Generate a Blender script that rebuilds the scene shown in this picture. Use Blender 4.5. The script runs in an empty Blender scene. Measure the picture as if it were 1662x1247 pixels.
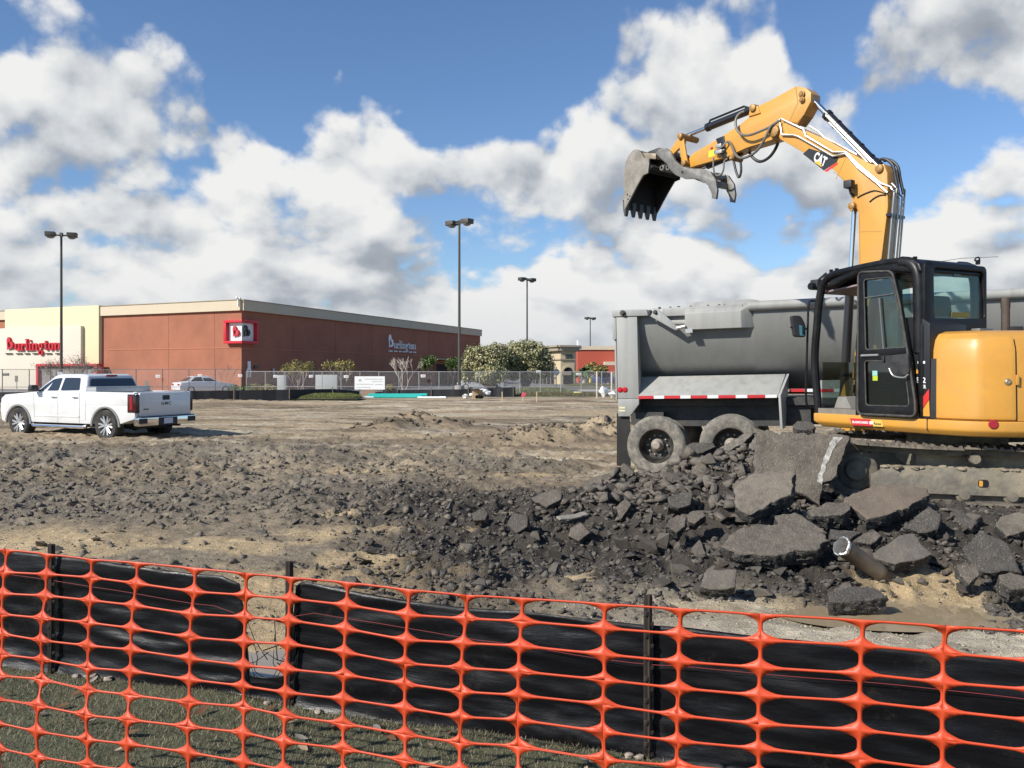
import bpy, bmesh, math, random
import numpy as np
from mathutils import Vector, Matrix, noise as mnoise
R = math.radians
random.seed(7)
SC = bpy.context.scene
COL = SC.collection

# ------------------------------------------------------------------ camera, sun, sky, exposure
FPX = 1381.0; CX0 = 831.0; HOR = 603.0; CAMZ = 1.8       # focal length in photo pixels, principal column, horizon row
cd = bpy.data.cameras.new('camera'); cam = bpy.data.objects.new('camera', cd); COL.objects.link(cam)
cam.location = (0, 0, CAMZ); cam.rotation_euler = (R(90), 0, 0)
cd.sensor_width = 36; cd.lens = 36 * FPX / 1662; cd.shift_y = -20.5 / 1662
cd.clip_start = 0.05; cd.clip_end = 6000
SC.camera = cam
SUN_AZ = math.atan2(-0.82, -0.57); SUN_EL = R(35)
SUN = Vector((math.sin(SUN_AZ) * math.cos(SUN_EL), math.cos(SUN_AZ) * math.cos(SUN_EL), math.sin(SUN_EL)))
sl = bpy.data.lights.new('sun', 'SUN'); so = bpy.data.objects.new('sun', sl); COL.objects.link(so)
sl.energy = 5.0; sl.angle = R(0.55); sl.color = (1.0, 0.955, 0.88)
so.rotation_euler = SUN.to_track_quat('Z', 'Y').to_euler(); so.location = (-30, -20, 40)
SC.view_settings.view_transform = 'Standard'; SC.view_settings.look = 'None'
SC.view_settings.exposure = 0.24; SC.view_settings.gamma = 1.0
SC.view_settings.use_curve_mapping = False
try:
    SC.cycles.max_bounces = 6; SC.cycles.transparent_max_bounces = 12; SC.cycles.use_denoising = True
except Exception:
    pass

def pxdir(px, py):
    return Vector(((px - CX0) / FPX, 1.0, (HOR - py) / FPX))
def P(px, py, D):
    v = pxdir(px, py) * D
    return Vector((v.x, v.y, v.z + CAMZ))

def make_sky():
    w = bpy.data.worlds.new('World'); SC.world = w; w.use_nodes = True
    nt = w.node_tree; N = nt.nodes; L = nt.links; N.clear()
    def node(t, **k):
        n = N.new(t)
        for a, b in k.items(): setattr(n, a, b)
        return n
    def val(s, x):
        if isinstance(x, (int, float)): s.default_value = x
        elif isinstance(x, (tuple, list, Vector)): s.default_value = tuple(x)
        else: L.new(x, s)
    def M(op, a, b=0.0, c=0.0, clamp=False):
        n = node('ShaderNodeMath', operation=op, use_clamp=clamp)
        val(n.inputs[0], a); val(n.inputs[1], b); val(n.inputs[2], c)
        return n.outputs[0]
    def V(op, a, b=(0, 0, 0)):
        n = node('ShaderNodeVectorMath', operation=op)
        val(n.inputs[0], a); val(n.inputs[1], b)
        return n.outputs[1] if op in ('LENGTH', 'DOT_PRODUCT') else n.outputs[0]
    def MR(x, a, b, c, d, smooth=True):
        n = node('ShaderNodeMapRange', interpolation_type='SMOOTHSTEP' if smooth else 'LINEAR')
        val(n.inputs[0], x)
        for i, q in enumerate((a, b, c, d)): val(n.inputs[i + 1], q)
        return n.outputs[0]
    tc = node('ShaderNodeTexCoord')
    d0 = V('NORMALIZE', tc.outputs['Generated'])
    # where cloud banks and gaps lie in the sky: direction (as seen at photo px,py), half width, half height, weight
    blobs = [
        (120, 90, 330, 130, .36), (300, 150, 150, 80, .12), (-60, 260, 260, 160, .28), (230, 250, 240, 120, .26), (90, 330, 200, 120, .2), (200, 375, 110, 60, .2), (640, 395, 300, 75, .26), (330, 380, 200, 60, .14), (1270, 400, 90, 40, .16), (500, 120, 60, 70, .14),
        (420, 290, 170, 110, .30), (540, 180, 110, 150, .16), (600, 260, 170, 110, .26), (560, 75, 75, 60, .10), (830, 265, 150, 90, .34), (700, 300, 200, 110, .2),
        (900, 320, 260, 120, .22), (1130, 90, 190, 200, .40), (1060, 240, 220, 160, .26), (1230, 330, 270, 170, .30), (1400, 250, 120, 110, .22),
        (1570, 70, 250, 120, .52), (1620, 370, 240, 160, .36), (1500, 480, 300, 90, .14), (1050, 400, 260, 90, .2), (330, 430, 420, 90, .22), (830, 500, 1400, 95, .30),
        (900, 170, 60, 60, .12), (1780, 200, 200, 120, .2),
        (380, 60, 120, 120, -.16), (640, 40, 280, 90, -.34), (820, 150, 110, 80, -.40), (470, 160, 70, 100, -.26), (710, 190, 70, 60, -.2),
        (1340, 60, 70, 120, -.40), (1490, 225, 110, 70, -.40), (1170, 300, 40, 60, -.16),
        (860, 60, 110, 90, -.25), (690, 335, 90, 22, -.12), (190, 388, 70, 22, -.14), (1235, 330, 45, 70, -.14), (1270, 410, 70, 25, -.2), (990, 480, 90, 20, -.1)]
    def density(d, fine=True):
        sep = node('ShaderNodeSeparateXYZ'); L.new(d, sep.inputs[0])
        z = M('MAXIMUM', sep.outputs[2], -.02)
        cmb = node('ShaderNodeCombineXYZ'); L.new(sep.outputs[0], cmb.inputs[0]); L.new(sep.outputs[1], cmb.inputs[1])
        L.new(M('MULTIPLY', M('DIVIDE', z, M('MULTIPLY_ADD', z, .5, .35)), .75), cmb.inputs[2])
        n1 = node('ShaderNodeTexNoise'); L.new(cmb.outputs[0], n1.inputs['Vector'])
        n1.inputs['Scale'].default_value = 5.2; n1.inputs['Detail'].default_value = 8 if fine else 2.0; n1.inputs['Roughness'].default_value = .56
        n1.inputs['Distortion'].default_value = .12
        vo = node('ShaderNodeTexVoronoi', feature='F1'); L.new(cmb.outputs[0], vo.inputs['Vector'])
        vo.inputs['Scale'].default_value = 12.5; vo.inputs['Detail'].default_value = 2.4 if fine else 0.0; vo.inputs['Roughness'].default_value = .6
        puff = M('SUBTRACT', .40, vo.outputs['Distance'])
        return M('ADD', M('MULTIPLY_ADD', n1.outputs[0], 1.45, -.225), M('MULTIPLY', puff, .27))
    def bias(d):
        tot = None
        for (bx, by, hw, hh, wt) in blobs:
            c = pxdir(bx, by); ln = c.length; c = c / ln
            k = ln / FPX
            df = V('SUBTRACT', d, c)
            df = V('MULTIPLY', df, (1 / (hw * k), 1 / (hw * k), 1 / (hh * k) * ln * .95))
            r = V('LENGTH', df)
            g = MR(r, 0.0, 1.25, wt * (.8 if wt > 0 else 1.0), 0.0)
            tot = g if tot is None else M('ADD', tot, g)
        return tot
    sepd = node('ShaderNodeSeparateXYZ'); L.new(d0, sepd.inputs[0]); el = sepd.outputs[2]
    low = MR(el, .02, .17, .30, 0.0)
    b0 = M('ADD', bias(d0), low)
    n0 = density(d0); dens = M('ADD', n0, b0)
    n_up = density(V('NORMALIZE', V('ADD', d0, (-.006, -.004, .020))))
    c0 = density(d0, False)
    c_far = density(V('NORMALIZE', V('ADD', d0, (-.03, -.01, .065))), False)
    alpha = MR(dens, .48, .655, 0.0, 1.0)
    # a cloud brightens towards its sunward upper edge and is grey where more cloud lies above it
    lit = M('MULTIPLY', M('SUBTRACT', n0, n_up), 1.5)
    lit2 = M('MULTIPLY', M('SUBTRACT', c0, c_far), 1.25)
    thick = MR(dens, .62, 1.15, 0.0, .36)
    br = M('SUBTRACT', M('ADD', M('ADD', .79, lit), lit2), thick, clamp=True)
    hz = MR(el, .0, .13, .55, 0.0)
    br = M('ADD', M('MULTIPLY', br, M('SUBTRACT', 1.0, hz)), M('MULTIPLY', hz, .62))
    ramp = node('ShaderNodeValToRGB'); L.new(br, ramp.inputs[0])
    e = ramp.color_ramp.elements
    e[0].position = 0.0; e[0].color = (.31, .345, .40, 1)
    e[1].position = 1.0; e[1].color = (.93, .93, .92, 1)
    q = e.new(.42); q.color = (.42, .46, .52, 1)
    q = e.new(.72); q.color = (.72, .745, .77, 1)
    sky = node('ShaderNodeTexSky', sky_type='NISHITA')
    sky.sun_disc = False; sky.sun_elevation = SUN_EL; sky.sun_rotation = SUN_AZ
    sky.air_density = 1.0; sky.dust_density = .25; sky.ozone_density = 2.2
    b1 = node('ShaderNodeBackground'); b1.inputs[1].default_value = .102; tn = node('ShaderNodeMix', data_type='RGBA', blend_type='MULTIPLY'); tn.inputs[0].default_value = 1; L.new(sky.outputs[0], tn.inputs[6]); tn.inputs[7].default_value = (.80, .94, 1.12, 1); L.new(tn.outputs[2], b1.inputs[0])
    b2 = node('ShaderNodeBackground'); b2.inputs[1].default_value = .80; L.new(ramp.outputs[0], b2.inputs[0])
    mx = node('ShaderNodeMixShader'); L.new(alpha, mx.inputs[0]); L.new(b1.outputs[0], mx.inputs[1]); L.new(b2.outputs[0], mx.inputs[2])
    out = node('ShaderNodeOutputWorld'); L.new(mx.outputs[0], out.inputs[0])
    try:
        w.cycles.sampling_method = 'MANUAL'; w.cycles.sample_map_resolution = 512
    except Exception:
        pass
make_sky()

# ------------------------------------------------------------------ materials
MATS = {}
def mat(name, col, rough=.6, metal=0.0, var=.12, vscale=6.0, bump=0.0, bscale=40.0, dirt=None, dirt_amt=.3, dscale=3.0, spec=.5, coat=0.0, streak=0.0, agg=0.0):
    """principled material with noise-varied colour, optional dust/dirt patches and fine relief"""
    if name in MATS: return MATS[name]
    m = bpy.data.materials.new(name); m.use_nodes = True; MATS[name] = m
    nt = m.node_tree; N = nt.nodes; L = nt.links
    b = N['Principled BSDF']
    b.inputs['Roughness'].default_value = rough; b.inputs['Metallic'].default_value = metal
    b.inputs['Specular IOR Level'].default_value = spec
    if coat: b.inputs['Coat Weight'].default_value = coat; b.inputs['Coat Roughness'].default_value = .08
    tc = N.new('ShaderNodeTexCoord')
    base = None
    n = N.new('ShaderNodeTexNoise'); n.inputs['Scale'].default_value = vscale; n.inputs['Detail'].default_value = 6
    n.inputs['Roughness'].default_value = .65
    L.new(tc.outputs['Object'], n.inputs['Vector'])
    mr = N.new('ShaderNodeMapRange'); L.new(n.outputs[0], mr.inputs[0])
    mr.inputs[1].default_value = .25; mr.inputs[2].default_value = .75; mr.inputs[3].default_value = 1 - var; mr.inputs[4].default_value = 1 + var
    mul = N.new('ShaderNodeMix'); mul.data_type = 'RGBA'; mul.blend_type = 'MULTIPLY'; mul.inputs[0].default_value = 1
    mul.inputs[6].default_value = (*col, 1); L.new(mr.outputs[0], mul.inputs[7])
    base = mul.outputs[2]
    if streak:
        mp = N.new('ShaderNodeMapping'); mp.inputs['Scale'].default_value = (5, 5, .3); L.new(tc.outputs['Object'], mp.inputs[0])
        ns = N.new('ShaderNodeTexNoise'); ns.inputs['Scale'].default_value = 1.6; ns.inputs['Detail'].default_value = 6; L.new(mp.outputs[0], ns.inputs['Vector'])
        ms = N.new('ShaderNodeMapRange'); L.new(ns.outputs[0], ms.inputs[0]); ms.inputs[1].default_value = .45; ms.inputs[2].default_value = .75; ms.inputs[3].default_value = 1; ms.inputs[4].default_value = 1 - streak
        sm = N.new('ShaderNodeMix'); sm.data_type = 'RGBA'; sm.blend_type = 'MULTIPLY'; sm.inputs[0].default_value = 1; L.new(base, sm.inputs[6]); L.new(ms.outputs[0], sm.inputs[7]); base = sm.outputs[2]
    if agg:
        va = N.new('ShaderNodeTexVoronoi'); va.inputs['Scale'].default_value = 62; L.new(tc.outputs['Object'], va.inputs['Vector'])
        sc = N.new('ShaderNodeSeparateColor'); L.new(va.outputs['Color'], sc.inputs[0])
        m1 = N.new('ShaderNodeMapRange'); L.new(va.outputs['Distance'], m1.inputs[0]); m1.inputs[1].default_value = .30; m1.inputs[2].default_value = .42; m1.inputs[3].default_value = agg; m1.inputs[4].default_value = 0
        m2 = N.new('ShaderNodeMapRange'); L.new(sc.outputs[0], m2.inputs[0]); m2.inputs[1].default_value = .62; m2.inputs[2].default_value = .9; m2.inputs[3].default_value = 0; m2.inputs[4].default_value = 1
        m3 = N.new('ShaderNodeMath'); m3.operation = 'MULTIPLY'; L.new(m1.outputs[0], m3.inputs[0]); L.new(m2.outputs[0], m3.inputs[1])
        ma = N.new('ShaderNodeMix'); ma.data_type = 'RGBA'; L.new(m3.outputs[0], ma.inputs[0]); L.new(base, ma.inputs[6]); ma.inputs[7].default_value = (.30, .27, .22, 1); base = ma.outputs[2]
    if dirt is not None:
        n2 = N.new('ShaderNodeTexNoise'); n2.inputs['Scale'].default_value = dscale; n2.inputs['Detail'].default_value = 8; n2.inputs['Roughness'].default_value = .7
        L.new(tc.outputs['Object'], n2.inputs['Vector'])
        r2 = N.new('ShaderNodeMapRange'); L.new(n2.outputs[0], r2.inputs[0])
        r2.inputs[1].default_value = .42; r2.inputs[2].default_value = .68; r2.inputs[3].default_value = 0; r2.inputs[4].default_value = dirt_amt
        mx = N.new('ShaderNodeMix'); mx.data_type = 'RGBA'; L.new(r2.outputs[0], mx.inputs[0]); L.new(base, mx.inputs[6]); mx.inputs[7].default_value = (*dirt, 1)
        base = mx.outputs[2]
        rr = N.new('ShaderNodeMapRange'); L.new(r2.outputs[0], rr.inputs[0]); rr.inputs[1].default_value = 0; rr.inputs[2].default_value = 1
        rr.inputs[3].default_value = rough; rr.inputs[4].default_value = .9; L.new(rr.outputs[0], b.inputs['Roughness'])
    L.new(base, b.inputs['Base Color'])
    if bump:
        n3 = N.new('ShaderNodeTexNoise'); n3.inputs['Scale'].default_value = bscale; n3.inputs['Detail'].default_value = 5
        L.new(tc.outputs['Object'], n3.inputs['Vector'])
        bp = N.new('ShaderNodeBump'); bp.inputs['Strength'].default_value = bump; bp.inputs['Distance'].default_value = .02
        L.new(n3.outputs[0], bp.inputs['Height']); L.new(bp.outputs[0], b.inputs['Normal'])
    return m
def glass(name, tint, refl=.12, rough=.02):
    if name in MATS: return MATS[name]
    m = bpy.data.materials.new(name); m.use_nodes = True; MATS[name] = m
    nt = m.node_tree; N = nt.nodes; L = nt.links; N.clear()
    o = N.new('ShaderNodeOutputMaterial'); t = N.new('ShaderNodeBsdfTransparent'); t.inputs[0].default_value = (*tint, 1)
    g = N.new('ShaderNodeBsdfGlossy'); g.inputs['Roughness'].default_value = rough
    f = N.new('ShaderNodeLayerWeight'); f.inputs[0].default_value = .5
    q = N.new('ShaderNodeMath'); q.operation = 'POWER'; L.new(f.outputs['Facing'], q.inputs[0]); q.inputs[1].default_value = 4.0
    a = N.new('ShaderNodeMath'); a.operation = 'MULTIPLY_ADD'; L.new(q.outputs[0], a.inputs[0]); a.inputs[1].default_value = .8; a.inputs[2].default_value = refl
    mx = N.new('ShaderNodeMixShader'); L.new(a.outputs[0], mx.inputs[0]); L.new(t.outputs[0], mx.inputs[1]); L.new(g.outputs[0], mx.inputs[2])
    L.new(mx.outputs[0], o.inputs[0])
    return m

# ------------------------------------------------------------------ mesh building
class Fr:
    """a local frame: origin o and axes u, v, w"""
    def __init__(s, o, u, v, w): s.o, s.u, s.v, s.w = Vector(o), Vector(u).normalized(), Vector(v).normalized(), Vector(w).normalized()
    def pt(s, a, b, c=0.0): return s.o + s.u * a + s.v * b + s.w * c
    def at(s, px, py, c=0.0):
        """(a,b) of the point of plane w=c that lies at photo pixel (px,py)"""
        o = s.o + s.w * c; r = pxdir(px, py); e = Vector((0, 0, CAMZ))
        t = (o - e).dot(s.w) / r.dot(s.w); q = e + r * t - s.o
        # u and v may be skew: solve
        uu, uv, vv = s.u.dot(s.u), s.u.dot(s.v), s.v.dot(s.v); qu, qv = q.dot(s.u), q.dot(s.v)
        det = uu * vv - uv * uv
        return ((qu * vv - qv * uv) / det, (qv * uu - qu * uv) / det)
    def poly(s, pts, c=0.0): return [s.at(x, y, c) for x, y in pts]
WORLD = Fr((0, 0, 0), (1, 0, 0), (0, 0, 1), (0, -1, 0))

def round_poly(pts, r, n=4):
    out = []; k = len(pts)
    for i in range(k):
        a, b, c = Vector(pts[i - 1]), Vector(pts[i]), Vector(pts[(i + 1) % k])
        d1, d2 = (a - b), (c - b); rr = min(r, d1.length * .45, d2.length * .45)
        p0 = b + d1.normalized() * rr; p1 = b + d2.normalized() * rr
        for j in range(n + 1):
            t = j / n; out.append(tuple((1 - t) ** 2 * p0 + 2 * t * (1 - t) * b + t * t * p1))
    return out
def catmull(pts, n=6):
    pts = [Vector(p) for p in pts]; out = []
    for i in range(len(pts) - 1):
        p0 = pts[max(i - 1, 0)]; p1 = pts[i]; p2 = pts[i + 1]; p3 = pts[min(i + 2, len(pts) - 1)]
        for j in range(n):
            t = j / n
            out.append(.5 * ((2 * p1) + (p2 - p0) * t + (2 * p0 - 5 * p1 + 4 * p2 - p3) * t * t + (3 * p1 - p0 - 3 * p2 + p3) * t ** 3))
    out.append(pts[-1]); return out

class MB:
    def __init__(s): s.v = []; s.f = []; s.mi = []
    def add(s, vs, fs, mi=0):
        o = len(s.v); s.v += [tuple(v) for v in vs]; s.f += [tuple(i + o for i in f) for f in fs]; s.mi += [mi] * len(fs); return s
    def box(s, c, size, fr=None, mi=0, rot=None):
        """box centred at c (frame coordinates a,b,c) with sizes along the frame axes"""
        vs = []
        for x in (-.5, .5):
            for y in (-.5, .5):
                for z in (-.5, .5):
                    q = Vector((x * size[0], y * size[1], z * size[2]))
                    if rot is not None: q = rot @ q
                    q = q + Vector(c)
                    vs.append(fr.pt(*q) if fr else q)
        return s.add(vs, [(0, 1, 3, 2), (4, 6, 7, 5), (0, 4, 5, 1), (2, 3, 7, 6), (0, 2, 6, 4), (1, 5, 7, 3)], mi)
    def prism(s, poly, fr, c0, c1, mi=0):
        n = len(poly); vs = [fr.pt(a, b, c0) for a, b in poly] + [fr.pt(a, b, c1) for a, b in poly]
        fs = [tuple(range(n))[::-1], tuple(range(n, 2 * n))] + [(i, (i + 1) % n, n + (i + 1) % n, n + i) for i in range(n)]
        return s.add(vs, fs, mi)
    def ring(s, outer, inner, fr, c0, c1, mi=0):
        n = len(outer)
        vs = [fr.pt(a, b, c) for c in (c0, c1) for pl in (outer, inner) for a, b in pl]
        fs = []
        for i in range(n):
            j = (i + 1) % n
            fs += [(i, j, n + j, n + i)[::-1], (2 * n + i, 2 * n + j, 3 * n + j, 3 * n + i), (i, j, 2 * n + j, 2 * n + i), (n + i, 3 * n + i, 3 * n + j, n + j)]
        return s.add(vs, fs, mi)
    def tube(s, pts, r, n=8, mi=0, cap=True, flat=1.0):
        pts = [Vector(p) for p in pts]; k = len(pts); vs = []; fs = []
        rs = r if isinstance(r, (list, tuple)) else [r] * k
        up = Vector((0, 0, 1)); prev = None
        for i in range(k):
            t = (pts[min(i + 1, k - 1)] - pts[max(i - 1, 0)])
            if t.length < 1e-9: t = Vector((0, 0, 1))
            t.normalize()
            if prev is None:
                a = t.cross(up)
                if a.length < .05: a = t.cross(Vector((1, 0, 0)))
            else: a = prev - t * prev.dot(t)
            a.normalize(); b = t.cross(a); prev = a
            for j in range(n):
                th = 2 * math.pi * j / n
                vs.append(pts[i] + a * math.cos(th) * rs[i] + b * math.sin(th) * rs[i] * flat)
        for i in range(k - 1):
            for j in range(n):
                q = (j + 1) % n
                fs.append((i * n + j, i * n + q, (i + 1) * n + q, (i + 1) * n + j))
        if cap: fs += [tuple(range(n))[::-1], tuple(range((k - 1) * n, k * n))]
        return s.add(vs, fs, mi)
    def cyl(s, p0, p1, r, n=16, mi=0, r1=None): return s.tube([p0, p1], [r, r if r1 is None else r1], n, mi)
    def lathe(s, prof, o, axis, n=24, mi=0):
        """profile [(radius, height)] turned about axis through o"""
        ax = Vector(axis).normalized(); a = ax.cross(Vector((0, 0, 1)))
        if a.length < .05: a = ax.cross(Vector((1, 0, 0)))
        a.normalize(); b = ax.cross(a); o = Vector(o); vs = []; fs = []; k = len(prof)
        for r, h in prof:
            for j in range(n):
                th = 2 * math.pi * j / n; vs.append(o + ax * h + a * math.cos(th) * r + b * math.sin(th) * r)
        for i in range(k - 1):
            for j in range(n):
                q = (j + 1) % n; fs.append((i * n + j, i * n + q, (i + 1) * n + q, (i + 1) * n + j))
        return s.add(vs, fs, mi)
    def build(s, name, m, parent=None, bevel=0.0, smooth=35, fix=True, seg=2):
        me = bpy.data.meshes.new(name)
        inv = root_inv(parent)
        vs = s.v if inv is None else [tuple(inv @ Vector(v)) for v in s.v]
        me.from_pydata(vs, [], s.f)
        for q in (m if isinstance(m, (list, tuple)) else [m]): me.materials.append(q)
        if any(s.mi): me.polygons.foreach_set('material_index', s.mi)
        if bevel or fix:
            bm = bmesh.new(); bm.from_mesh(me)
            if fix: bmesh.ops.recalc_face_normals(bm, faces=bm.faces)
            if bevel:
                es = [e for e in bm.edges if len(e.link_faces) == 2 and e.calc_face_angle(0) > R(28)]
                bmesh.ops.bevel(bm, geom=es, offset=bevel, segments=seg, profile=.6, affect='EDGES', clamp_overlap=True)
            bm.to_mesh(me); bm.free()
        if smooth:
            me.polygons.foreach_set('use_smooth', [True] * len(me.polygons)); me.set_sharp_from_angle(angle=R(smooth))
        ob = bpy.data.objects.new(name, me); COL.objects.link(ob)
        if parent is not None: ob.parent = parent
        return ob
def root_inv(parent):
    if parent is None: return None
    p = parent
    while p.parent is not None: p = p.parent
    return (Matrix.Translation(p.location) @ p.rotation_euler.to_matrix().to_4x4()).inverted()
def tag(o, label=None, cat=None, group=None, kind=None):
    if label: o['label'] = label
    if cat: o['category'] = cat
    if group: o['group'] = group
    if kind: o['kind'] = kind
    return o
def thing(name, label, cat, loc, group=None, rz=0.0):
    o = bpy.data.objects.new(name, None); COL.objects.link(o); o.location = Vector(loc); o.rotation_euler = (0, 0, rz)
    o.empty_display_size = .2
    return tag(o, label, cat, group)
def kids(o): return [c for c in COL.objects if c.parent is o]
def copy_tree(o, parent=None, tree=None):
    c = o.copy(); COL.objects.link(c); c.parent = parent
    for ch in tree.get(o.name, []): copy_tree(ch, c, tree)
    return c
def tree_of(o):
    d = {}
    for x in COL.objects:
        if x.parent is not None: d.setdefault(x.parent.name, []).append(x)
    return d
def np_mesh(name, verts, faces, m, smooth=True, attr=None):
    """mesh from numpy arrays; faces (n,3) or (n,4)"""
    me = bpy.data.meshes.new(name); nv = len(verts); nf, k = faces.shape
    me.vertices.add(nv); me.vertices.foreach_set('co', np.ascontiguousarray(verts, dtype=np.float32).ravel())
    me.loops.add(nf * k); me.loops.foreach_set('vertex_index', np.ascontiguousarray(faces, dtype=np.int32).ravel())
    me.polygons.add(nf); me.polygons.foreach_set('loop_start', np.arange(0, nf * k, k, dtype=np.int32))
    me.update(calc_edges=True)
    if smooth: me.polygons.foreach_set('use_smooth', np.ones(nf, dtype=bool))
    for q in (m if isinstance(m, (list, tuple)) else [m]): me.materials.append(q)
    for nm, arr in (attr or {}).items():
        a = me.attributes.new(nm, 'FLOAT_COLOR', 'POINT')
        a.data.foreach_set('color', np.concatenate([arr, np.ones((nv, 1))], 1).astype(np.float32).ravel())
    me.validate()
    ob = bpy.data.objects.new(name, me); COL.objects.link(ob); return ob

# lettering, made while the scene is still empty
def text_mesh(body, bold=0.0, shear=0.0, space=1.0):
    c = bpy.data.curves.new('lettering', 'FONT'); c.body = body; c.size = 1.0; c.offset = bold; c.shear = shear; c.space_character = space
    c.resolution_u = 3; c.extrude = .02
    o = bpy.data.objects.new('lettering', c); COL.objects.link(o)
    dg = bpy.context.evaluated_depsgraph_get(); me = bpy.data.meshes.new_from_object(o.evaluated_get(dg))
    vs = [v.co.copy() for v in me.vertices]; fs = [tuple(p.vertices) for p in me.polygons]
    bpy.data.objects.remove(o); bpy.data.curves.remove(c); bpy.data.meshes.remove(me)
    x0 = min(v.x for v in vs); x1 = max(v.x for v in vs); y0 = min(v.y for v in vs); y1 = max(v.y for v in vs)
    return ([((v.x - x0) / (x1 - x0), (v.y - y0) / (y1 - y0), v.z / .02 * .5) for v in vs], fs)
TXT = {k: text_mesh(*a) for k, a in dict(CAT=('CAT', .035), T=('T', .03), E2=('8E2', .02), CR=('CR', .02), GMC=('GMC', .015, 0, 1.15), SIERRA=('SIERRA', .01),
        BLAN=('BLANCHARD', .02), REN=('Rental', .01)).items()}
def put_text(mb, key, fr, p00, p10, p01, c, depth=.004, mi=0):
    """lettering mapped on the parallelogram p00 (low left), p10 (low right), p01 (top left) of plane w=c"""
    vs, fs = TXT[key]
    p00, p10, p01 = Vector(p00), Vector(p10), Vector(p01)
    q = [p00 + (p10 - p00) * x + (p01 - p00) * y for x, y, z in vs]
    return mb.add([fr.pt(a.x, a.y, c + z[2] * depth) for a, z in zip(q, vs)], fs, mi)

# ------------------------------------------------------------------ numpy noise
def _h(ix, iy, seed):
    n = (ix.astype(np.int64) * 374761393 + iy.astype(np.int64) * 668265263 + seed * 1442695041) & 0x7fffffff
    n = ((n ^ (n >> 13)) * 1274126177) & 0x7fffffff
    n = ((n ^ (n >> 16)) * 1103515245) & 0x7fffffff
    return ((n ^ (n >> 15)) & 0xffff) / 65535.0
def vnoise(x, y, seed=0):
    ix = np.floor(x); iy = np.floor(y); fx = x - ix; fy = y - iy
    fx = fx * fx * fx * (fx * (fx * 6 - 15) + 10); fy = fy * fy * fy * (fy * (fy * 6 - 15) + 10)
    a = _h(ix, iy, seed); b = _h(ix + 1, iy, seed); c = _h(ix, iy + 1, seed); d = _h(ix + 1, iy + 1, seed)
    return (a + (b - a) * fx) * (1 - fy) + (c + (d - c) * fx) * fy
def fbm(x, y, oct=5, seed=0, gain=.5, lac=2.03):
    s = 0; a = 1.0; t = 0; c, sn = .8, .6
    for i in range(oct):
        s = s + a * vnoise(x, y, seed + i * 17); t += a; a *= gain
        x, y = (c * x - sn * y) * lac, (sn * x + c * y) * lac
    return s / t
def billow(x, y, oct=4, seed=0, gain=.5):
    s = 0; a = 1.0; t = 0; c, sn = .8, .6
    for i in range(oct):
        s = s + a * (1 - np.abs(2 * vnoise(x, y, seed + i * 31) - 1)); t += a; a *= gain
        x, y = (c * x - sn * y) * 2.1, (sn * x + c * y) * 2.1
    return s / t
def sstep(a, b, x):
    t = np.clip((x - a) / (b - a), 0, 1); return t * t * (3 - 2 * t)
def gauss(x, y, cx, cy, sx, sy): return np.exp(-((x - cx) / sx) ** 2 - ((y - cy) / sy) ** 2)
# ------------------------------------------------------------------ ground: lawn, dug-up site, parking lot
SILT = [(-6.5, 5.75), (-2.71, 4.5), (-1.45, 4.12), (.574, 3.39), (1.745, 2.9), (4.2, 1.75)]      # line of the near silt fence
SX = np.array([p[0] for p in SILT]); SY = np.array([p[1] for p in SILT])
def silt_y(x): return np.interp(x, SX, SY)
def zones(x, y):
    """how much of each soil lies at (x,y): black broken asphalt, pale sand near the fence, orange sand, and the far tan dirt"""
    n1 = fbm(x * .55, y * .55, 4, 3) - .5; n2 = fbm(x * 1.7, y * 1.7, 4, 9) - .5
    u = x / np.maximum(y, 1.0)
    yy = y + n1 * 2.6 + n2 * .9
    black = sstep(6.1, 7.0, yy + .4 * sstep(.1, -.4, u)) * sstep(14.3, 12.0, yy - np.clip((-.15 - u), 0, 1) * 1.0) * sstep(-.30, -.10, u + n1 * .25 + n2 * .1)
    grey = sstep(9.4, 11.0, yy) * sstep(23.5, 16.5, yy + u * 3) * sstep(.16, -.08, u + n1 * .3)
    osand = sstep(-.06, -.22, u + n1 * .25) * sstep(5.2, 5.8, yy) * sstep(10.3, 8.6, yy) * sstep(.47, .62, fbm(x * .9 + 7, y * .9, 4, 21) + .06)
    spots = 0
    for (px, py, sx, sy) in ((590, 905, .45, .28), (625, 765, 1.3, .35), (860, 768, .7, .25), (920, 945, .3, .2), (550, 835, .35, .25), (1480, 955, .55, .5), (1250, 985, .9, .35), (750, 870, .25, .2)):
        D = CAMZ * FPX / (py - HOR); spots = spots + gauss(x + n2 * .5, y + n1 * .6, (px - CX0) / FPX * D, D, sx, sy)
    osand = np.clip(osand + sstep(.3, .75, spots + n2 * .5), 0, 1)
    psand = sstep(-.03, .16, u + n1 * .2) * sstep(7.2, 6.1, y + n1 * 1.6 + n2 * 1.0 - .3 * sstep(.1, .5, u))
    return black, grey, osand, psand
def pile(x, y):
    n = fbm(x * .9, y * .9, 3, 71) - .5
    p = .68 * gauss(x, y, 2.72, 9.6, .70, .75) + .36 * gauss(x, y, 1.72, 9.75, .95, .75) + .18 * gauss(x, y, .5, 10.1, 1.5, 1.1) + .30 * gauss(x, y, 3.2, 8.3, .9, .7) + .16 * gauss(x, y, 4.0, 7.4, 1.4, .5)
    return p * (1 + n * .5)
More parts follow.
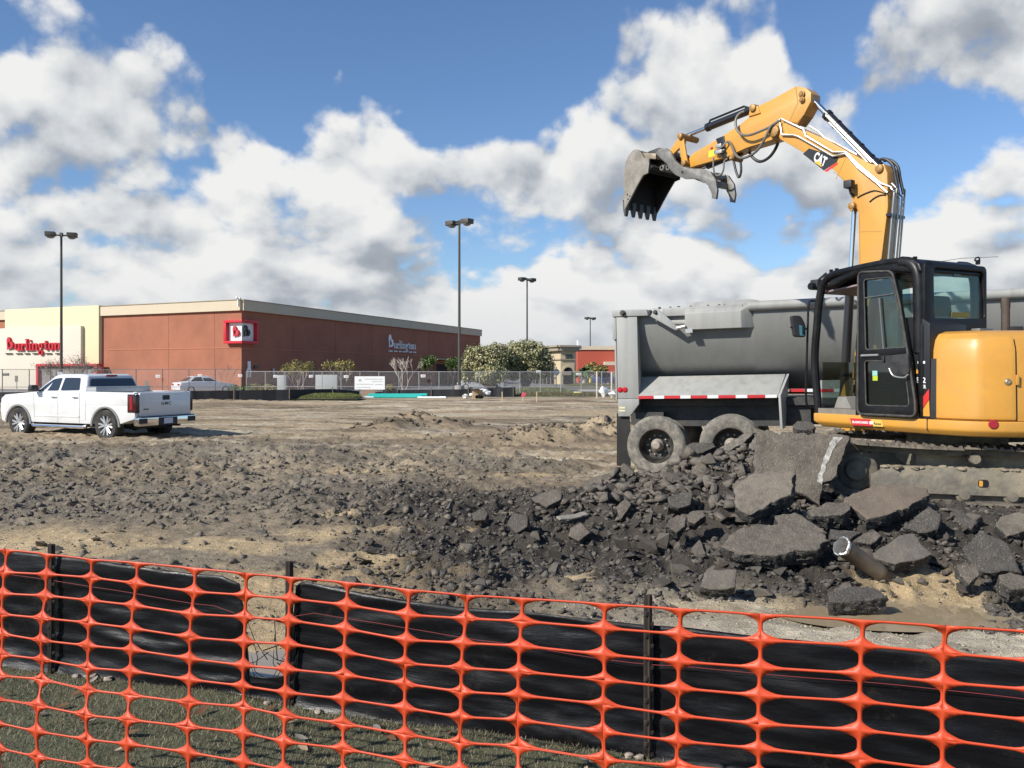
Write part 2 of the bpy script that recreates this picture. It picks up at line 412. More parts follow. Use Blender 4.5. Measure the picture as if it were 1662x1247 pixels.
def ground_z(x, y, fine=True):
    x = np.asarray(x, float); y = np.asarray(y, float)
    black, grey, osand, psand = zones(x, y)
    z = (fbm(x * .16, y * .16, 3, 40) - .5) * .16 * sstep(8, 16, y)
    plateau = sstep(2.9, 3.9, x + (fbm(x, y, 3, 50) - .5) * .8) * sstep(7.3, 8.2, y) * sstep(12.6, 11.4, y)
    p = pile(x, y) * (1 - .75 * plateau)
    z = z + p + .40 * plateau
    rough = np.clip(black * .9 + grey * .42 + sstep(13, 17, y) * sstep(30, 22, y) * .35 + .12 + p * .5, 0, 1.2) * (1 - .6 * osand) * (1 - .6 * psand)
    clods = .55 * billow(x * 2.3, y * 2.3, 2, 90, .5) + .45 * billow(x * 6.3, y * 6.3, 3, 95, .6) - .62
    z = z + rough * clods * .27 + (fbm(x * 5, y * 5, 3, 110) - .5) * (.05 + .10 * rough)
    # ridges of spoil and wheel ruts out in the field
    for (px, py, sx, sy, h) in ((690, 693, 1.5, .9, .42), (640, 698, 1.0, .7, .25), (930, 712, 2.6, .8, .34), (870, 716, 1.2, .5, .2), (990, 700, 1.2, .9, .36), (400, 737, 2.0, .6, .18), (150, 752, 2.4, .6, .16), (820, 668, 4, 1.2, .12), (330, 655, 4.5, 1.4, .16), (250, 775, 1.6, .6, .15), (60, 780, 1.6, .7, .14)):
        D = CAMZ * FPX / (py - HOR); cx = (px - CX0) / FPX * D
        g = gauss(x, y, cx, D, sx, sy); z = z + h * g * (.35 + 1.1 * billow(x * 1.6, y * 1.6, 4, 140))
    far = sstep(15, 24, y)
    ruts = np.sin(y * 3.3 + x * .55 + 5 * (fbm(x * .12, y * .12, 3, 200) - .5) * 4) * .5 + .5
    z = z - far * .05 * ruts ** 2 * sstep(.35, .65, fbm(x * .1 + 3, y * .2, 3, 210)) + far * (fbm(x * .5, y * 1.3, 4, 230) - .5) * .16
    # hollows with water near the fence, and the ground sinking below the lawn
    z = z - .17 * gauss(x, y, 2.95, 6.45, .85, .42) - .20 * gauss(x, y, -1.55, 5.0, .5, .55)
    z = z * sstep(60, 50, y)
    sy = silt_y(x)
    edge = sstep(sy + .9, sy + .1, y)
    z = z * (1 - edge) + edge * np.where(y < sy + .02, -.12, .02)
    return z
def gz(x, y): return float(ground_z(np.array([x]), np.array([y]))[0])
def soil_material():
    m = bpy.data.materials.new('site_soil'); m.use_nodes = True; nt = m.node_tree; N = nt.nodes; L = nt.links
    b = N['Principled BSDF']; b.inputs['Roughness'].default_value = .95; b.inputs['Specular IOR Level'].default_value = .15
    at = N.new('ShaderNodeAttribute'); at.attribute_name = 'soil'
    tc = N.new('ShaderNodeTexCoord')
    def noise(sc, det=5, ro=.65):
        n = N.new('ShaderNodeTexNoise'); n.inputs['Scale'].default_value = sc; n.inputs['Detail'].default_value = det; n.inputs['Roughness'].default_value = ro
        L.new(tc.outputs['Object'], n.inputs['Vector']); return n.outputs[0]
    def mr(x, a, b_, c, d):
        n = N.new('ShaderNodeMapRange'); L.new(x, n.inputs[0])
        for i, q in enumerate((a, b_, c, d)): n.inputs[i + 1].default_value = q
        return n.outputs[0]
    def mix(f, a, b_, blend='MIX'):
        n = N.new('ShaderNodeMix'); n.data_type = 'RGBA'; n.blend_type = blend
        for s, q in ((n.inputs[0], f), (n.inputs[6], a), (n.inputs[7], b_)):
            if isinstance(q, (int, float)): s.default_value = q
            elif isinstance(q, tuple): s.default_value = (*q, 1)
            else: L.new(q, s)
        return n.outputs[2]
    c = mix(1.0, at.outputs['Color'], mr(noise(9), .2, .8, .62, 1.38), 'MULTIPLY')
    c = mix(1.0, c, mr(noise(60, 3), .25, .75, .72, 1.28), 'MULTIPLY')
    vo = N.new('ShaderNodeTexVoronoi'); vo.inputs['Scale'].default_value = 55; L.new(tc.outputs['Object'], vo.inputs['Vector'])
    sepc = N.new('ShaderNodeSeparateColor'); L.new(vo.outputs['Color'], sepc.inputs[0])
    peb = N.new('ShaderNodeMath'); peb.operation = 'MULTIPLY'; L.new(mr(vo.outputs['Distance'], .22, .30, 1, 0), peb.inputs[0]); L.new(mr(sepc.outputs[0], .74, .78, 0, .75), peb.inputs[1])
    c = mix(peb.outputs[0], c, mix(mr(sepc.outputs[1], 0.45, .55, 0, 1), (.34, .30, .23), (.055, .052, .05)))
    L.new(c, b.inputs['Base Color'])
    bp = N.new('ShaderNodeBump'); bp.inputs['Strength'].default_value = .7; bp.inputs['Distance'].default_value = .04
    ad = N.new('ShaderNodeMath'); ad.operation = 'MULTIPLY_ADD'; L.new(noise(13, 8, .74), ad.inputs[0]); ad.inputs[1].default_value = 2.0; L.new(peb.outputs[0], ad.inputs[2])
    L.new(ad.outputs[0], bp.inputs['Height']); L.new(bp.outputs[0], b.inputs['Normal'])
    return m
SOIL = soil_material()
def soil_colour(x, y):
    black, grey, osand, psand = zones(x, y)
    n = fbm(x * .8, y * .8, 4, 300)[..., None]; n2 = fbm(x * .22, y * .5, 4, 310)[..., None]; n3 = fbm(x * .35, y * 1.6, 4, 320)[..., None]
    tan = np.array([.40, .31, .20]); brown = np.array([.235, .18, .118]); pale = np.array([.50, .425, .31])
    c = tan * (1 - sstep(.42, .66, n2)) + brown * sstep(.42, .66, n2)
    c = c * (1 - .8 * sstep(.55, .68, n3)) + pale * .8 * sstep(.55, .68, n3)
    c = c * (.8 + .4 * n)
    wy = y + 1.1 * np.sin(x * .11 + 1) + .6 * np.sin(x * .23) + 1.6 * (fbm(x * .06, y * .06, 3, 340) - .5) * 4
    tr = sstep(.72, .95, np.sin(wy * 2.6)) * sstep(.38, .6, fbm(x * .07 + 9, y * .3, 3, 350)) + .7 * sstep(.8, .97, np.sin(wy * 6.1 + x * .3)) * sstep(.45, .6, fbm(x * .1, y * .25 + 4, 3, 360))
    c = c * (1 - .42 * np.clip(tr, 0, 1) * sstep(14, 20, y))[..., None]
    def over(c, col, a, v=.3): return c * (1 - a[..., None]) + np.array(col) * (1 - v + 2 * v * n) * a[..., None]
    c = over(c, (.225, .182, .128), sstep(15, 12, y) * .85)
    c = over(c, (.215, .182, .136), grey * (.5 + .5 * sstep(.38, .55, fbm(x * .45, y * .9, 4, 370))))
    c = over(c, (.095, .083, .064), np.clip(1.3 * gauss(x, y, -1.5, 5.25, .75, .7), 0, 1))
    c = over(c, (.066, .058, .049), np.clip(np.maximum(black, .9 * sstep(.12, .3, pile(x, y)) * sstep(13, 11.5, y)) , 0, 1), .35)
    c = over(c, (.50, .375, .215), osand * .85)
    c = over(c, (.58, .505, .375), psand * sstep(.30, .52, fbm(x * 1.4, y * 1.9, 5, 330)) * .9)
    c = over(c, (.45, .385, .285), psand * sstep(.62, .5, fbm(x * 1.4, y * 1.9, 5, 330)) * .5)
    return c
def make_site():
    ny, nx = 900, 760
    t = np.linspace(0, 1, ny); y = 1.3 * (75 / 1.3) ** (t ** .93)
    u = np.linspace(-.98, 1.02, nx)
    Y, U = np.meshgrid(y, u, indexing='ij'); X = U * (Y + 2.2)
    Z = ground_z(X, Y)
    v = np.stack([X, Y, Z], -1).reshape(-1, 3)
    i = np.arange(ny * nx).reshape(ny, nx)
    f = np.stack([i[:-1, :-1], i[:-1, 1:], i[1:, 1:], i[1:, :-1]], -1).reshape(-1, 4)
    col = soil_colour(X, Y).reshape(-1, 3)
    o = np_mesh('dug_up_ground', v, f, SOIL, True, {'soil': np.clip(col, .02, .6)})
    tag(o, 'dug up construction site of tan dirt, black asphalt crumbs and sand', None, None, 'structure')
make_site()
# the wide ground sheet and the parking lot beyond the construction fence
M_ASPH = mat('old_asphalt', (.16, .155, .15), .9, var=.2, vscale=.3, bump=.2)
M_CONC = mat('pale_concrete', (.38, .36, .32), .85, var=.12, vscale=.4)
M_GRASS = mat('turf', (.085, .085, .045), .95, var=.35, vscale=7, bump=.5, bscale=60)
def sheet(name, x0, x1, y0, y1, z, m, label):
    o = MB().add([(x0, y0, z), (x1, y0, z), (x1, y1, z), (x0, y1, z)], [(0, 1, 2, 3)]).build(name, m, fix=False); return tag(o, label, kind='structure')
sheet('ground', -2500, 2500, -600, 4000, -.35, mat('open_land', (.10, .095, .06), .95, var=.3, vscale=.02), 'flat open land running to the horizon')
sheet('parking_lot', -160, 200, 58, 330, -.015, M_ASPH, 'grey asphalt parking lot between the site and the stores')
sheet('pavement', -80, -3, 72.2, 75.4, .02, M_CONC, 'pale concrete walk along the big brick store')
sheet('road', 2, 60, 68, 76, .0, mat('worn_road', (.33, .31, .28), .9, var=.12, vscale=.5), 'pale worn drive lane beyond the construction fence')
def curb(name, pts, h=.14, w=.16):
    mb = MB()
    for a, b in zip(pts[:-1], pts[1:]):
        a, b = Vector(a), Vector(b); d = (b - a).normalized(); n = Vector((-d.y, d.x, 0)) * w
        mb.add([a, b, b + n, a + n, a + Vector((0, 0, h)), b + Vector((0, 0, h)), b + n + Vector((0, 0, h)), a + n + Vector((0, 0, h))],
               [(0, 1, 2, 3), (4, 7, 6, 5), (0, 4, 5, 1), (1, 5, 6, 2), (2, 6, 7, 3), (3, 7, 4, 0)])
    return tag(mb.build(name, M_CONC), 'pale concrete kerb round the parking islands', kind='structure')
curb('kerb', [(-13, 66.5, 0), (10, 66.5, 0)]); curb('kerb', [(4, 77, 0), (34, 77, 0)])
# lawn in front of the silt fence
def lawn_z(x, y):
    x = np.asarray(x, float); y = np.asarray(y, float)
    return .25 + (fbm(x * 1.1, y * 1.1, 4, 400) - .5) * .07 + (y - silt_y(x)) * -.015
def make_lawn():
    nx, ny = 220, 200
    x = np.linspace(-7, 4.4, nx); X, T = np.meshgrid(x, np.linspace(0, 1, ny) ** 1.0, indexing='ij')
    Y = -5 + (silt_y(X) + .05 + 5) * T
    Z = lawn_z(X, Y); Z = np.where(T > .999, -.1, Z)
    v = np.stack([X, Y, Z], -1).reshape(-1, 3); i = np.arange(nx * ny).reshape(nx, ny)
    f = np.stack([i[:-1, :-1], i[1:, :-1], i[1:, 1:], i[:-1, 1:]], -1).reshape(-1, 4)
    tag(np_mesh('lawn', v, f, M_GRASS), 'short lawn in front of the black silt fence', kind='structure')
    rng = np.random.default_rng(5)
    n = 95000
    x = rng.uniform(-3.6, 1.2, n); sy = silt_y(x); y = sy - rng.uniform(-.02, 1.0, n) ** 1.25 * 2.4
    z = lawn_z(x, y) - .004
    dens = fbm(x * 2.2, y * 2.2, 3, 500); keep = rng.uniform(0, 1, n) < .35 + 1.1 * dens; x, y, z = x[keep], y[keep], z[keep]; n = len(x)
    h = rng.uniform(.009, .028, n) * (.7 + .6 * fbm(x * 3, y * 3, 2, 510)); a = rng.uniform(0, 2 * np.pi, n); w = rng.uniform(.0013, .0026, n)
    lean = rng.uniform(.2, 1.1, n) * h; b = rng.uniform(0, 2 * np.pi, n)
    dx, dy = np.cos(a) * w, np.sin(a) * w; lx, ly = np.cos(b) * lean, np.sin(b) * lean
    p = np.stack([np.stack([x - dx, y - dy, z], -1), np.stack([x + dx, y + dy, z], -1), np.stack([x + lx, y + ly, z + h], -1)], 1).reshape(-1, 3)
    f = np.arange(n * 3).reshape(n, 3)
    g = rng.uniform(0, 1, (n, 1)); dry = (rng.uniform(0, 1, (n, 1)) < .42).astype(float)
    c = (np.array([.125, .115, .055]) * (1 - g) + np.array([.21, .185, .105]) * g) * (1 - dry) + (np.array([.25, .205, .13]) * (.6 + .6 * g)) * dry
    m = bpy.data.materials.new('grass_blades'); m.use_nodes = True
    at = m.node_tree.nodes.new('ShaderNodeAttribute'); at.attribute_name = 'tint'
    m.node_tree.links.new(at.outputs['Color'], m.node_tree.nodes['Principled BSDF'].inputs['Base Color']); m.node_tree.nodes['Principled BSDF'].inputs['Roughness'].default_value = .7
    o = np_mesh('grass', p, f, m, False, {'tint': np.repeat(c, 3, 0)})
    tag(o, 'short olive green grass mixed with dry blades by the fence', kind='stuff')
    # fallen leaves
    lm = [mat('dead_leaf_brown', (.16, .075, .035), .8, var=.3), mat('dead_leaf_tan', (.36, .26, .17), .8, var=.25), mat('dead_leaf_grey', (.27, .23, .19), .8, var=.25)]
    protos = []
    for k in range(6):
        mb = MB(); L_, W_ = .05, .021; rows = 6; vs = []; fs = []
        cu = random.uniform(.1, .5); tw = random.uniform(-.5, .5)
        for i in range(rows + 1):
            t = i / rows; w = W_ * math.sin(math.pi * min(.97, t * .94 + .03)) ** .8
            for s in (-1, 0, 1):
                vs.append(((t - .5) * L_ * 2, s * w, .012 + .02 * cu * (2 * t - 1) ** 2 + abs(s) * w * .5 * cu + s * w * tw * t))
        for i in range(rows):
            for j in range(2): fs.append((i * 3 + j, i * 3 + j + 1, i * 3 + j + 4, i * 3 + j + 3))
        mb.add(vs, fs); me = mb.build('leaf_shape', lm[k % 3]).data; ob = [o for o in COL.objects if o.data is me][0]; bpy.data.objects.remove(ob); protos.append(me)
    rng2 = random.Random(3)
    for i in range(80):
        xx = rng2.uniform(-3.4, .9); t = rng2.random() ** 1.4
        yy = float(silt_y(np.array([xx]))[0]) - .05 - t * 1.9
        o = bpy.data.objects.new('fallen_leaf', protos[i % 6]); COL.objects.link(o)
        o.location = (xx, yy, float(lawn_z(xx, yy)) + .012); o.rotation_euler = (rng2.uniform(-.3, .3), rng2.uniform(-.3, .3), rng2.uniform(0, 6.3)); s = rng2.uniform(.45, .85); o.scale = (s, s, s)
        hue = ('brown', 'tan', 'grey')[i % 3]; where = 'close to the foot of the silt fence' if t < .35 else 'in the open grass under the orange net'; tag(o, f'{hue} dry fallen leaf {where}', 'leaf', f'{hue} leaves {where}')
    # pale stones along the foot of the silt fence
    st = mat('pale_stone', (.36, .29, .23), .8, var=.25)
    for i, (px, py, s) in enumerate(((120, 1088, .03), (172, 1094, .035), (510, 1150, .03), (425, 1138, .025), (1022, 1222, .03), (1040, 1228, .03))):
        ln = 1.5 * FPX / (py - HOR); p = P(px, py, ln); yy = float(silt_y(np.array([p.x]))[0]) - .05
        s *= .62; mb = MB(); blob(mb, (p.x, yy, float(lawn_z(p.x, yy)) + s * .4), s, .6, i)
        tag(mb.build('stone', st), 'small pale stone at the foot of the silt fence', 'stone', 'pale stones along the silt fence')
def blob(mb, c, r, flat, seed, mi=0, jag=.45):
    """an irregular stone: a noisy icosphere"""
    bm = bmesh.new(); bmesh.ops.create_icosphere(bm, subdivisions=2, radius=1.0)
    off = Vector((seed * 3.1, seed * 1.7, seed * .9)); rz = Matrix.Rotation(seed * 2.4, 3, 'Z')
    for v in bm.verts:
        k = 1 + jag * mnoise.noise(v.co * 1.3 + off) + jag * .4 * mnoise.noise(v.co * 3.1 + off)
        q = v.co * k * r; q.z *= flat; v.co = rz @ q
    bm.verts.index_update(); vs = [v.co + Vector(c) for v in bm.verts]; fs = [tuple(v.index for v in f.verts) for f in bm.faces]; bm.free()
    mb.add(vs, fs, mi)
make_lawn()
# standing water
def water(name, cx, cy, z, rx, ry, col, label, seed):
    pts = []
    for i in range(40):
        t = 2 * math.pi * i / 40; k = 1 + .35 * mnoise.noise(Vector((math.cos(t) * 1.5 + seed, math.sin(t) * 1.5, seed)))
        pts.append((cx + math.cos(t) * rx * k, cy + math.sin(t) * ry * k, z))
    m = mat('muddy_water_' + name, col, .04, var=.1, vscale=2, spec=.8)
    o = MB().add(pts, [tuple(range(40))]).build(name, m, fix=False); tag(o, label, kind='structure')
water('puddle_water', 2.95, 6.47, -.045, .88, .42, (.32, .25, .155), 'tan muddy water lying among the asphalt slabs', 1.3)
water('puddle_water', -1.6, 5.05, -.05, .66, .6, (.06, .055, .045), 'dark still water behind the gap in the silt fence', 4.2)
# ------------------------------------------------------------------ stores and everything along the far edge of the site
M_BRICK = mat('red_brick_wall', (.33, .125, .072), .9, var=.2, vscale=.35, bump=.15, bscale=9)
M_BRICK2 = mat('bright_red_wall', (.42, .085, .05), .9, var=.08, vscale=.3)
M_CORN = mat('beige_band', (.56, .47, .34), .85, var=.06, vscale=.4)
M_YEL = mat('pale_yellow_stucco', (.66, .60, .37), .85, var=.04, vscale=.3)
M_CREAM = mat('cream_panel', (.62, .56, .45), .8, var=.03, vscale=.3)
M_REDP = mat('red_paint', (.52, .016, .028), .5, var=.06)
M_WHITE = mat('white_panel', (.80, .80, .78), .5, var=.03)
M_BLK = mat('black_paint', (.012, .011, .012), .45, var=.1)
M_GALV = mat('galvanised_steel', (.44, .44, .43), .45, .6, var=.12, vscale=3)
M_POLE = mat('bronze_pole', (.085, .075, .062), .5, .3, var=.1)
M_DARKG = mat('dark_glass', (.014, .015, .018), .08, var=.1)
M_TANW = mat('tan_stucco', (.54, .44, .28), .9, var=.07, vscale=.4)
M_TANC = mat('tan_cornice', (.33, .28, .20), .9, var=.08)

def corner_frames():
    c = Vector((-24.06, 75.7, 0)); ur = Vector((.327, .945, 0)).normalized(); ul = Vector((-.903, .430, 0)).normalized()
    fr = Fr(c, ur, (0, 0, 1), (ur.y, -ur.x, 0)); fl = Fr(c, -ul, (0, 0, 1), (-ul.y, ul.x, 0))
    return fl, fr
FL, FRR = corner_frames()
def serif_word(mb, fr, x0, x1, y0, h, c0, c1, mi=0, sw=.26):
    """the word urlington in slab serif strokes; x height 1.0 -> h"""
    adv = dict(u=1.15, r=.85, l=.6, i=.6, n=1.15, g=1.05, t=.75, o=1.05); word = 'urlington'
    tot = sum(adv[ch] for ch in word); k = (x1 - x0) / tot; x = x0
    def bx(a0, a1, b0, b1): mb.box(((x + (a0 + a1) / 2 * k), y0 + (b0 + b1) / 2 * h, (c0 + c1) / 2), ((a1 - a0) * k, (b1 - b0) * h, c1 - c0), fr, mi)
    def arc(cx, cy, rx, ry, t0, t1, th, n=10, thy=None):
        thy = th * .55 if thy is None else thy
        o = []; i = []
        for q in range(n + 1):
            t = R(t0 + (t1 - t0) * q / n); o.append((x + (cx + rx * math.cos(t)) * k, y0 + (cy + ry * math.sin(t)) * h)); i.append((x + (cx + (rx - th) * math.cos(t)) * k, y0 + (cy + (ry - thy) * math.sin(t)) * h))
        mb.prism(o + i[::-1], fr, c0, c1, mi)
    for ch in word:
        if ch == 'u': bx(.12, .12 + sw, .2, 1); bx(.0, .2, .86, 1); bx(.75, .75 + sw, 0, 1); bx(.62, .8, .86, 1); bx(1.0, 1.12, 0, .14); arc(.45, .33, .33, .33, 180, 360, sw)
        elif ch == 'r': bx(.12, .12 + sw, 0, 1); bx(0, .2, .86, 1); bx(0, .52, 0, .13); arc(.6, .62, .28, .38, 40, 180, .2); bx(.66, .84, .66, .9)
        elif ch == 'l': bx(.16, .16 + sw, 0, 1.62); bx(.02, .2, 1.48, 1.62); bx(.02, .56, 0, .13)
        elif ch == 'i': bx(.16, .16 + sw, 0, 1); bx(.02, .2, .86, 1); bx(.02, .56, 0, .13); bx(.15, .43, 1.2, 1.45)
        elif ch == 'n': bx(.12, .12 + sw, 0, 1); bx(0, .2, .86, 1); bx(0, .48, 0, .13); arc(.62, .62, .38, .38, 0, 150, sw); bx(.74, 1.0, 0, .65); bx(.64, 1.12, 0, .13)
        elif ch == 'g': arc(.45, .62, .38, .38, 0, 360, .24, 18); bx(.75, 1.0, .86, 1.02); arc(.46, -.32, .42, .34, 0, 360, .2, 18); bx(.2, .5, .02, .16)
        elif ch == 't': bx(.2, .2 + sw, .1, 1.3); bx(.02, .68, .86, 1.0); arc(.46, .26, .26, .26, 180, 350, .2)
        elif ch == 'o': arc(.5, .5, .45, .52, 0, 360, .26, 20)
        x += adv[ch] * k
def heart_b(mb, fr, cx, cy, s, c0, c1, mi=0):
    """a B drawn as a tilted heart outline with a heart shaped hole"""
    def heart(k):
        pts = []
        for i in range(36):
            t = 2 * math.pi * i / 36
            x = 16 * math.sin(t) ** 3; y = 13 * math.cos(t) - 5 * math.cos(2 * t) - 2 * math.cos(3 * t) - math.cos(4 * t)
            x, y = x / 17, (y + 2.5) / 17; a = R(-40); q = (x * math.cos(a) - y * math.sin(a), x * math.sin(a) + y * math.cos(a))
            pts.append((q[0] * .82, q[1] * 1.05))
        return [(cx + x * s * k, cy + y * s * k) for x, y in pts]
    o, i = heart(1.0), heart(.46); i = [(x + .02 * s, y - .06 * s) for x, y in i]
    mb.ring(o, i, fr, c0, c1, mi)

def big_store():
    t = thing('store_building', 'large red brick store with a beige roof band and cream entrance front', 'building', (-24.06, 75.7, 0))
    H = 8.14; lw, rw = 64.0, 58.6      # wall lengths
    pl = FL.pt(-lw, 0); c = FL.pt(0, 0); pr = FRR.pt(rw, 0)
    back = pr + (pl - c)
    mb = MB(); foot = [pl, c, pr, back]
    z0, z1 = -.2, 7.22
    mb.add([Vector((q.x, q.y, z0)) for q in foot] + [Vector((q.x, q.y, z1)) for q in foot], [(0, 1, 5, 4), (1, 2, 6, 5), (2, 3, 7, 6), (3, 0, 4, 7), (4, 5, 6, 7)])
    mb.build('wall', M_BRICK, t)
    mb = MB(); mb.box((-lw / 2, (7.22 + H) / 2, .02), (lw + .1, H - 7.22, .5), FL); mb.build('roof_band', M_CORN, t)
    mb = MB(); mb.box((rw / 2, (7.22 + H) / 2 , .02), (rw + .1, H - 7.22 - .004, .5), FRR); mb.build('roof_band', M_CORN, t)
    mb = MB(); mb.box((-lw / 2, H + .03, .03), (lw + .2, .06, .6), FL); mb.box((rw / 2, H + .03, .03), (rw + .2, .06, .6), FRR); mb.build('roof_edge', M_TANC, t)
    # slightly proud brick band half way up, and panel joints
    mb = MB(); mb.box((-8.5, 3.9, .0), (16.9, .07, .08), FL); mb.box((rw / 2, 3.85, .0), (rw - .1, .07, .08), FRR); mb.build('brick_course', mat('light_brick', (.44, .17, .10), .9, var=.15), t)
    jm = mat('wall_joint', (.20, .075, .045), .9)
    mb = MB()
    for a in (-8.9, -3.2): mb.box((a, 3.6, .0), (.035, 7.2, .02), FL)
    for a in range(8, 58, 8): mb.box((a, 3.6, .0), (.035, 7.2, .02), FRR)
    mb.build('wall_joint', jm, t)
    # entrance front: yellow backing, cream sign panel, red door frame
    a1 = FL.at(166, 560)[0]; a0 = FL.at(14, 520)[0]
    mb = MB(); mb.box(((a0 + a1) / 2, 4.06 + .05, .15), (a1 - a0, 8.3, .5), FL); mb.build('yellow_front', M_YEL, t, bevel=.02)
    w2 = .75
    b1, yt = FL.at(131, 529, w2); b0 = b1 - 24
    mb = MB(); mb.box(((b0 + b1) / 2, (yt - .1) / 2, (w2 + .4) / 2), (b1 - b0, yt + .1, w2 - .4), FL); mb.build('sign_panel', M_CREAM, t, bevel=.02)
    w3 = 1.2
    d0, dt = FL.at(58, 591, w3); d1, _ = FL.at(157, 591, w3)
    mb = MB()
    mb.box(((d0 + d1) / 2, dt - .12, (w3 + .4) / 2), (d1 - d0, .24, w3 - .4), FL); mb.box((d0 + .14, (dt - .244) / 2, (w3 + .4) / 2), (.28, dt - .244, w3 - .4), FL); mb.box((d1 - .14, (dt - .244) / 2, (w3 + .4) / 2), (.28, dt - .244, w3 - .4), FL)
    mb.build('entrance_frame', M_REDP, t, bevel=.015)
    mb = MB(); mb.box(((d0 + d1) / 2, (dt - .25) / 2, w2 + .06), (d1 - d0 - .57, dt - .25, .1), FL); mb.build('entrance_glass', mat('entrance_glazing', (.22, .20, .18), .3, var=.35, vscale=.9), t)
    mb = MB()
    for q in range(1, 5): mb.box((d0 + (d1 - d0) * q / 5, (dt - .25) / 2, w2 + .13), (.07, dt - .26, .04), FL)
    mb.box(((d0 + d1) / 2, 2.2, w2 + .13), (d1 - d0 - .6, .08, .036), FL)
    mb.build('door_mullion', mat('bronze_frame', (.07, .06, .05), .4, .4), t)
    # red lettering
    mb = MB(); wl = w2 + .1
    x0, y0 = FL.at(24.5, 570.5, wl); x1, _ = FL.at(99, 570.5, wl); y1 = FL.at(28, 558.5, wl)[1]
    serif_word(mb, FL, x0, x1 + .05, y0 + .06, y1 - y0 - .02, w2 + .05, w2 + .22)
    hx, hy = FL.at(16, 560, wl); heart_b(mb, FL, hx, hy, .72, w2 + .05, w2 + .22); mb.build('red_lettering', M_REDP, t)
    mb = MB()
    for q in ((9, 20), (26, 36), (40, 48), (53, 61), (74, 84), (90, 98)):
        u0, v0 = FL.at(q[0], 575.3, wl); u1, v1 = FL.at(q[1], 573.3, wl)
        n = 5
        for j in range(n): mb.box((u0 + (u1 - u0) * (j + .5) / n, (v0 + v1) / 2, w2 + .10), ((u1 - u0) / n * .7, v1 - v0, .1), FL)
    mb.build('small_lettering', mat('dark_green_letters', (.03, .045, .04), .5), t)
    # white lettering on the shaded side
    mb = MB()
    x0, y0 = FRR.at(639.5, 567, .1); x1, yb = FRR.at(675.5, 567, .1)
    yb = FRR.at(657, 566.5, .1)[1]; yt = FRR.at(657, 558.3, .1)[1]
    serif_word(mb, FRR, x0, x1, yb, yt - yb, .03, .1, 0, .19)
    hx, hy = FRR.at(634, 556.5, .1); heart_b(mb, FRR, hx, hy, .90, .03, .1)
    for q in ((631, 637), (640, 645), (648, 651.5), (654, 658.5), (664, 669), (671, 675.5)):
        u0, v0 = FRR.at(q[0], 568.9, .1); u1, _ = FRR.at(q[1], 568.9, .1); n = 4
        for j in range(n): mb.box((u0 + (u1 - u0) * (j + .5) / n, yb - .36, .08), ((u1 - u0) / n * .7, .16, .1), FRR)
    mb.build('white_lettering', M_WHITE, t)
    # recessed dark doorway with a canopy near the far end, wall pack, pipes
    u0, v0 = FRR.at(706, 592, .0); u1, _ = FRR.at(745, 592, 0)
    mb = MB(); mb.box(((u0 + u1) / 2, 1.35, -.03), (u1 - u0, 2.9, .1), FRR); mb.build('doorway', mat('dark_opening', (.012, .011, .011), .8), t)
    mb = MB(); mb.box(((u0 + u1) / 2, 1.4, .05), (.5, 2.8, .12), FRR); mb.box((u0, 1.4, .05), (.3, 2.8, .12), FRR); mb.build('door_post', M_BRICK, t)
    mb = MB(); mb.box(((u0 + u1) / 2, 3.46, .5), ((u1 - u0) * 1.5, .12, 1.0), FRR); mb.build('canopy', M_CORN, t)
    for px in (444, 508):
        u, v = FRR.at(px, 606, .1); mb = MB(); mb.box((u, v, .08), (.25, .9, .12), FRR); mb.build('downpipe_box', M_GALV, t)
    mb = MB(); u, v = FRR.at(415.5, 596, .1); mb.box((u, v, .1), (.5, .25, .18), FRR); mb.build('wall_lamp', M_POLE, t)
    # camera on the roof corner
    mb = MB(); q = FL.at(387, 486, .3); mb.box((q[0], q[1] - .25, .35), (.07, .7, .07), FL); mb.build('camera_bracket', M_WHITE, t)
    mb = MB(); q = FL.at(384.5, 483.5, .4); r = FL.pt(q[0], q[1], .4); blob(mb, r, .13, .9, 2, jag=.05); r = FL.pt(q[0] + .35, q[1] - .05, .4); blob(mb, r, .11, .9, 3, jag=.05); mb.build('roof_camera', M_WHITE, t)
    # wrapped corner sign
    s = thing('corner_sign', 'red framed white box sign with two heart shaped letters on the brick store corner', 'sign', FL.pt(0, 4))
    dpt = .5
    for fr, px0, px1, cm, nm in ((FL, 362.5, 392, M_REDP, 'red_letter'), (FRR, 392, 414.5, M_BLK, 'black_letter')):
        sgn = -1 if fr is FL else 1
        w_ = (1.65 if fr is FL else 1.80)
        ytop, ybot = 6.38, 4.28
        lo, hi = (-w_, dpt) if fr is FL else (0.0, w_)
        if fr is FRR: ytop -= .004; ybot += .004
        mid = (lo + hi) / 2; ln = hi - lo
        mb = MB()
        mb.box((mid, ytop - .12, dpt / 2), (ln, .24, dpt), fr); mb.box((mid, ybot + .12, dpt / 2), (ln, .24, dpt), fr)
        e = lo + .14 if fr is FL else hi - .12
        mb.box((e, (ytop + ybot) / 2, dpt / 2), (.28 if fr is FL else .24, ytop - ybot - .49, dpt - .004), fr)
        mb.build('sign_frame', M_REDP, s, bevel=.01)
        f0, f1 = (lo + .29, .12) if fr is FL else (0.0, hi - .24)
        mb = MB(); mb.box(((f0 + f1) / 2, (ytop + ybot) / 2, .06), (f1 - f0, ytop - ybot - .5, .118), fr)
        mb.build('sign_face', M_WHITE, s)
        mb = MB(); hx, hy = fr.at(382.5 if fr is FL else 399, 540, .2); heart_b(mb, fr, hx, hy, .52 if fr is FL else .58, .14, .32)
        mb.build(nm, cm, s)
big_store()

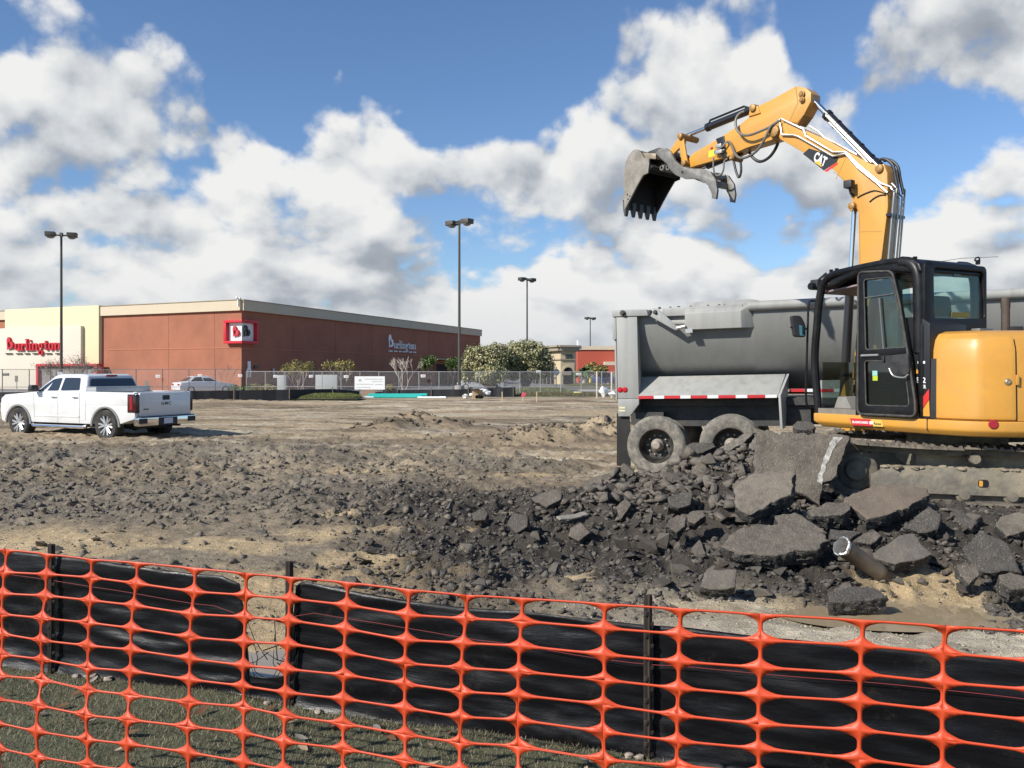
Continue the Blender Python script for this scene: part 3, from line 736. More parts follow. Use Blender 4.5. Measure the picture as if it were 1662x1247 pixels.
def tan_building():
    D = 118.0; k = D / FPX
    t = thing('shop_tower', 'tan stucco corner shop with an arched dark entrance behind the flowering trees', 'building', P(915, 620, D))
    z = lambda py: CAMZ + (HOR - py) * k
    x = lambda px: (px - CX0) * k
    # lit left wing face, shaded front bay, darker right return
    A = Vector((x(868), D + 9, 0)); B = Vector((x(910), D, 0)); C = Vector((x(933), D + .6, 0)); E = Vector((x(939), D + 5, 0))
    def wall(name, p, q, z0, z1, m, th=.6):
        u = (q - p).normalized(); fr = Fr(p, u, (0, 0, 1), (u.y, -u.x, 0)); ln = (q - p).length
        return fr, ln, MB().box((ln / 2, (z0 + z1) / 2, -th / 2), (ln, z1 - z0, th), fr).build(name, m, t)
    f1, l1, _ = wall('wall', A, B, 0, z(569), M_TANW); f2, l2, _ = wall('wall', B, C, 0, z(569), M_TANW); f3, l3, _ = wall('wall', C, E, 0, z(566), M_TANW)
    mb = MB()
    for fr, ln in ((f1, l1), (f2, l2), (f3, l3)): mb.box((ln / 2, z(566), .1), (ln + .5, (569 - 562) * k, .9), fr); mb.box((ln / 2, z(563) + .08, .2), (ln + .9, .25, 1.2), fr)
    mb.build('cornice', M_TANC, t)
    mb = MB()
    for fr, ln in ((f1, l1), (f2, l2)): mb.box((ln / 2, z(583.5), .06), (ln + .1, .18, .2), fr)
    mb.build('string_course', M_TANC, t)
    a0, a1 = f2.at(914, 610)[0], f2.at(930, 610)[0]
    arch = [(a0, 0.02), (a1, .02)] + [((a0 + a1) / 2 + (a1 - a0) / 2 * math.cos(R(q)), z(604.5) + (a1 - a0) / 2 * .95 * math.sin(R(q))) for q in range(0, 181, 15)]
    MB().prism(arch, f2, -.05, .05).build('arched_opening', M_DARKG, t)
    trim = [((a0 + a1) / 2 + ((a1 - a0) / 2 + .25) * math.cos(R(q)), z(604.5) + ((a1 - a0) / 2 * .95 + .25) * math.sin(R(q))) for q in range(0, 181, 15)]
    MB().prism(trim + arch[2:][::-1], f2, -.02, .14).build('arch_trim', M_TANW, t)
    MB().box(((a0 + a1) / 2 - .3, z(606), .12), ((a1 - a0) * .95, .5, .2), f2).build('entrance_beam', M_TANC, t)
    p0 = f2.at(918, 582, .1); p1 = f2.at(929, 576, .1)
    s = MB().box(((p0[0] + p1[0]) / 2, (p0[1] + p1[1]) / 2, .1), (p1[0] - p0[0], p1[1] - p0[1], .14), f2).build('name_board', mat('dark_board', (.03, .045, .04), .5), t)
    mb = MB()
    for q in range(5): mb.box((p0[0] + (p1[0] - p0[0]) * (q + .7) / 5.6, (p0[1] + p1[1]) / 2, .2), (.10, .28, .06), f2)
    mb.build('name_letters', mat('bronze_letters', (.12, .13, .12), .5), s)
    m0 = f2.at(929, 563, -.8)[0]; mb = MB(); mb.box((m0 + 1.2, z(559), -1.2), (.55, 1.2, .5), f2); mb.build('roof_vent', M_WHITE, t)
    g = MB().box((l1 / 2 - 1, 1.5, .04), (l1 * .75, 3.0, .1), f1).build('shop_window', M_DARKG, t)
    mb = MB(); [mb.box((l1 * (.12 + .14 * q), 1.5, .12), (.08, 3.0, .06), f1) for q in range(6)]; mb.build('window_frame', M_TANC, g)
    # red store beyond
    D2 = 135.0; k2 = D2 / FPX; z2 = lambda py: CAMZ + (HOR - py) * k2; x2 = lambda px: (px - CX0) * k2
    r = thing('red_store', 'bright red store with cream bands seen left of the dump trailer', 'building', (x2(970), D2, 0))
    fr = Fr((x2(938), D2, 0), (1, 0, 0), (0, 0, 1), (0, -1, 0)); Lr = x2(1400) - x2(938)
    MB().box((Lr / 2, z2(568) / 2 - .1, -6), (Lr, z2(568) + .2, 12), fr).build('wall', M_BRICK2, r)
    MB().box((Lr / 2, (z2(562) + z2(568)) / 2, -5.9), (Lr + .1, z2(562) - z2(568), 12.2), fr).build('roof_band', M_CORN, r)
    a = fr.at(980, 600)[0]; MB().box(((a + Lr) / 2, z2(589) / 2, 1.2), (Lr - a, z2(589), 2.4), fr).build('front_wing', M_BRICK2, r)
    MB().box(((a + Lr) / 2, (z2(589) + z2(592)) / 2 + .02, 1.2), (Lr - a + .1, .55, 2.5), fr).build('wing_band', M_CORN, r)
    MB().box((a / 2 - .3, z2(600) / 2, .05), (a - 1.2, z2(600), .2), fr).build('store_front', M_DARKG, r)
tan_building()

def light_pole(px, ptop, D, label, yaw, heads=2, sc=1.0, head_m=None):
    b = P(px, HOR, D); z1 = CAMZ + (HOR - ptop) * D / FPX
    t = thing('light_pole', label, 'light pole', (b.x, b.y, 0), 'tall parking lot light poles')
    mb = MB(); mb.lathe([(.34, 0), (.34, .72), (.31, .76), (0, .76)], (b.x, b.y, 0), (0, 0, 1), 16); mb.build('base', mat('pole_base_concrete', (.33, .32, .29), .9, var=.2, dirt=(.12, .11, .1)), t)
    mb = MB(); mb.tube([(b.x, b.y, .7), (b.x, b.y, z1 - .1)], [.115 * sc, .082 * sc], 10); mb.build('pole', M_POLE, t)
    mb = MB(); d = Vector((math.cos(yaw), math.sin(yaw), 0))
    mb.tube([Vector((b.x, b.y, z1 - .25)) - d * .4, Vector((b.x, b.y, z1 - .25)) + d * .4], .055, 8); mb.box((b.x, b.y, z1 - .2), (.2, .2, .3)); mb.build('bracket', M_POLE, t)
    for s in (-1, 1):
        o = Vector((b.x, b.y, z1 - .22)) + d * (s * .74); fr = Fr(o, d * s, (0, 0, 1), (d.y, -d.x, 0))
        mb = MB(); mb.prism(round_poly([(-.36, -.10), (.36, -.17), (.39, .2), (-.35, .2)], .05, 2), fr, -.33, .33)
        hd = mb.build('lamp_head', head_m or M_POLE, t, bevel=.02)
        mb = MB(); mb.lathe([(0, -.14), (.16, -.12), (.27, -.05), (.3, .02)], fr.pt(0, -.17), (0, 0, 1), 14); mb.build('lens', mat('lamp_lens', (.20, .20, .19), .15), hd)
    return t
M_HEADL = mat('beige_lamp_head', (.30, .28, .21), .5, .1, var=.1)
light_pole(99.5, 377, 66, 'tall light pole above the white pickup in front of the cream store entrance', R(20))
light_pole(745.5, 357, 62.5, 'tallest light pole between the brick store and the flowering trees', R(-38))
light_pole(855.5, 451, 97, 'light pole rising behind the right hand flowering tree', R(40))
light_pole(958, 515, 150, 'most distant light pole in front of the bright red store', R(38))

# ------------------------------------------------------------------ chain link construction fence
def chain_mat():
    m = bpy.data.materials.new('chain_link'); m.use_nodes = True; nt = m.node_tree; N = nt.nodes; L = nt.links; N.clear()
    o = N.new('ShaderNodeOutputMaterial'); tc = N.new('ShaderNodeTexCoord'); s = N.new('ShaderNodeSeparateXYZ'); L.new(tc.outputs['Object'], s.inputs[0])
    def M(op, a, b=0.0):
        n = N.new('ShaderNodeMath'); n.operation = op
        for i, q in enumerate((a, b)):
            if isinstance(q, (int, float)): n.inputs[i].default_value = q
            else: L.new(q, n.inputs[i])
        return n.outputs[0]
    ls = []
    for op in ('ADD', 'SUBTRACT'): ls.append(M('LESS_THAN', M('FRACT', M('MULTIPLY', M(op, s.outputs[0], s.outputs[2]), 14.0)), .085))
    a = M('MAXIMUM', ls[0], ls[1])
    b = N.new('ShaderNodeBsdfPrincipled'); b.inputs['Base Color'].default_value = (.34, .33, .32, 1); b.inputs['Roughness'].default_value = .6
    t = N.new('ShaderNodeBsdfTransparent'); mx = N.new('ShaderNodeMixShader'); L.new(a, mx.inputs[0]); L.new(t.outputs[0], mx.inputs[1]); L.new(b.outputs[0], mx.inputs[2]); L.new(mx.outputs[0], o.inputs[0])
    return m
M_CHAIN = chain_mat()
def chain_fence(label, px0, px1, D0, D1, step, h, zb=0.0, m=None):
    m = m or M_GALV
    a = P(px0, HOR, D0); b = P(px1, HOR, D1); a.z = b.z = 0; u = (b - a).normalized(); ln = (b - a).length; fr = Fr(a, u, (0, 0, 1), (u.y, -u.x, 0))
    t = thing('chain_link_fence', label, 'fence', a)
    n = max(1, round(ln / step))
    for i in range(n + 1): MB().tube([fr.pt(ln * i / n, 0), fr.pt(ln * i / n, h)], .032, 6).build('post', m, t)
    for q in (h - .03, zb + .62): MB().tube([fr.pt(0, q), fr.pt(ln, q)], .024, 6).build('rail', m, t)
    o = MB().add([fr.pt(0, .05, .03), fr.pt(ln, .05, .03), fr.pt(ln, h - .02, .03), fr.pt(0, h - .02, .03)], [(0, 1, 2, 3)]).build('wire_mesh', M_CHAIN, t, fix=False)
    return fr, ln
M_DKPOST = mat('dark_fence_pipe', (.13, .12, .115), .5, .4)
cf1 = chain_fence('dark chain link fence in front of the cream store entrance', -40, 392, 64, 65, 2.0, 1.98, m=M_DKPOST)[0]
cf2 = chain_fence('grey chain link fence along the shaded brick wall', 400, 615, 66, 66, 1.45, 1.82)[0]
cf3 = chain_fence('galvanised chain link fence from the white notice board to the dump trailer', 615, 1010, 65, 64, 1.55, 1.80)[0]
def fence_sign(px, py, w, h, label, D=64.5, m=None, cat='sign', group='small notices on the chain link fence'):
    p = P(px, py, D); fr = Fr(p, (1, 0, 0), (0, 0, 1), (0, -1, 0)); MBm = MB().box((0, 0, .05), (w, h, .03), fr)
    o = MBm.build('fence_notice', m or mat('notice_white', (.74, .70, .69), .6), None, bevel=.004); tag(o, label, cat, group)
    g = mat('notice_print', (.30, .25, .25), .7)
    mb = MB()
    for q in range(2): mb.box((0, h * (.18 - .3 * q), .068), (w * .66, h * .12, .004), fr)
    mb.build('printed_lines', g, o)
fence_sign(10.5, 608, .48, .2, 'dark notice on the fence beside the cream wall', m=mat('notice_dark', (.16, .15, .13), .6))
fence_sign(257, 611, .34, .22, 'small notice on the fence in the middle of the sunlit brick wall')
fence_sign(325, 609.5, .32, .18, 'small notice on the fence above the white sedan'); fence_sign(390, 610, .3, .2, 'small notice on the fence at the brick store corner')
fence_sign(562, 611.5, .35, .2, 'small notice on the fence left of the white site board'); fence_sign(687, 610.5, .36, .22, 'white notice on the fence right of the bare pale tree')
fence_sign(874, 604, .36, .22, 'white notice on the fence left of the stop sign'); fence_sign(939, 608, .36, .2, 'white notice on the fence in front of the shop arch')
fence_sign(447, 611, .28, .2, 'small notice on the fence over the grey panel'); fence_sign(505, 611, .3, .2, 'small notice on the fence between the two olive trees')
def site_board():
    p0 = P(576, 611, 64.2); p1 = P(625, 633, 64.2); fr = Fr((p0.x, p0.y, 0), (1, 0, 0), (0, 0, 1), (0, -1, 0)); w = p1.x - p0.x; z0, z1 = .43, p0.z
    t = thing('site_board', 'large white notice board with rows of small print on the fence', 'sign', (p0.x + w / 2, p0.y, 0))
    MB().box((w / 2, (z0 + z1) / 2, .1), (w, z1 - z0, .04), fr).build('board', M_WHITE, t)
    mb = MB()
    for r_, x0, x1 in ((.78, .34, .94), (.60, .58, .94), (.40, .05, .60), (.38, .68, .94), (.16, .06, .52)):
        x = x0
        while x < x1: q = random.uniform(.02, .05); mb.box((w * (x + q / 2), z0 + (z1 - z0) * r_, .122), (w * q, .055, .004), fr); x += q + .012
    mb.box((w * .18, z0 + (z1 - z0) * .70, .122), (w * .09, .16, .004), fr)
    mb.build('print', mat('grey_print', (.42, .42, .42), .7), t)
    MB().box((w * .5, .2, .02), (w * .5, .42, .3), fr).build('wood_base', mat('weathered_wood', (.30, .20, .14), .85, var=.2), t)
site_board()
for px0, px1, py0, py1, lab in ((451, 465, 609, 632, 'narrow grey panel standing behind the fence by the left olive tree'), (513, 548, 608.5, 631, 'wide grey panel standing behind the fence by the right olive tree')):
    a = P(px0, py0, 67.5); b = P(px1, py1, 67.5)
    mb = MB(); mb.box(((a.x + b.x) / 2, a.y, (a.z + 0) / 2 + .02), (b.x - a.x, .5, a.z - .04)); o = mb.build('utility_cabinet', mat('cabinet_grey', (.40, .42, .42), .5, var=.05), None, bevel=.03); tag(o, lab, 'cabinet')
# far silt fence, low and black
M_SILTF = mat('far_silt_fabric', (.014, .014, .016), .6, var=.3, vscale=2)
def far_silt(label, pts):
    t = thing('silt_fence', label, 'fence', (*P(pts[0][0], HOR, pts[0][3]).xy, 0))
    vs = []; fs = []; n = len(pts); q = []
    for i, (px, pt, pb, D) in enumerate(pts): q.append((P(px, pt, D), P(px, pb + 3, D)))
    mb = MB()
    for i in range(n - 1):
        (t0, b0), (t1, b1) = q[i], q[i + 1]; w = Vector((0, -.02, 0)); off = Vector((0, .02, 0))
        k = 8
        for j in range(k):
            s0, s1 = j / k, (j + 1) / k
            f = lambda a, b, s: a.lerp(b, s) + Vector((0, .12 * mnoise.noise(Vector((px * .1 + s * 3 + i, 0, 0))), 0))
            A, B, C, D_ = f(t0, t1, s0), f(t0, t1, s1), f(b0, b1, s1), f(b0, b1, s0)
            mb.add([A, B, C, D_, A + off, B + off, C + off, D_ + off], [(3, 2, 1, 0), (4, 5, 6, 7), (0, 1, 5, 4), (3, 7, 6, 2)])
    mb.build('fabric', M_SILTF, t)
    for i in range(n):
        MB().box((q[i][0].x, q[i][0].y - .05, (q[i][0].z + q[i][1].z) / 2), (.05, .04, (q[i][0].z - q[i][1].z) + .25)).build('stake', mat('grey_stake', (.16, .13, .10), .9), t)
far_silt('low black silt fence behind the white pickup and grass mound', [(-30, 637, 655, 49), (60, 636, 655, 49), (180, 636, 655, 49.5), (300, 635, 654, 50), (380, 634, 653, 51), (470, 632.5, 650, 52), (540, 631.5, 646, 54), (584, 635, 645, 55)])
far_silt('low black silt fence behind the teal pipes', [(609, 637, 644, 60), (645, 633, 645, 60), (700, 632.5, 645, 60), (760, 632, 644, 60), (790, 631, 643, 60), (833, 628.5, 641, 60), (836, 628.5, 641, 61)])

# ------------------------------------------------------------------ trees
def leaf_mesh(name, centres, normals, size, m, rng, parent, squash=.6):
    n = len(centres)
    a = rng.normal(size=(n, 3)); nn = normals + rng.normal(size=(n, 3)) * .8; nn /= np.linalg.norm(nn, axis=1, keepdims=True)
    u = np.cross(nn, a); u /= np.linalg.norm(u, axis=1, keepdims=True); v = np.cross(nn, u)
    s = size * rng.uniform(.6, 1.3, (n, 1))
    p = np.stack([centres - u * s, centres - v * s * squash, centres + u * s, centres + v * s * squash], 1).reshape(-1, 3)
    inv = root_inv(parent)
    if inv is not None: p = p + np.array(inv.translation)
    mi = rng.integers(0, len(m), n)
    o = np_mesh(name, p, np.arange(4 * n).reshape(n, 4), m, False); o.data.polygons.foreach_set('material_index', mi.astype(np.int32)); o.parent = parent
    return o
def twigs(mb, p, d, ln, r, depth, rng, spread=.55, ends=None):
    r = max(r, .013); q = p + d * ln; mid = p + d * ln * .5 + Vector((rng.uniform(-1, 1), rng.uniform(-1, 1), rng.uniform(-.3, .3))) * ln * .07
    mb.tube([p, mid, q], [r, r * .82, r * .62], 5, cap=False)
    if depth == 0:
        if ends is not None: ends.append(q)
        return
    for k in range(rng.choice((2, 3, 3))):
        nd = (d + Vector((rng.uniform(-1, 1), rng.uniform(-1, 1), rng.uniform(-.15, .7))) * spread).normalized()
        twigs(mb, q if k else q - d * ln * .15, nd, ln * rng.uniform(.62, .85), r * .6, depth - 1, rng, spread, ends)
def small_tree(name, label, px, pbase, ptop, D, wpx, seed, bark, leaves=None, nleaf=0, lsize=.1, group=None, stems=4, depth=3, spread=.55):
    rng = random.Random(seed); b = P(px, pbase, D); b.z = max(-.02, min(.1, b.z)); h = CAMZ + (HOR - ptop) * D / FPX - b.z; w = wpx * D / FPX
    t = thing(name, label, 'tree', b, group)
    mb = MB(); ends = []
    if stems > 1:
        for s in range(stems):
            a = 2 * math.pi * s / stems + rng.uniform(-.4, .4); d = Vector((math.cos(a) * w / h * .55, math.sin(a) * w / h * .55, 1)).normalized()
            q = b + Vector((math.cos(a), math.sin(a), 0)) * .12; twigs(mb, q, d, h * .36, .036 + .003 * h, depth, rng, spread, ends)
    else: twigs(mb, b, Vector((0, 0, 1)), h * .4, .045, depth, rng, spread, ends)
    # fit the grown tree to its height and spread
    hi = max(v[2] for v in mb.v) - b.z; ws = sorted(v[0] - b.x for v in mb.v); kx = w / max(.1, ws[int(len(ws) * .985)] - ws[int(len(ws) * .015)]); kz = h * (.95 if leaves else 1.0) / hi
    fit = lambda v: Vector((b.x + (v[0] - b.x) * kx, b.y + (v[1] - b.y) * kx, b.z + (v[2] - b.z) * kz)); mb.v = [tuple(fit(v)) for v in mb.v]; ends = [fit(v) for v in ends]
    mb.build('trunk', bark, t, fix=False)
    if leaves:
        g = np.random.default_rng(seed); e = np.array([list(q) for q in ends]); c = e[g.integers(0, len(e), nleaf)] + g.normal(size=(nleaf, 3)) * .05 * h
        c = c[c[:, 2] > b.z + h * .3]
        leaf_mesh('crown', c, np.tile([[0, 0, 1.0]], (len(c), 1)), lsize, leaves, g, t)
    return t
BARK = mat('pale_bark', (.42, .34, .27), .9, var=.15); BARK2 = mat('grey_bark', (.20, .16, .13), .9, var=.2)
OL = [mat('olive_leaf', (.26, .22, .06), .8), mat('yellow_olive_leaf', (.36, .29, .085), .8), mat('dull_leaf', (.12, .115, .045), .8)]
GL = [mat('fresh_green_leaf', (.085, .15, .03), .8), mat('mid_green_leaf', (.055, .10, .028), .8), mat('light_green_leaf', (.16, .20, .06), .8)]
small_tree('young_tree', 'young tree with olive yellow leaves left of the two grey panels', 484, 632, 585, 68, 44, 3, BARK, OL, 1100, .085, 'young trees along the brick wall')
small_tree('young_tree', 'young tree with olive yellow leaves beside the wide grey panel', 553, 632, 585, 68, 42, 5, BARK, OL, 1000, .085, 'young trees along the brick wall')
small_tree('bare_tree', 'bare pale tree with spreading twigs right of the white notice board', 655, 632, 578, 68, 50, 8, mat('white_bark', (.55, .47, .40), .9, var=.1), None, 0, .1, 'young trees along the brick wall', 3, 4, .75)
small_tree('young_tree', 'small green tree just left of the dark doorway', 700, 630, 580, 70, 17, 11, BARK2, GL, 1000, .10, 'young trees along the brick wall', 1, 3, .5)
small_tree('young_tree', 'small green tree close behind the tallest light pole', 736, 630, 583, 71, 15, 13, BARK2, GL, 1000, .10, 'young trees along the brick wall', 1, 3, .5)
small_tree('bare_tree', 'bare brown tree against the sunlit brick wall by the store corner', 366, 632, 587, 70, 36, 17, mat('brown_twigs', (.36, .22, .14), .9), None, 0, .1, 'bare trees in front of the sunlit store front', 3, 3, .55)
small_tree('bare_tree', 'wide bare tree in front of the red store entrance', 112, 632, 574, 68, 76, 21, mat('grey_twigs', (.30, .26, .22), .9), [mat('dry_bud', (.24, .20, .16), .9)], 2600, .045, 'bare trees in front of the sunlit store front', 6, 4, .7)
def shrub(px, py, D, r, label, m, seed, n=700, h=.8):
    b = P(px, py, D); b.z = 0.0; t = thing('shrub', label, 'shrub', b, 'low shrubs at the foot of the brick wall'); g = np.random.default_rng(seed)
    q = g.normal(size=(n, 3)); q /= np.linalg.norm(q, axis=1, keepdims=True); q *= g.uniform(.4, 1, (n, 1)) ** .5; q[:, 2] = np.abs(q[:, 2])
    leaf_mesh('foliage', q * np.array([r, r, h]) + np.array(list(b)), q, .07, m, g, t)
    MB().tube([b, b + Vector((0, 0, h * .6))], .04, 5).build('stem', BARK2, t)
for i, (px, r, lab) in enumerate(((378, .7, 'low green shrub at the brick store corner'), (403, 1.0, 'pale green shrub right of the brick corner'), (416, .7, 'rounded dry shrub below the wall lamp'), (434, .9, 'dry spreading shrub left of the narrow grey panel'), (633, .6, 'small olive shrub right of the white notice board'))):
    shrub(px, 632, 70, r, lab, GL if i < 2 else OL, 60 + i)
# two broad flowering trees: gnarled trunks under a dense crown of dark leaves and cream blossom
BL = [mat('cream_blossom', (.40, .36, .19), .8), mat('pale_blossom', (.52, .47, .29), .8), mat('dark_green_leaf', (.045, .07, .02), .7), mat('olive_green_leaf', (.10, .12, .035), .7), mat('yellowish_blossom', (.33, .31, .13), .8)]
def flowering_tree(label, lobes, base_px, D, seed, n):
    k = D / FPX; b = P(base_px, 628, D); b.z = 0; t = thing('flowering_tree', label, 'tree', b, 'broad flowering trees'); g = np.random.default_rng(seed); rng = random.Random(seed)
    mb = MB()
    for (px, py, rx, ry, dy) in lobes[:5]:
        c = P(px, py, D + dy); mb.tube(catmull([b + Vector((rng.uniform(-.3, .3), rng.uniform(-.2, .2), 0)), b.lerp(c, .4) + Vector((rng.uniform(-.3, .3), 0, .2)), c], 4), [.17 - .1 * i / 8 for i in range(9)], 6, cap=False)
    mb.build('trunk', mat('grey_gnarled_bark', (.19, .16, .14), .95, var=.3), t, fix=False)
    cs = []; ns = []; wt = np.array([l[2] * l[3] for l in lobes], float); wt /= wt.sum()
    # flower heads and leaf clumps spread through each lobe, mostly near its surface
    for (px, py, rx, ry, dy), f in zip(lobes, wt):
        nc = int(n * f / 15) + 6; c0 = np.array(list(P(px, py, D + dy)))
        q = g.normal(size=(nc, 3)); q /= np.linalg.norm(q, axis=1, keepdims=True); q *= g.uniform(.62, 1.04, (nc, 1))
        cl = c0 + q * np.array([rx * k, rx * k * .8, ry * k]); m = g.integers(18, 34, nc)
        for i in range(nc):
            o = g.normal(size=(m[i], 3)) * .13; cs.append(cl[i] + o); ns.append(np.tile(q[i] + [0, 0, .4], (m[i], 1)) + o * 4)
    cs = np.concatenate(cs); ns = np.concatenate(ns); ok = cs[:, 2] > .35; leaf_mesh('crown', cs[ok], ns[ok], .078, BL, g, t, .7)
flowering_tree('left of the two broad trees covered with cream blossom', [(790, 590, 34, 27, 0), (765, 600, 17, 19, .3), (758, 611, 9, 9, 0), (805, 574, 22, 15, .5), (775, 577, 22, 14, .4), (800, 606, 26, 14, -.8), (786, 612, 18, 10, -1)], 806, 73, 31, 15000)
flowering_tree('right of the two broad trees, taller with darker leaves showing through the blossom', [(850, 588, 38, 28, .8), (868, 578, 28, 22, 1), (838, 572, 24, 18, .6), (880, 594, 18, 20, 1), (830, 598, 22, 18, 0), (858, 606, 30, 10, .5), (852, 563, 22, 11, .8)], 852, 75, 37, 17000)
def palm(px, D, ptop, label, seed):
    rng = random.Random(seed); b = P(px, HOR, D); b.z = 0; h = CAMZ + (HOR - ptop) * D / FPX; t = thing('palm_tree', label, 'palm', b)
    MB().tube([b, b + Vector((0, 0, h * .55))], [.24, .17], 8).build('trunk', BARK, t)
    for i in range(26):
        a = rng.uniform(0, 6.28); e = rng.uniform(-.5, 1.2); mb = MB(); c = b + Vector((0, 0, h * .56)); vs = []; fs = []; ln = h * .42; d = Vector((math.cos(a), math.sin(a), 0)); sd = Vector((-d.y, d.x, 0))
        for j in range(6):
            s = j / 5; p = c + d * (ln * s * math.cos(e)) + Vector((0, 0, ln * (s * math.sin(e) - .5 * s * s))); w = .30 * math.sin(math.pi * (.12 + .86 * s)); vs += [p - sd * w + Vector((0, 0, -w * .5)), p + Vector((0, 0, .05)), p + sd * w + Vector((0, 0, -w * .5))]
        for j in range(5): fs += [(3 * j, 3 * j + 1, 3 * j + 4, 3 * j + 3), (3 * j + 1, 3 * j + 2, 3 * j + 5, 3 * j + 4)]
        mb.add(vs, fs); mb.build('frond', GL[1] if i % 3 else GL[2], t, fix=False)
palm(948, 104, 583, 'small palm with a pale trunk right of the tan shop', 4)
small_tree('young_tree', 'brownish bushy tree behind the parked blue car', 968, 622, 590, 112, 26, 27, BARK2, OL, 2200, .16, None, 3, 3)
# signs, bollards and parked cars beyond the fence
def stop_back():
    b = P(903, HOR, 76); b.z = 0; t = thing('stop_sign', 'back of an octagonal sign on a post beyond the fence', 'sign', b); fr = Fr(b, (1, 0, 0), (0, 0, 1), (0, -1, 0))
    MB().box((0, 1.05, .05), (.07, 2.3, .05), fr).build('post', M_GALV, t)
    o = [(.31 * math.cos(R(22.5 + 45 * i)), 1.72 + .31 * math.sin(R(22.5 + 45 * i))) for i in range(8)]; MB().prism(o, fr, .08, .11).build('plate', mat('aluminium_back', (.48, .48, .47), .5, .3), t)
    p = P(901, 614, 76); MB().box((p.x - b.x, p.z, .12), (.30, .2, .02), fr).build('small_plate', M_WHITE, t)
stop_back()
def small_post_sign(px, pt, pb, D, label, wm=.24, hm=.5, mt=None):
    b = P(px, HOR, D); b.z = 0; fr = Fr(b, (1, 0, 0), (0, 0, 1), (0, -1, 0)); t = thing('post_sign', label, 'sign', b, 'small post signs along the store'); zt = CAMZ + (HOR - pt) * D / FPX; zb = CAMZ + (HOR - pb) * D / FPX
    MB().box((0, zb / 2, 0), (.06, zb, .05), fr).build('post', M_GALV, t); MB().box((0, (zt + zb) / 2, .03), (wm, zt - zb, .03), fr).build('plate', mt or mat('sign_back_grey', (.20, .19, .15), .5), t)
small_post_sign(27, 610, 620, 68, 'small dark sign on a post before the cream wall'); small_post_sign(238, 618, 630, 69, 'small dark oval sign on a post before the sunlit brick wall')
small_post_sign(98, 604, 612, 60, 'silver sign on a post under the first light pole', .36, .3, mat('silver_plate', (.50, .52, .55), .4, .3))
b_ = FRR.at(405, 600, .15); fr_ = FRR; mb = MB(); mb.box((b_[0], b_[1] + .35, .1), (.35, .8, .1), FRR); mb.box((b_[0] - .22, b_[1] - .3, .1), (.16, .8, .08), FRR); mb.box((b_[0] + .16, b_[1] - .3, .1), (.16, .8, .08), FRR)
tag(mb.build('wall_sign', M_WHITE), 'white forked marker on the shaded brick wall near the corner', 'sign')
for px, D, lab in ((958, 108, 'yellow bollard left of the parked blue car'), (989, 128, 'yellow bollard at the red store wing')):
    b = P(px, HOR, D); b.z = 0; tag(MB().lathe([(.16, 0), (.16, 1.05), (.12, 1.15), (0, 1.19)], b, (0, 0, 1), 10).build('bollard', mat('yellow_paint', (.62, .44, .05), .5)), lab, 'bollard')
def wheel(mb_parent, c, axis, r, w, parent, tyre_m, rim_m, name='wheel'):
    ax = Vector(axis).normalized(); o = Vector(c)
    ty = MB().lathe([(r * .62, -w * .5), (r * .9, -w * .5), (r * .985, -w * .36), (r, -w * .2), (r, w * .2), (r * .985, w * .36), (r * .9, w * .5), (r * .62, w * .5)], o, ax, 22).build(name, tyre_m, parent)
    MB().lathe([(r * .63, -w * .45), (r * .63, w * .40), (r * .58, w * .42), (r * .52, w * .2), (r * .2, w * .28), (.0, w * .28)], o, ax, 22).build('rim', rim_m, ty)
    return ty
M_TYRE = mat('tyre_rubber', (.022, .022, .022), .85, var=.2, dirt=(.16, .13, .1), dirt_amt=.35)
M_RIM = mat('alloy_rim', (.50, .50, .50), .38, .6, var=.05)
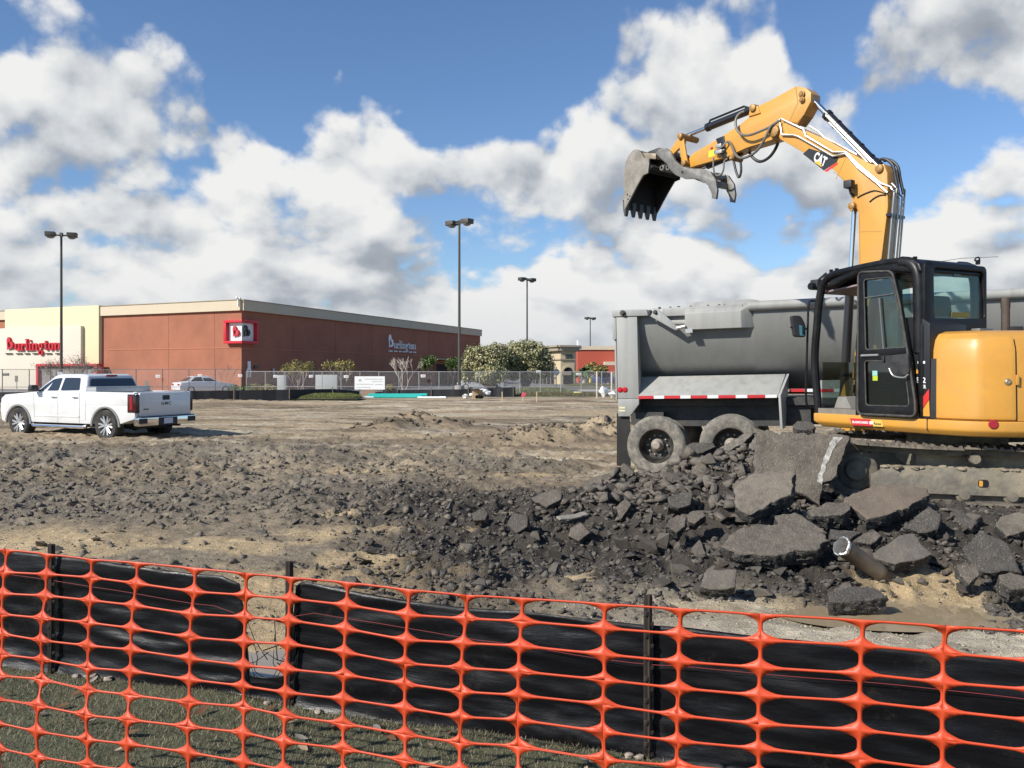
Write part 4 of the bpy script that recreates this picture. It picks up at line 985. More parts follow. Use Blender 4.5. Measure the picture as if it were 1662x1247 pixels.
def parked_car(label, px, D, yaw, body, kind='sedan', group='cars parked beyond the fence'):
    b = P(px, HOR, D); b.z = 0; d = Vector((math.cos(yaw), math.sin(yaw), 0)); fr = Fr(b, d, (0, 0, 1), (d.y, -d.x, 0)); t = thing('parked_car', label, 'car', b, group)
    L_ = 4.7; W = .9
    low = [(-2.3, .32), (-2.33, .62), (-2.2, .92), (-1.4, .98), (.9, .95), (2.0, .80), (2.32, .62), (2.33, .32), (1.75, .25), (-1.7, .25)] if kind == 'sedan' else [(-2.25, .35), (-2.28, .7), (-2.2, 1.05), (1.0, 1.05), (2.0, .95), (2.28, .7), (2.3, .35), (1.7, .28), (-1.7, .28)]
    MB().prism(low, fr, -W, W).build('body', body, t, bevel=.07)
    top = [(-1.75, .96), (-1.1, 1.40), (.05, 1.45), (1.05, .96)] if kind == 'sedan' else [(-2.15, 1.04), (-1.85, 1.62), (.1, 1.68), (1.05, 1.04)]
    vs = [fr.pt(a, z, -.78) if z < 1.2 else fr.pt(a, z, -.6) for a, z in top] + [fr.pt(a, z, .78) if z < 1.2 else fr.pt(a, z, .6) for a, z in top]
    cb = MB().add(vs, [(0, 1, 2, 3), (4, 7, 6, 5), (0, 4, 5, 1), (1, 5, 6, 2), (2, 6, 7, 3)]).build('cabin', body, t, bevel=.04)
    def lerp(a, b_, s): return a + (b_ - a) * s
    for s in (-1, 1):
        A, B, C, Dd = top
        q = [(lerp(A[0], B[0], .15) + .22, lerp(A[1], B[1], .1)), (B[0] + .12, B[1] - .07), (C[0] - .05, C[1] - .08), (lerp(Dd[0], C[0], .1) - .18, lerp(Dd[1], C[1], .1))]
        mb = MB(); wv = lambda z: s * (lerp(.78, .6, (z - A[1]) / (B[1] - A[1])) + .012)
        p = [fr.pt(a, z, wv(z)) for a, z in q]; mid0 = p[0].lerp(p[3], .48); mid1 = p[1].lerp(p[2], .5)
        mb.add(p[:2] + [mid1, mid0], [(0, 1, 2, 3)]).add([mid0 + d * .06, mid1 + d * .06, p[2], p[3]], [(0, 1, 2, 3)]); mb.build('side_window', M_DARKG, cb, fix=False)
    for i, (a, b2) in enumerate(((0, 1), (2, 3))):
        A, B = top[a], top[b2]; e = -.012 if i == 0 else .012
        lo, hi = (A, B) if A[1] < B[1] else (B, A)
        q0 = [fr.pt(lo[0] + (hi[0] - lo[0]) * .1 + e * 2, lo[1] + .05, sgn * .68) for sgn in (-1, 1)]; q1 = [fr.pt(hi[0] - (hi[0] - lo[0]) * .1 + e * 2, hi[1] - .06, sgn * .56) for sgn in (1, -1)]
        MB().add(q0 + q1, [(0, 1, 2, 3)]).build('windscreen' if i else 'rear_window', M_DARKG, cb, fix=False)
    for a in (-1.42, 1.42):
        for s in (-1, 1): wheel(None, fr.pt(a, .33, s * .80), fr.w * s, .33, .22, t, M_TYRE, M_RIM)
    for s in (-.6, .6): MB().box((-2.3, .75, s), (.08, .14, .34), fr).build('tail_light', mat('tail_red', (.45, .02, .02), .3), t); MB().box((2.27, .66, s), (.1, .12, .34), fr).build('headlight', M_WHITE, t)
M_CARW = mat('white_car_paint', (.72, .73, .75), .25, coat=.6, var=.02); M_CARB = mat('blue_car_paint', (.03, .045, .11), .25, coat=.6, var=.03); M_CARS = mat('silver_car_paint', (.42, .43, .45), .3, .3, coat=.5, var=.03)
parked_car('white sedan parked before the sunlit brick wall behind the fence', 331, 69.0, R(43), M_CARW)
parked_car('dark blue car parked beyond the fence near the red store', 972, 112, R(160), M_CARB, 'suv')
parked_car('silver car partly hidden under the left flowering tree', 783, 82, R(170), M_CARS, 'suv')
parked_car('blue car end on next to the yellow bollard', 965, 116, R(80), M_CARB, 'sedan')
# grass mounds and weeds along the site edge
def mound(px0, px1, py, ptop, D, dy, m, name, label, n, seed, col):
    g = np.random.default_rng(seed); a = P(px0, py, D); b = P(px1, py, D); h = (py - ptop) * D / FPX; cx = (a.x + b.x) / 2; w = (b.x - a.x) / 2
    X, Y = np.meshgrid(np.linspace(-1, 1, 40), np.linspace(-1, 1, 20), indexing='ij'); rr = np.clip(1 - (np.abs(X) ** 2.4 + np.abs(Y) ** 2), 0, 1) ** .7
    z0 = CAMZ + (HOR - py) * D / FPX
    Z = rr * h * (.75 + .5 * fbm(X * 3 + seed, Y * 2, 3, seed)) + z0 - .06; v = np.stack([X * w + cx, Y * dy + D + dy * .6, Z], -1).reshape(-1, 3); i = np.arange(800).reshape(40, 20)
    f = np.stack([i[:-1, :-1], i[1:, :-1], i[1:, 1:], i[:-1, 1:]], -1).reshape(-1, 4)
    tag(np_mesh('terrain_' + name, v, f, mat('mound_soil', (.085, .085, .04), .95, var=.4, vscale=2)), 'low earth bank under ' + label, kind='structure')
    X = g.uniform(-.97, .97, n); Y = g.uniform(-.95, .95, n); rr = np.clip(1 - (np.abs(X) ** 2.4 + np.abs(Y) ** 2), 0, 1) ** .7; z = rr * h * (.75 + .5 * fbm(X * 3 + seed, Y * 2, 3, seed)) + z0 - .06; ok = rr > .05
    c = np.stack([X * w + cx, Y * dy + D + dy * .6, z + .06], -1)[ok]
    q = np.zeros_like(c); q[:, 1] = -1; o = leaf_mesh(name, c, q, .055, col, g, None, .35); tag(o, label, kind='stuff')
YG = [mat('bright_grass', (.13, .16, .035), .9), mat('yellow_grass', (.22, .20, .07), .9), mat('mound_green', (.08, .11, .03), .9)]
DG = [mat('dry_weeds', (.20, .16, .09), .9), mat('weed_green', (.10, .11, .04), .9), mat('weed_brown', (.13, .10, .065), .9)]
mound(470, 583, 646, 639, 52.5, 2.0, None, 'grass', 'sunlit grass mound before the far silt fence', 9000, 3, YG)
mound(828, 935, 639, 630, 66, 4.0, None, 'grass', 'green grassy island left of the stop sign', 6000, 5, YG)
mound(912, 1010, 629, 623, 92, 3.0, None, 'grass', 'planted strip before the tan shop', 3500, 9, DG + [YG[0]])
mound(800, 1010, 643, 638, 61, 1.6, None, 'weeds', 'dry weeds and clods along the site edge below the grassy island', 5000, 7, DG)
# pipes, stakes and rubbish at the far edge
M_TEAL = mat('teal_pipe', (.03, .42, .36), .35, var=.06); M_PVC = mat('white_pvc', (.74, .74, .72), .4, var=.05)
def far_pipe(px0, px1, py, D0, D1, r, m, label, group):
    a = P(px0, py, D0); b = P(px1, py, D1); a.z = max(a.z, r * .8); b.z = max(b.z, r * .8)
    mb = MB(); u = (b - a).normalized(); mb.lathe([(r * .86, 0), (r, 0), (r, (b - a).length - .5), (r * 1.15, (b - a).length - .45), (r * 1.15, (b - a).length), (r * .9, (b - a).length), (r * .86, .4), (r * .86, 0)], a, u, 12)
    tag(mb.build('pipe', m), label, 'pipe', group)
far_pipe(598, 693, 641.3, 58.2, 58.4, .10, M_TEAL, 'top teal pipe of the stack at the far edge of the site', 'teal pipes on the ground')
far_pipe(594, 684, 644.6, 57.4, 57.6, .10, M_TEAL, 'front teal pipe of the stack at the far edge of the site', 'teal pipes on the ground')
far_pipe(599, 690, 644.6, 58.7, 58.9, .10, M_TEAL, 'rear teal pipe under the top one at the far edge', 'teal pipes on the ground')
far_pipe(591, 606, 646.5, 56.8, 57, .07, M_PVC, 'short white pipe at the left end of the teal pipes', 'white pipes on the ground')
far_pipe(678, 724, 645.3, 57.3, 56.6, .06, M_PVC, 'thin white pipe at the right end of the teal pipes', 'white pipes on the ground')
def stake(px, pt, pb, D, label, w=.05, m=None, flag=None, grp='wooden survey stakes'):
    a = P(px, pt, D); b = P(px, pb, D); mb = MB().box(((a.x), a.y, (a.z + b.z) / 2 - .1), (w, w * .5, a.z - b.z + .2)); o = mb.build('stake', m or mat('pale_wood', (.52, .40, .27), .85, var=.2), None, bevel=.004); tag(o, label, 'stake', grp)
    if flag: MB().add([Vector((a.x, a.y - .03, a.z)), Vector((a.x + .22, a.y - .06, a.z - .05)), Vector((a.x + .1, a.y - .02, a.z - .3)), Vector((a.x - .12, a.y - .05, a.z - .2))], [(0, 1, 2, 3)]).build('ribbon', flag, o, fix=False)
stake(815, 636, 654, 49, 'plain short stake left of the pink flagged one', .06); stake(848.5, 637, 652, 50, 'short stake with a pink ribbon in the far dirt', .06, None, mat('pink_ribbon', (.62, .08, .12), .6)); stake(871, 636, 653, 49.5, 'plain short stake right of the pink flagged one', .06)
stake(968.5, 603, 643, 57, 'tall pale post left of the white bag', .09, mat('pale_post', (.62, .55, .43), .8), None, 'tall pale posts'); stake(992.5, 604, 643, 57, 'tall pale post beside the dump trailer tail', .09, MATS['pale_post'], None, 'tall pale posts')
mb = MB(); p = P(979, 640, 55); blob(mb, (p.x, p.y, p.z + .18), .26, 1.25, 5, jag=.5); tag(mb.build('plastic_bag', mat('white_plastic_bag', (.75, .75, .74), .4)), 'crumpled white bag between the tall pale posts', 'bag')
mb = MB(); p = P(997, 642, 52); blob(mb, (p.x - .1, p.y, p.z + .08), .24, .6, 8, jag=.5); tag(mb.build('plastic_bag', MATS['white_plastic_bag']), 'flat white bag at the dump trailer tail', 'bag')
def cardboard():
    p = P(775, 640, 56); p.z = .0; t = thing('cardboard_box', 'open cardboard box in the rubbish heap at the far edge', 'box', p); fr = Fr(p, (1, .12, 0), (0, 0, 1), (.12, -1, 0)); m = mat('cardboard', (.42, .29, .16), .9)
    mb = MB(); w, h, d = .62, .5, .5
    for c, s in (((-w / 2, h / 2, 0), (.02, h, d)), ((w / 2, h / 2, 0), (.02, h, d)), ((0, h / 2, d / 2), (w - .03, h, .02)), ((0, h / 2, -d / 2), (w - .03, h, .02)), ((0, .02, 0), (w - .03, .02, d - .03))): mb.box(c, s, fr)
    mb.build('carton', m, t); MB().add([fr.pt(-w / 2, h, d / 2), fr.pt(w / 2, h, d / 2), fr.pt(w / 2, h + .1, d / 2 + .25), fr.pt(-w / 2, h + .08, d / 2 + .25)], [(0, 1, 2, 3)]).build('flap', m, t, fix=False)
cardboard()
for i, (px, py, s, lab) in enumerate(((784, 635.5, .24, 'largest crumpled white sheet heaped behind the cardboard box'), (766, 641, .16, 'crumpled white sheet left of the cardboard box'), (755, 644, .2, 'flattest white sheet at the left end of the rubbish heap'), (791, 638, .22, 'white sheet at the right end of the rubbish heap'))):
    mb = MB(); p = P(px, py, 56.5); blob(mb, (p.x, p.y, max(p.z, .1)), s, .8, 11 + i, jag=.7); tag(mb.build('plastic_sheet', MATS['white_plastic_bag']), lab, 'sheet', 'white rubbish at the far edge')
for i, (px, py) in enumerate(((774, 643), (782, 642.5))):
    p = P(px, py, 55.2); p.z = .14; mb = MB().lathe([(.09, 0), (.12, 0), (.12, .7), (.09, .7), (.09, 0)], p, (.25 - .3 * i, 1, .05), 12); tag(mb.build('pipe_offcut', mat('black_plastic', (.02, .02, .02), .5)), ('left' if i == 0 else 'right') + ' black pipe offcut before the cardboard box', 'pipe')
mb = MB(); p = P(937, 637, 60); mb.box((p.x, p.y, p.z), (.5, .3, .08)); tag(mb.build('board_scrap', mat('yellow_board', (.62, .55, .24), .7), None, bevel=.01), 'pale yellow scrap board lying at the weedy edge', 'board')
# ------------------------------------------------------------------ white pickup
M_WCAR = mat('white_pickup_paint', (.70, .70, .69), .22, coat=.6, var=.015, dirt=(.30, .25, .18), dirt_amt=.26, dscale=1.2)
M_CHROME = mat('chrome', (.70, .70, .70), .12, 1.0, var=.03)
M_BPLAS = mat('black_plastic_trim', (.025, .025, .026), .6, var=.1)
M_REDL = mat('red_lens', (.26, .012, .016), .2, var=.2, vscale=14)
M_SMOKE = mat('smoked_lens', (.045, .012, .014), .15, var=.3, vscale=14)
def pickup():
    yaw = math.pi - R(25); f = Vector((math.cos(yaw), math.sin(yaw), 0)); lft = Vector((-f.y, f.x, 0))        # lft faces the camera
    S = .955; D = 22.6; rw = P(178, HOR, D); g = CAMZ - (716 - HOR) * D / FPX
    o = Vector((rw.x, rw.y, g)) - lft * .86 * S
    t = thing('pickup_truck', 'white crew cab pickup with muddy tyres parked on the dirt', 'pickup truck', o)
    fr = Fr(o, f, (0, 0, 1), lft)
    class SF(Fr): pass
    fr.u, fr.v, fr.w = f * S, Vector((0, 0, S)), lft * S
    W = 1.0; wb = 3.64
    def arch(cu, r=.51, z0=.47):
        a0 = math.asin((z0 - .41) / r) if r > z0 - .41 else 0
        return [(cu + r * math.cos(q), .41 + r * math.sin(q)) for q in [math.pi - a0 - (math.pi - 2 * a0) * i / 14 for i in range(15)]]
    # lower body: door sills and arches up to the belt line
    low = [(-1.06, .62)] + [(-.62, .50)] + arch(0) + [(.62, .46), (wb - .62, .46)] + arch(wb) + [(wb + .58, .42), (wb + .76, .48), (wb + .82, .78), (wb + .78, 1.14), (wb + .60, 1.25), (2.72, 1.36), (.80, 1.36), (.80, 1.0), (-1.12, 1.0), (-1.14, .66)]
    body = MB().prism(low, fr, -W, W).build('body', M_WCAR, t, bevel=.035, smooth=40)
    mb = MB(); mb.prism([(-1.12, .98), (.83, .98), (.83, 1.37), (-1.12, 1.36)], fr, W - .09, W + .002); mb.prism([(-1.12, .98), (.83, .98), (.83, 1.37), (-1.12, 1.36)], fr, -W - .002, -W + .09); mb.build('bed_side', M_WCAR, body, bevel=.03)
    mb = MB(); mb.prism(round_poly([(-.88, .70), (.88, .70), (.90, 1.35), (-.90, 1.35)], .05, 3), Fr(fr.pt(-1.12, 0, 0), lft * 1, (0, 0, 1), -f), 0, .085); 
    tgf = Fr(fr.pt(-1.12, 0, 0), -lft, (0, 0, 1), -f); tgf.u, tgf.v, tgf.w = -lft * S, Vector((0, 0, S)), -f * S
    tg = MB().prism(round_poly([(-.885, .70), (.885, .70), (.90, 1.345), (-.90, 1.345)], .05, 3), tgf, 0, .085).build('tailgate', M_WCAR, t, bevel=.015)
    MB().prism(round_poly([(-.80, .80), (.80, .80), (.82, 1.16), (-.82, 1.16)], .04, 3), tgf, .08, .092).build('pressing', M_WCAR, tg, bevel=.006)
    MB().prism(round_poly([(-.12, 1.14), (.12, 1.14), (.12, 1.27), (-.12, 1.27)], .02, 2), tgf, .08, .10).build('handle', M_BPLAS, tg)
    mb = MB(); put_text(mb, 'GMC', tgf, (-.17, 1.0), (.17, 1.0), (-.17, 1.09), .096, .006); mb.build('lettering', mat('dark_badge', (.05, .045, .045), .4), tg, fix=False)
    mb = MB(); put_text(mb, 'SIERRA', tgf, (-.78, .88), (-.60, .88), (-.78, .92), .096, .004); mb.build('small_badge', MATS['dark_badge'], tg, fix=False)
    MB().box((0, 1.36, -.1), (1.8, .03, .14), tgf).build('spoiler_lip', M_WCAR, tg, bevel=.008)
    # rear bumper, number plate, lights
    mb = MB(); mb.prism(round_poly([(-1.0, .44), (1.0, .44), (1.02, .68), (-1.02, .68)], .05, 3), tgf, -.02, .17); bp = mb.build('rear_bumper', M_CHROME, t, bevel=.02)
    for s in (-1, 1): MB().box((s * .86, .58, .172), (.27, .14, .02), tgf).build('bumper_step', M_BPLAS, bp)
    MB().box((0, .685, .08), (1.9, .025, .22), tgf).build('step_pad', M_BPLAS, bp)
    MB().box((0, .55, .168), (.66, .22, .02), tgf).build('plate_recess', M_BPLAS, bp); MB().box((0.0, .56, .184), (.31, .155, .012), tgf).build('number_plate', mat('number_plate_white', (.62, .63, .66), .4, var=.15, vscale=22), bp)
    for s in (-1, 1):
        q = MB().prism(round_poly([(.74 * 1, .80), (.99, .80), (1.005, 1.33), (.77, 1.33)] if s > 0 else [(-.99, .80), (-.74, .80), (-.77, 1.33), (-1.005, 1.33)], .03, 2), Fr(tgf.o, tgf.u, tgf.v, tgf.w), .0, .05)
        tl = MB(); tl.prism(round_poly([(s * .885, .80), (s * 1.012, .80), (s * 1.012, 1.32), (s * .90, 1.32)], .03, 2), tgf, -.26, .06); tl = tl.build('tail_light', M_SMOKE, t, bevel=.012)
        MB().prism(round_poly([(-1.07, .88), (-.96, .88), (-.95, 1.26), (-1.06, 1.26)], .03, 2), fr, s * 1.012 if s > 0 else -1.022, s * 1.022 if s > 0 else -1.012).build('red_lens', M_REDL, tl)
    # cab
    belt = [(.82, 1.34), (.80, 1.34)]
    lowc = [(.83, 1.35), (2.78, 1.35)]; B = [(.83, .955), (1.2, .955), (2.62, .955), (3.02, .90)]; T = [(.98, .76), (1.2, .79), (2.05, .79), (2.38, .72)]
    zb, zt = 1.34, 1.86
    vs = [fr.pt(u, zb, s * w) for s in (-1, 1) for u, w in B] + [fr.pt(u, zt - (.045 if i in (0, 3) else 0), s * w) for s in (-1, 1) for i, (u, w) in enumerate(T)]
    n = 4; fs = []
    for s in (0, 1):
        for i in range(3): fs.append((s * 4 + i, s * 4 + i + 1, 8 + s * 4 + i + 1, 8 + s * 4 + i))
    for i in range(3): fs.append((8 + i, 8 + i + 1, 12 + i + 1, 12 + i))
    fs += [(0, 4, 12, 8), (3, 7, 15, 11), (0, 1, 2, 3, 7, 6, 5, 4)]
    cab = MB().add(vs, fs).build('cab', M_WCAR, t, bevel=.05, smooth=50)
    gl = mat('tinted_car_glass', (.022, .026, .03), .04, var=.1, spec=.9)
    def side_pt(u, q, s, out=.012):
        """point of the cab side: u along, q 0..1 from belt to roof"""
        def wid(row, u):
            for (u0, w0), (u1, w1) in zip(row[:-1], row[1:]):
                if u <= u1: return w0 + (w1 - w0) * (u - u0) / (u1 - u0)
            return row[-1][1]
        ue, uf = 2.62 - .57 * q, 3.02 - .64 * q; w = .955 - .165 * q
        if u > ue: w += (.90 - .18 * q - w) * min(1, (u - ue) / (uf - ue))
        return fr.pt(u, zb + (zt - zb) * q, s * (w + out))
    for s in (-1, 1):
        for nm, pl in (('rear_door_window', [(1.12, .13), (1.88, .10), (1.83, .80), (1.20, .80)]), ('front_door_window', [(1.99, .10), (2.86, .06), (2.62, .38), (2.30, .72), (1.95, .80)])):
            pl2 = round_poly(pl, .06, 3)
            o1 = [side_pt(u, q, s, .016) for u, q in pl2]; o2 = [side_pt(u, q, s, -.01) for u, q in pl2]; k = len(o1)
            MB().add(o1 + o2, [tuple(range(k)), tuple(range(k, 2 * k))[::-1]] + [(i, (i + 1) % k, k + (i + 1) % k, k + i) for i in range(k)]).build(nm, gl, cab, smooth=20)
    def lerp2(a, b, q): return a + (b - a) * q
    def end_pane(nm, u0, u1, w0, w1, q0, q1, out, m):
        pl = round_poly([(-1, q0), (1, q0), (1, q1), (-1, q1)], .09, 3)
        a = [fr.pt(lerp2(u0, u1, q) + out, lerp2(zb, zt - .03, q), x * lerp2(w0, w1, q)) for x, q in pl]; b = [p_ - f * out * 1.5 for p_ in a]; k = len(a)
        return MB().add(a + b, [tuple(range(k)), tuple(range(k, 2 * k))[::-1]] + [(i, (i + 1) % k, k + (i + 1) % k, k + i) for i in range(k)]).build(nm, m, cab, smooth=20)
    end_pane('rear_window', .83, .97, .84, .68, .10, .80, -.018, gl); end_pane('windscreen', 3.0, 2.40, .84, .66, .05, .93, .02, gl)
    MB().box((.955, zt - .045, 0), (.05, .05, .36), fr).build('brake_light', M_REDL, cab, bevel=.008)
    # doors drawn by recessed seams, handles, mouldings
    seam = mat('panel_gap', (.10, .10, .10), .8)
    mb = MB()
    for u0, u1, z0, z1 in ((1.04, 1.04, .48, 1.33), (1.93, 1.93, .48, 1.33), (2.92, 2.98, .60, 1.30), (.80, .80, .55, 1.34)):
        mb.add([fr.pt(u0 - .006, z0, W + .0015), fr.pt(u0 + .006, z0, W + .0015), fr.pt(u1 + .006, z1, W + .0015), fr.pt(u1 - .006, z1, W + .0015)], [(0, 1, 2, 3)])
    mb.build('door_seam', seam, body, fix=False)['kind'] = 'stuff'
    for u in (1.20, 2.08):
        MB().box((u, 1.20, W + .02), (.20, .035, .03), fr).build('door_handle', M_CHROME, body, bevel=.01)
    mb = MB(); mb.box((1.98, .66, W + .004), (1.86, .05, .014), fr); mb.build('side_moulding', M_WCAR, body, bevel=.005)
    for s in (-1, 1):
        for cu in (0, wb):
            a = [(cu + .515 * math.cos(q), .41 + .515 * math.sin(q)) for q in [math.pi * i / 16 for i in range(17)]]; b = [(cu + .575 * math.cos(q), .41 + .56 * math.sin(q)) for q in [math.pi * i / 16 for i in range(17)]]
            mb = MB(); mb.prism(b + a[::-1], fr, s * (W - .02), s * (W + .022)); mb.build('wheel_arch_trim', mat('grey_flare', (.20, .20, .20), .6), body)
        mb = MB(); mb.tube([fr.pt(.72, .40, s * 1.02), fr.pt(.86, .37, s * 1.06), fr.pt(2.86, .37, s * 1.06), fr.pt(2.98, .40, s * 1.02)], .045, 8); mb.build('side_step', M_CHROME, t)
        mi = MB(); mi.prism(round_poly([(-.10, -.08), (.10, -.08), (.10, .10), (-.10, .10)], .05, 3), Fr(fr.pt(2.78, 1.44, s * 1.14), lft * s, (0, 0, 1), f), -.06, .09); mo = mi.build('mirror', mat('dark_green_mirror', (.035, .04, .038), .3), t, bevel=.02)
        MB().tube([fr.pt(2.74, 1.38, s * .95), fr.pt(2.77, 1.40, s * 1.1)], .03, 6).build('mirror_arm', M_BPLAS, mo)
        MB().box((wb + .68, 1.02, s * .80), (.25, .2, .36), fr).build('headlight', mat('clear_lens', (.5, .52, .54), .1), t, bevel=.03)
    mb = MB(); mb.box((wb + .78, .58, 0), (.16, .24, 1.9), fr); mb.build('front_bumper', M_CHROME, t, bevel=.04)
    mb = MB(); mb.box((wb + .795, .98, 0), (.05, .34, 1.2), fr); mb.build('grille', M_BPLAS, t, bevel=.01)
    mb = MB(); mb.box((.62, 1.42, 0), (.36, .13, 1.88), fr); tb = mb.build('toolbox', mat('grey_toolbox', (.42, .43, .43), .4, .3), t, bevel=.012)
    MB().box((.62, 1.495, .0), (.38, .018, 1.9), fr).build('lid', MATS['grey_toolbox'], tb)
    mb = MB(); mb.box((1.6, .40, 0), (4.6, .14, 1.0), fr); mb.box((0, .42, 0), (.14, .14, 1.6), fr); mb.box((wb, .42, 0), (.14, .14, 1.6), fr); mb.lathe([(0, -.16), (.13, -.1), (.16, 0), (.13, .1), (0, .16)], fr.pt(0, .40, 0), f, 12); mb.tube([fr.pt(-1.2, .42, -.5), fr.pt(.9, .36, -.4)], .04, 8); mb.build('underbody', M_BPLAS, t)
    for s in (-1, 1):
        for cu in (0, wb): MB().prism([(cu + .52 * math.cos(q), .41 + .52 * math.sin(q)) for q in [math.pi * i / 12 for i in range(13)]], fr, s * .60, s * .66).build('wheel_well', M_BPLAS, t)
    # wheels with six split spokes
    for cu in (0, wb):
        for s in (-1, 1):
            c = fr.pt(cu, .43, s * .86); ax = lft * s; r = .445 * S; w = .28
            ty = MB().lathe([(r * .60, -w * .5), (r * .9, -w * .5), (r * .985, -w * .38), (r, -w * .2), (r, w * .2), (r * .985, w * .38), (r * .9, w * .5), (r * .66, w * .5), (r * .60, w * .44)], c, ax, 32).build('wheel', M_TYRE, t)
            mb = MB(); mb.lathe([(r * .60, w * .44), (r * .655, w * .48), (r * .64, w * .40), (r * .58, w * .2)], c, ax, 32)
            a1 = ax.cross(Vector((0, 0, 1))).normalized(); a2 = Vector((0, 0, 1))
            for k in range(6):
                for dd in (-.15, .15):
                    th0 = 2 * math.pi * k / 6; th = th0 + dd * 1.4
                    p0 = c + ax * w * .34 + (a1 * math.cos(th0) + a2 * math.sin(th0)) * r * .14; p1 = c + ax * w * .42 + (a1 * math.cos(th) + a2 * math.sin(th)) * r * .62
                    mb.tube([p0, p1], [r * .085, r * .07], 5)
            mb.lathe([(0, w * .44), (r * .13, w * .42), (r * .17, w * .3), (0, w * .3)], c, ax, 14)
            mb.build('rim', M_RIM, ty, fix=True); MB().lathe([(0, w * .05), (r * .58, w * .05), (r * .58, w * .02), (0, w * .02)], c, ax, 20).build('brake_disc', mat('dark_brake', (.03, .03, .03), .6), ty)
pickup()

# ------------------------------------------------------------------ grey half round dump trailer
M_TRL = mat('trailer_grey_paint', (.33, .33, .31), .48, streak=.22, var=.08, vscale=1.5, dirt=(.30, .26, .20), dirt_amt=.22, dscale=1.6, coat=.12)
M_TUB = mat('tub_grey_paint', (.225, .225, .212), .42, .15, streak=.10, var=.08, vscale=1.5, dirt=(.26, .23, .18), dirt_amt=.12, dscale=1.4)
M_TRLD = mat('dark_frame_steel', (.035, .036, .036), .6, var=.2, dirt=(.14, .115, .085), dirt_amt=.4, dscale=3)
M_FLAP = mat('mudflap_rubber', (.012, .012, .012), .7, dirt=(.08, .07, .05), dirt_amt=.2)
M_MUDTY = mat('muddy_truck_tyre', (.125, .118, .102), .9, var=.25, dirt=(.34, .30, .24), dirt_amt=.7, dscale=9, bump=.15)
def trailer():
    u = Vector((.94, -.342, .022)); o = Vector((1.805, 15.2, 0))
    t = thing('dump_trailer', 'grey half round dump trailer behind the rubble and the excavator', 'trailer', o)
    w = Vector((-.342, -.94, 0)); v = u.cross(w); v = -v if v.z < 0 else v
    T = Fr(o, u, v, w); A = T.at
    L_ = 8.6
    # tub: the rear bay and the slightly larger front bay
    def tub(s0, s1, a, b, top, th=.05):
        mb = MB(); n = 28; vs = []; fs = []
        for s in (s0, s1):
            for k in (0, th):
                for i in range(n + 1):
                    q = math.pi * i / n; vs.append(T.pt(s, top - (b - k) * math.sin(q) ** .92, -1.27 + (a - k) * math.cos(q)))
        m = n + 1
        for i in range(n):
            fs += [(i, i + 1, 2 * m + i + 1, 2 * m + i), (m + i, 3 * m + i, 3 * m + i + 1, m + i + 1), (i, m + i, m + i + 1, i + 1), (2 * m + i, 2 * m + i + 1, 3 * m + i + 1, 3 * m + i)]
        fs += [(0, 2 * m, 3 * m, m), (n, m + n, 3 * m + n, 2 * m + n)]
        return mb.add(vs, fs)
    sd, vt = A(1240, 500, 0); topv = 2.84
    tub(.40, 2.50, 1.15, 1.34, 2.78).build('tub', M_TUB, t, smooth=60)
    tub(2.48, L_, 1.235, 1.42, topv).build('front_tub', M_TUB, t, smooth=60)
    # top rails
    mb = MB(); mb.tube([T.pt(2.40, topv + .01, -.02), T.pt(L_, topv + .01, -.02)], .085, 14); mb.tube([T.pt(2.40, topv + .01, -2.52), T.pt(L_, topv + .01, -2.52)], .085, 14); mb.build('top_rail', M_TRL, t)
    p0 = A(1075, 497, -.08); p1 = A(1113, 508, -.08); MB().box(((p0[0] + 2.3) / 2, 2.82, -.10), (2.3 - p0[0], .15, .12), T).build('side_beam', M_TRL, t, bevel=.01); MB().box(((p0[0] + 2.3) / 2, 2.64, -.14), (2.3 - p0[0] - .2, .07, .06), T).build('side_beam', M_TRL, t, bevel=.01); MB().box((1.4, 2.82, -2.45), (2.0, .15, .12), T).build('side_beam', M_TRL, t, bevel=.01)
    # covered housing along the rail
    q = [A(*p_, .0) for p_ in ((1112, 535), (1203, 532.5), (1203, 505), (1112, 508))]
    (a0, b0), (a1, b1), (a2, b2), (a3, b3) = q
    za, zb_, zt = (b0 + b1) / 2, (b2 + b3) / 2, A(1112.7, 491, -.12)[1]
    a1 = a2 = (a1 + a2) / 2; e1 = A(1232, 534, -.16)[0]
    vs = [T.pt(a0, za, .02), T.pt(a1, za, .02), T.pt(a1, zb_, .02), T.pt(a0, zb_, .02), T.pt(a0 + .02, zt, -.16), T.pt(a1 + .14, zt + .01, -.16), T.pt(a1 + .30, za, -.22), T.pt(a1 + .30, zt - .02, -.22), T.pt(a0, za, -.3), T.pt(a0, zt, -.3)]
    MB().add(vs, [(0, 1, 2, 3), (3, 2, 5, 4), (1, 6, 7, 2), (2, 7, 5), (0, 8, 6, 1), (0, 3, 4, 9, 8), (4, 5, 7, 9), (8, 9, 7, 6)]).build('tarp_housing', M_TRL, t, bevel=.012)
    # rear corner post with tail lights, bulkhead behind it
    pa = A(1000, 515, .03)[0]; pb = A(1034, 515, .03)[0]; zt = A(1015, 514.5, .03)[1]; zl = A(1015, 647, .03)[1]; zm = A(1000, 676, .03)[1]; zc = A(1034, 656, .03)[1]; pc = A(1022, 676, .03)[0]
    mb = MB(); mb.prism([(pa, zl + .0), (pb, zl), (pb, zt), (pa, zt)], T, -.20, .03); post = mb.build('corner_post', M_TRL, t, bevel=.012)
    mb = MB(); mb.prism([(pa, zm), (pc, zm), (pb, zc), (pb, zl - .006), (pa, zl - .006)], T, -.06, .03); low = mb.build('lower_plate', M_TRL, t, bevel=.006)
    mb = MB(); mb.prism([(pa, zl), (pb, zl), (pb, zt), (pa, zt)], T, -2.53, -2.3); mb.build('corner_post', M_TRL, t, bevel=.012)
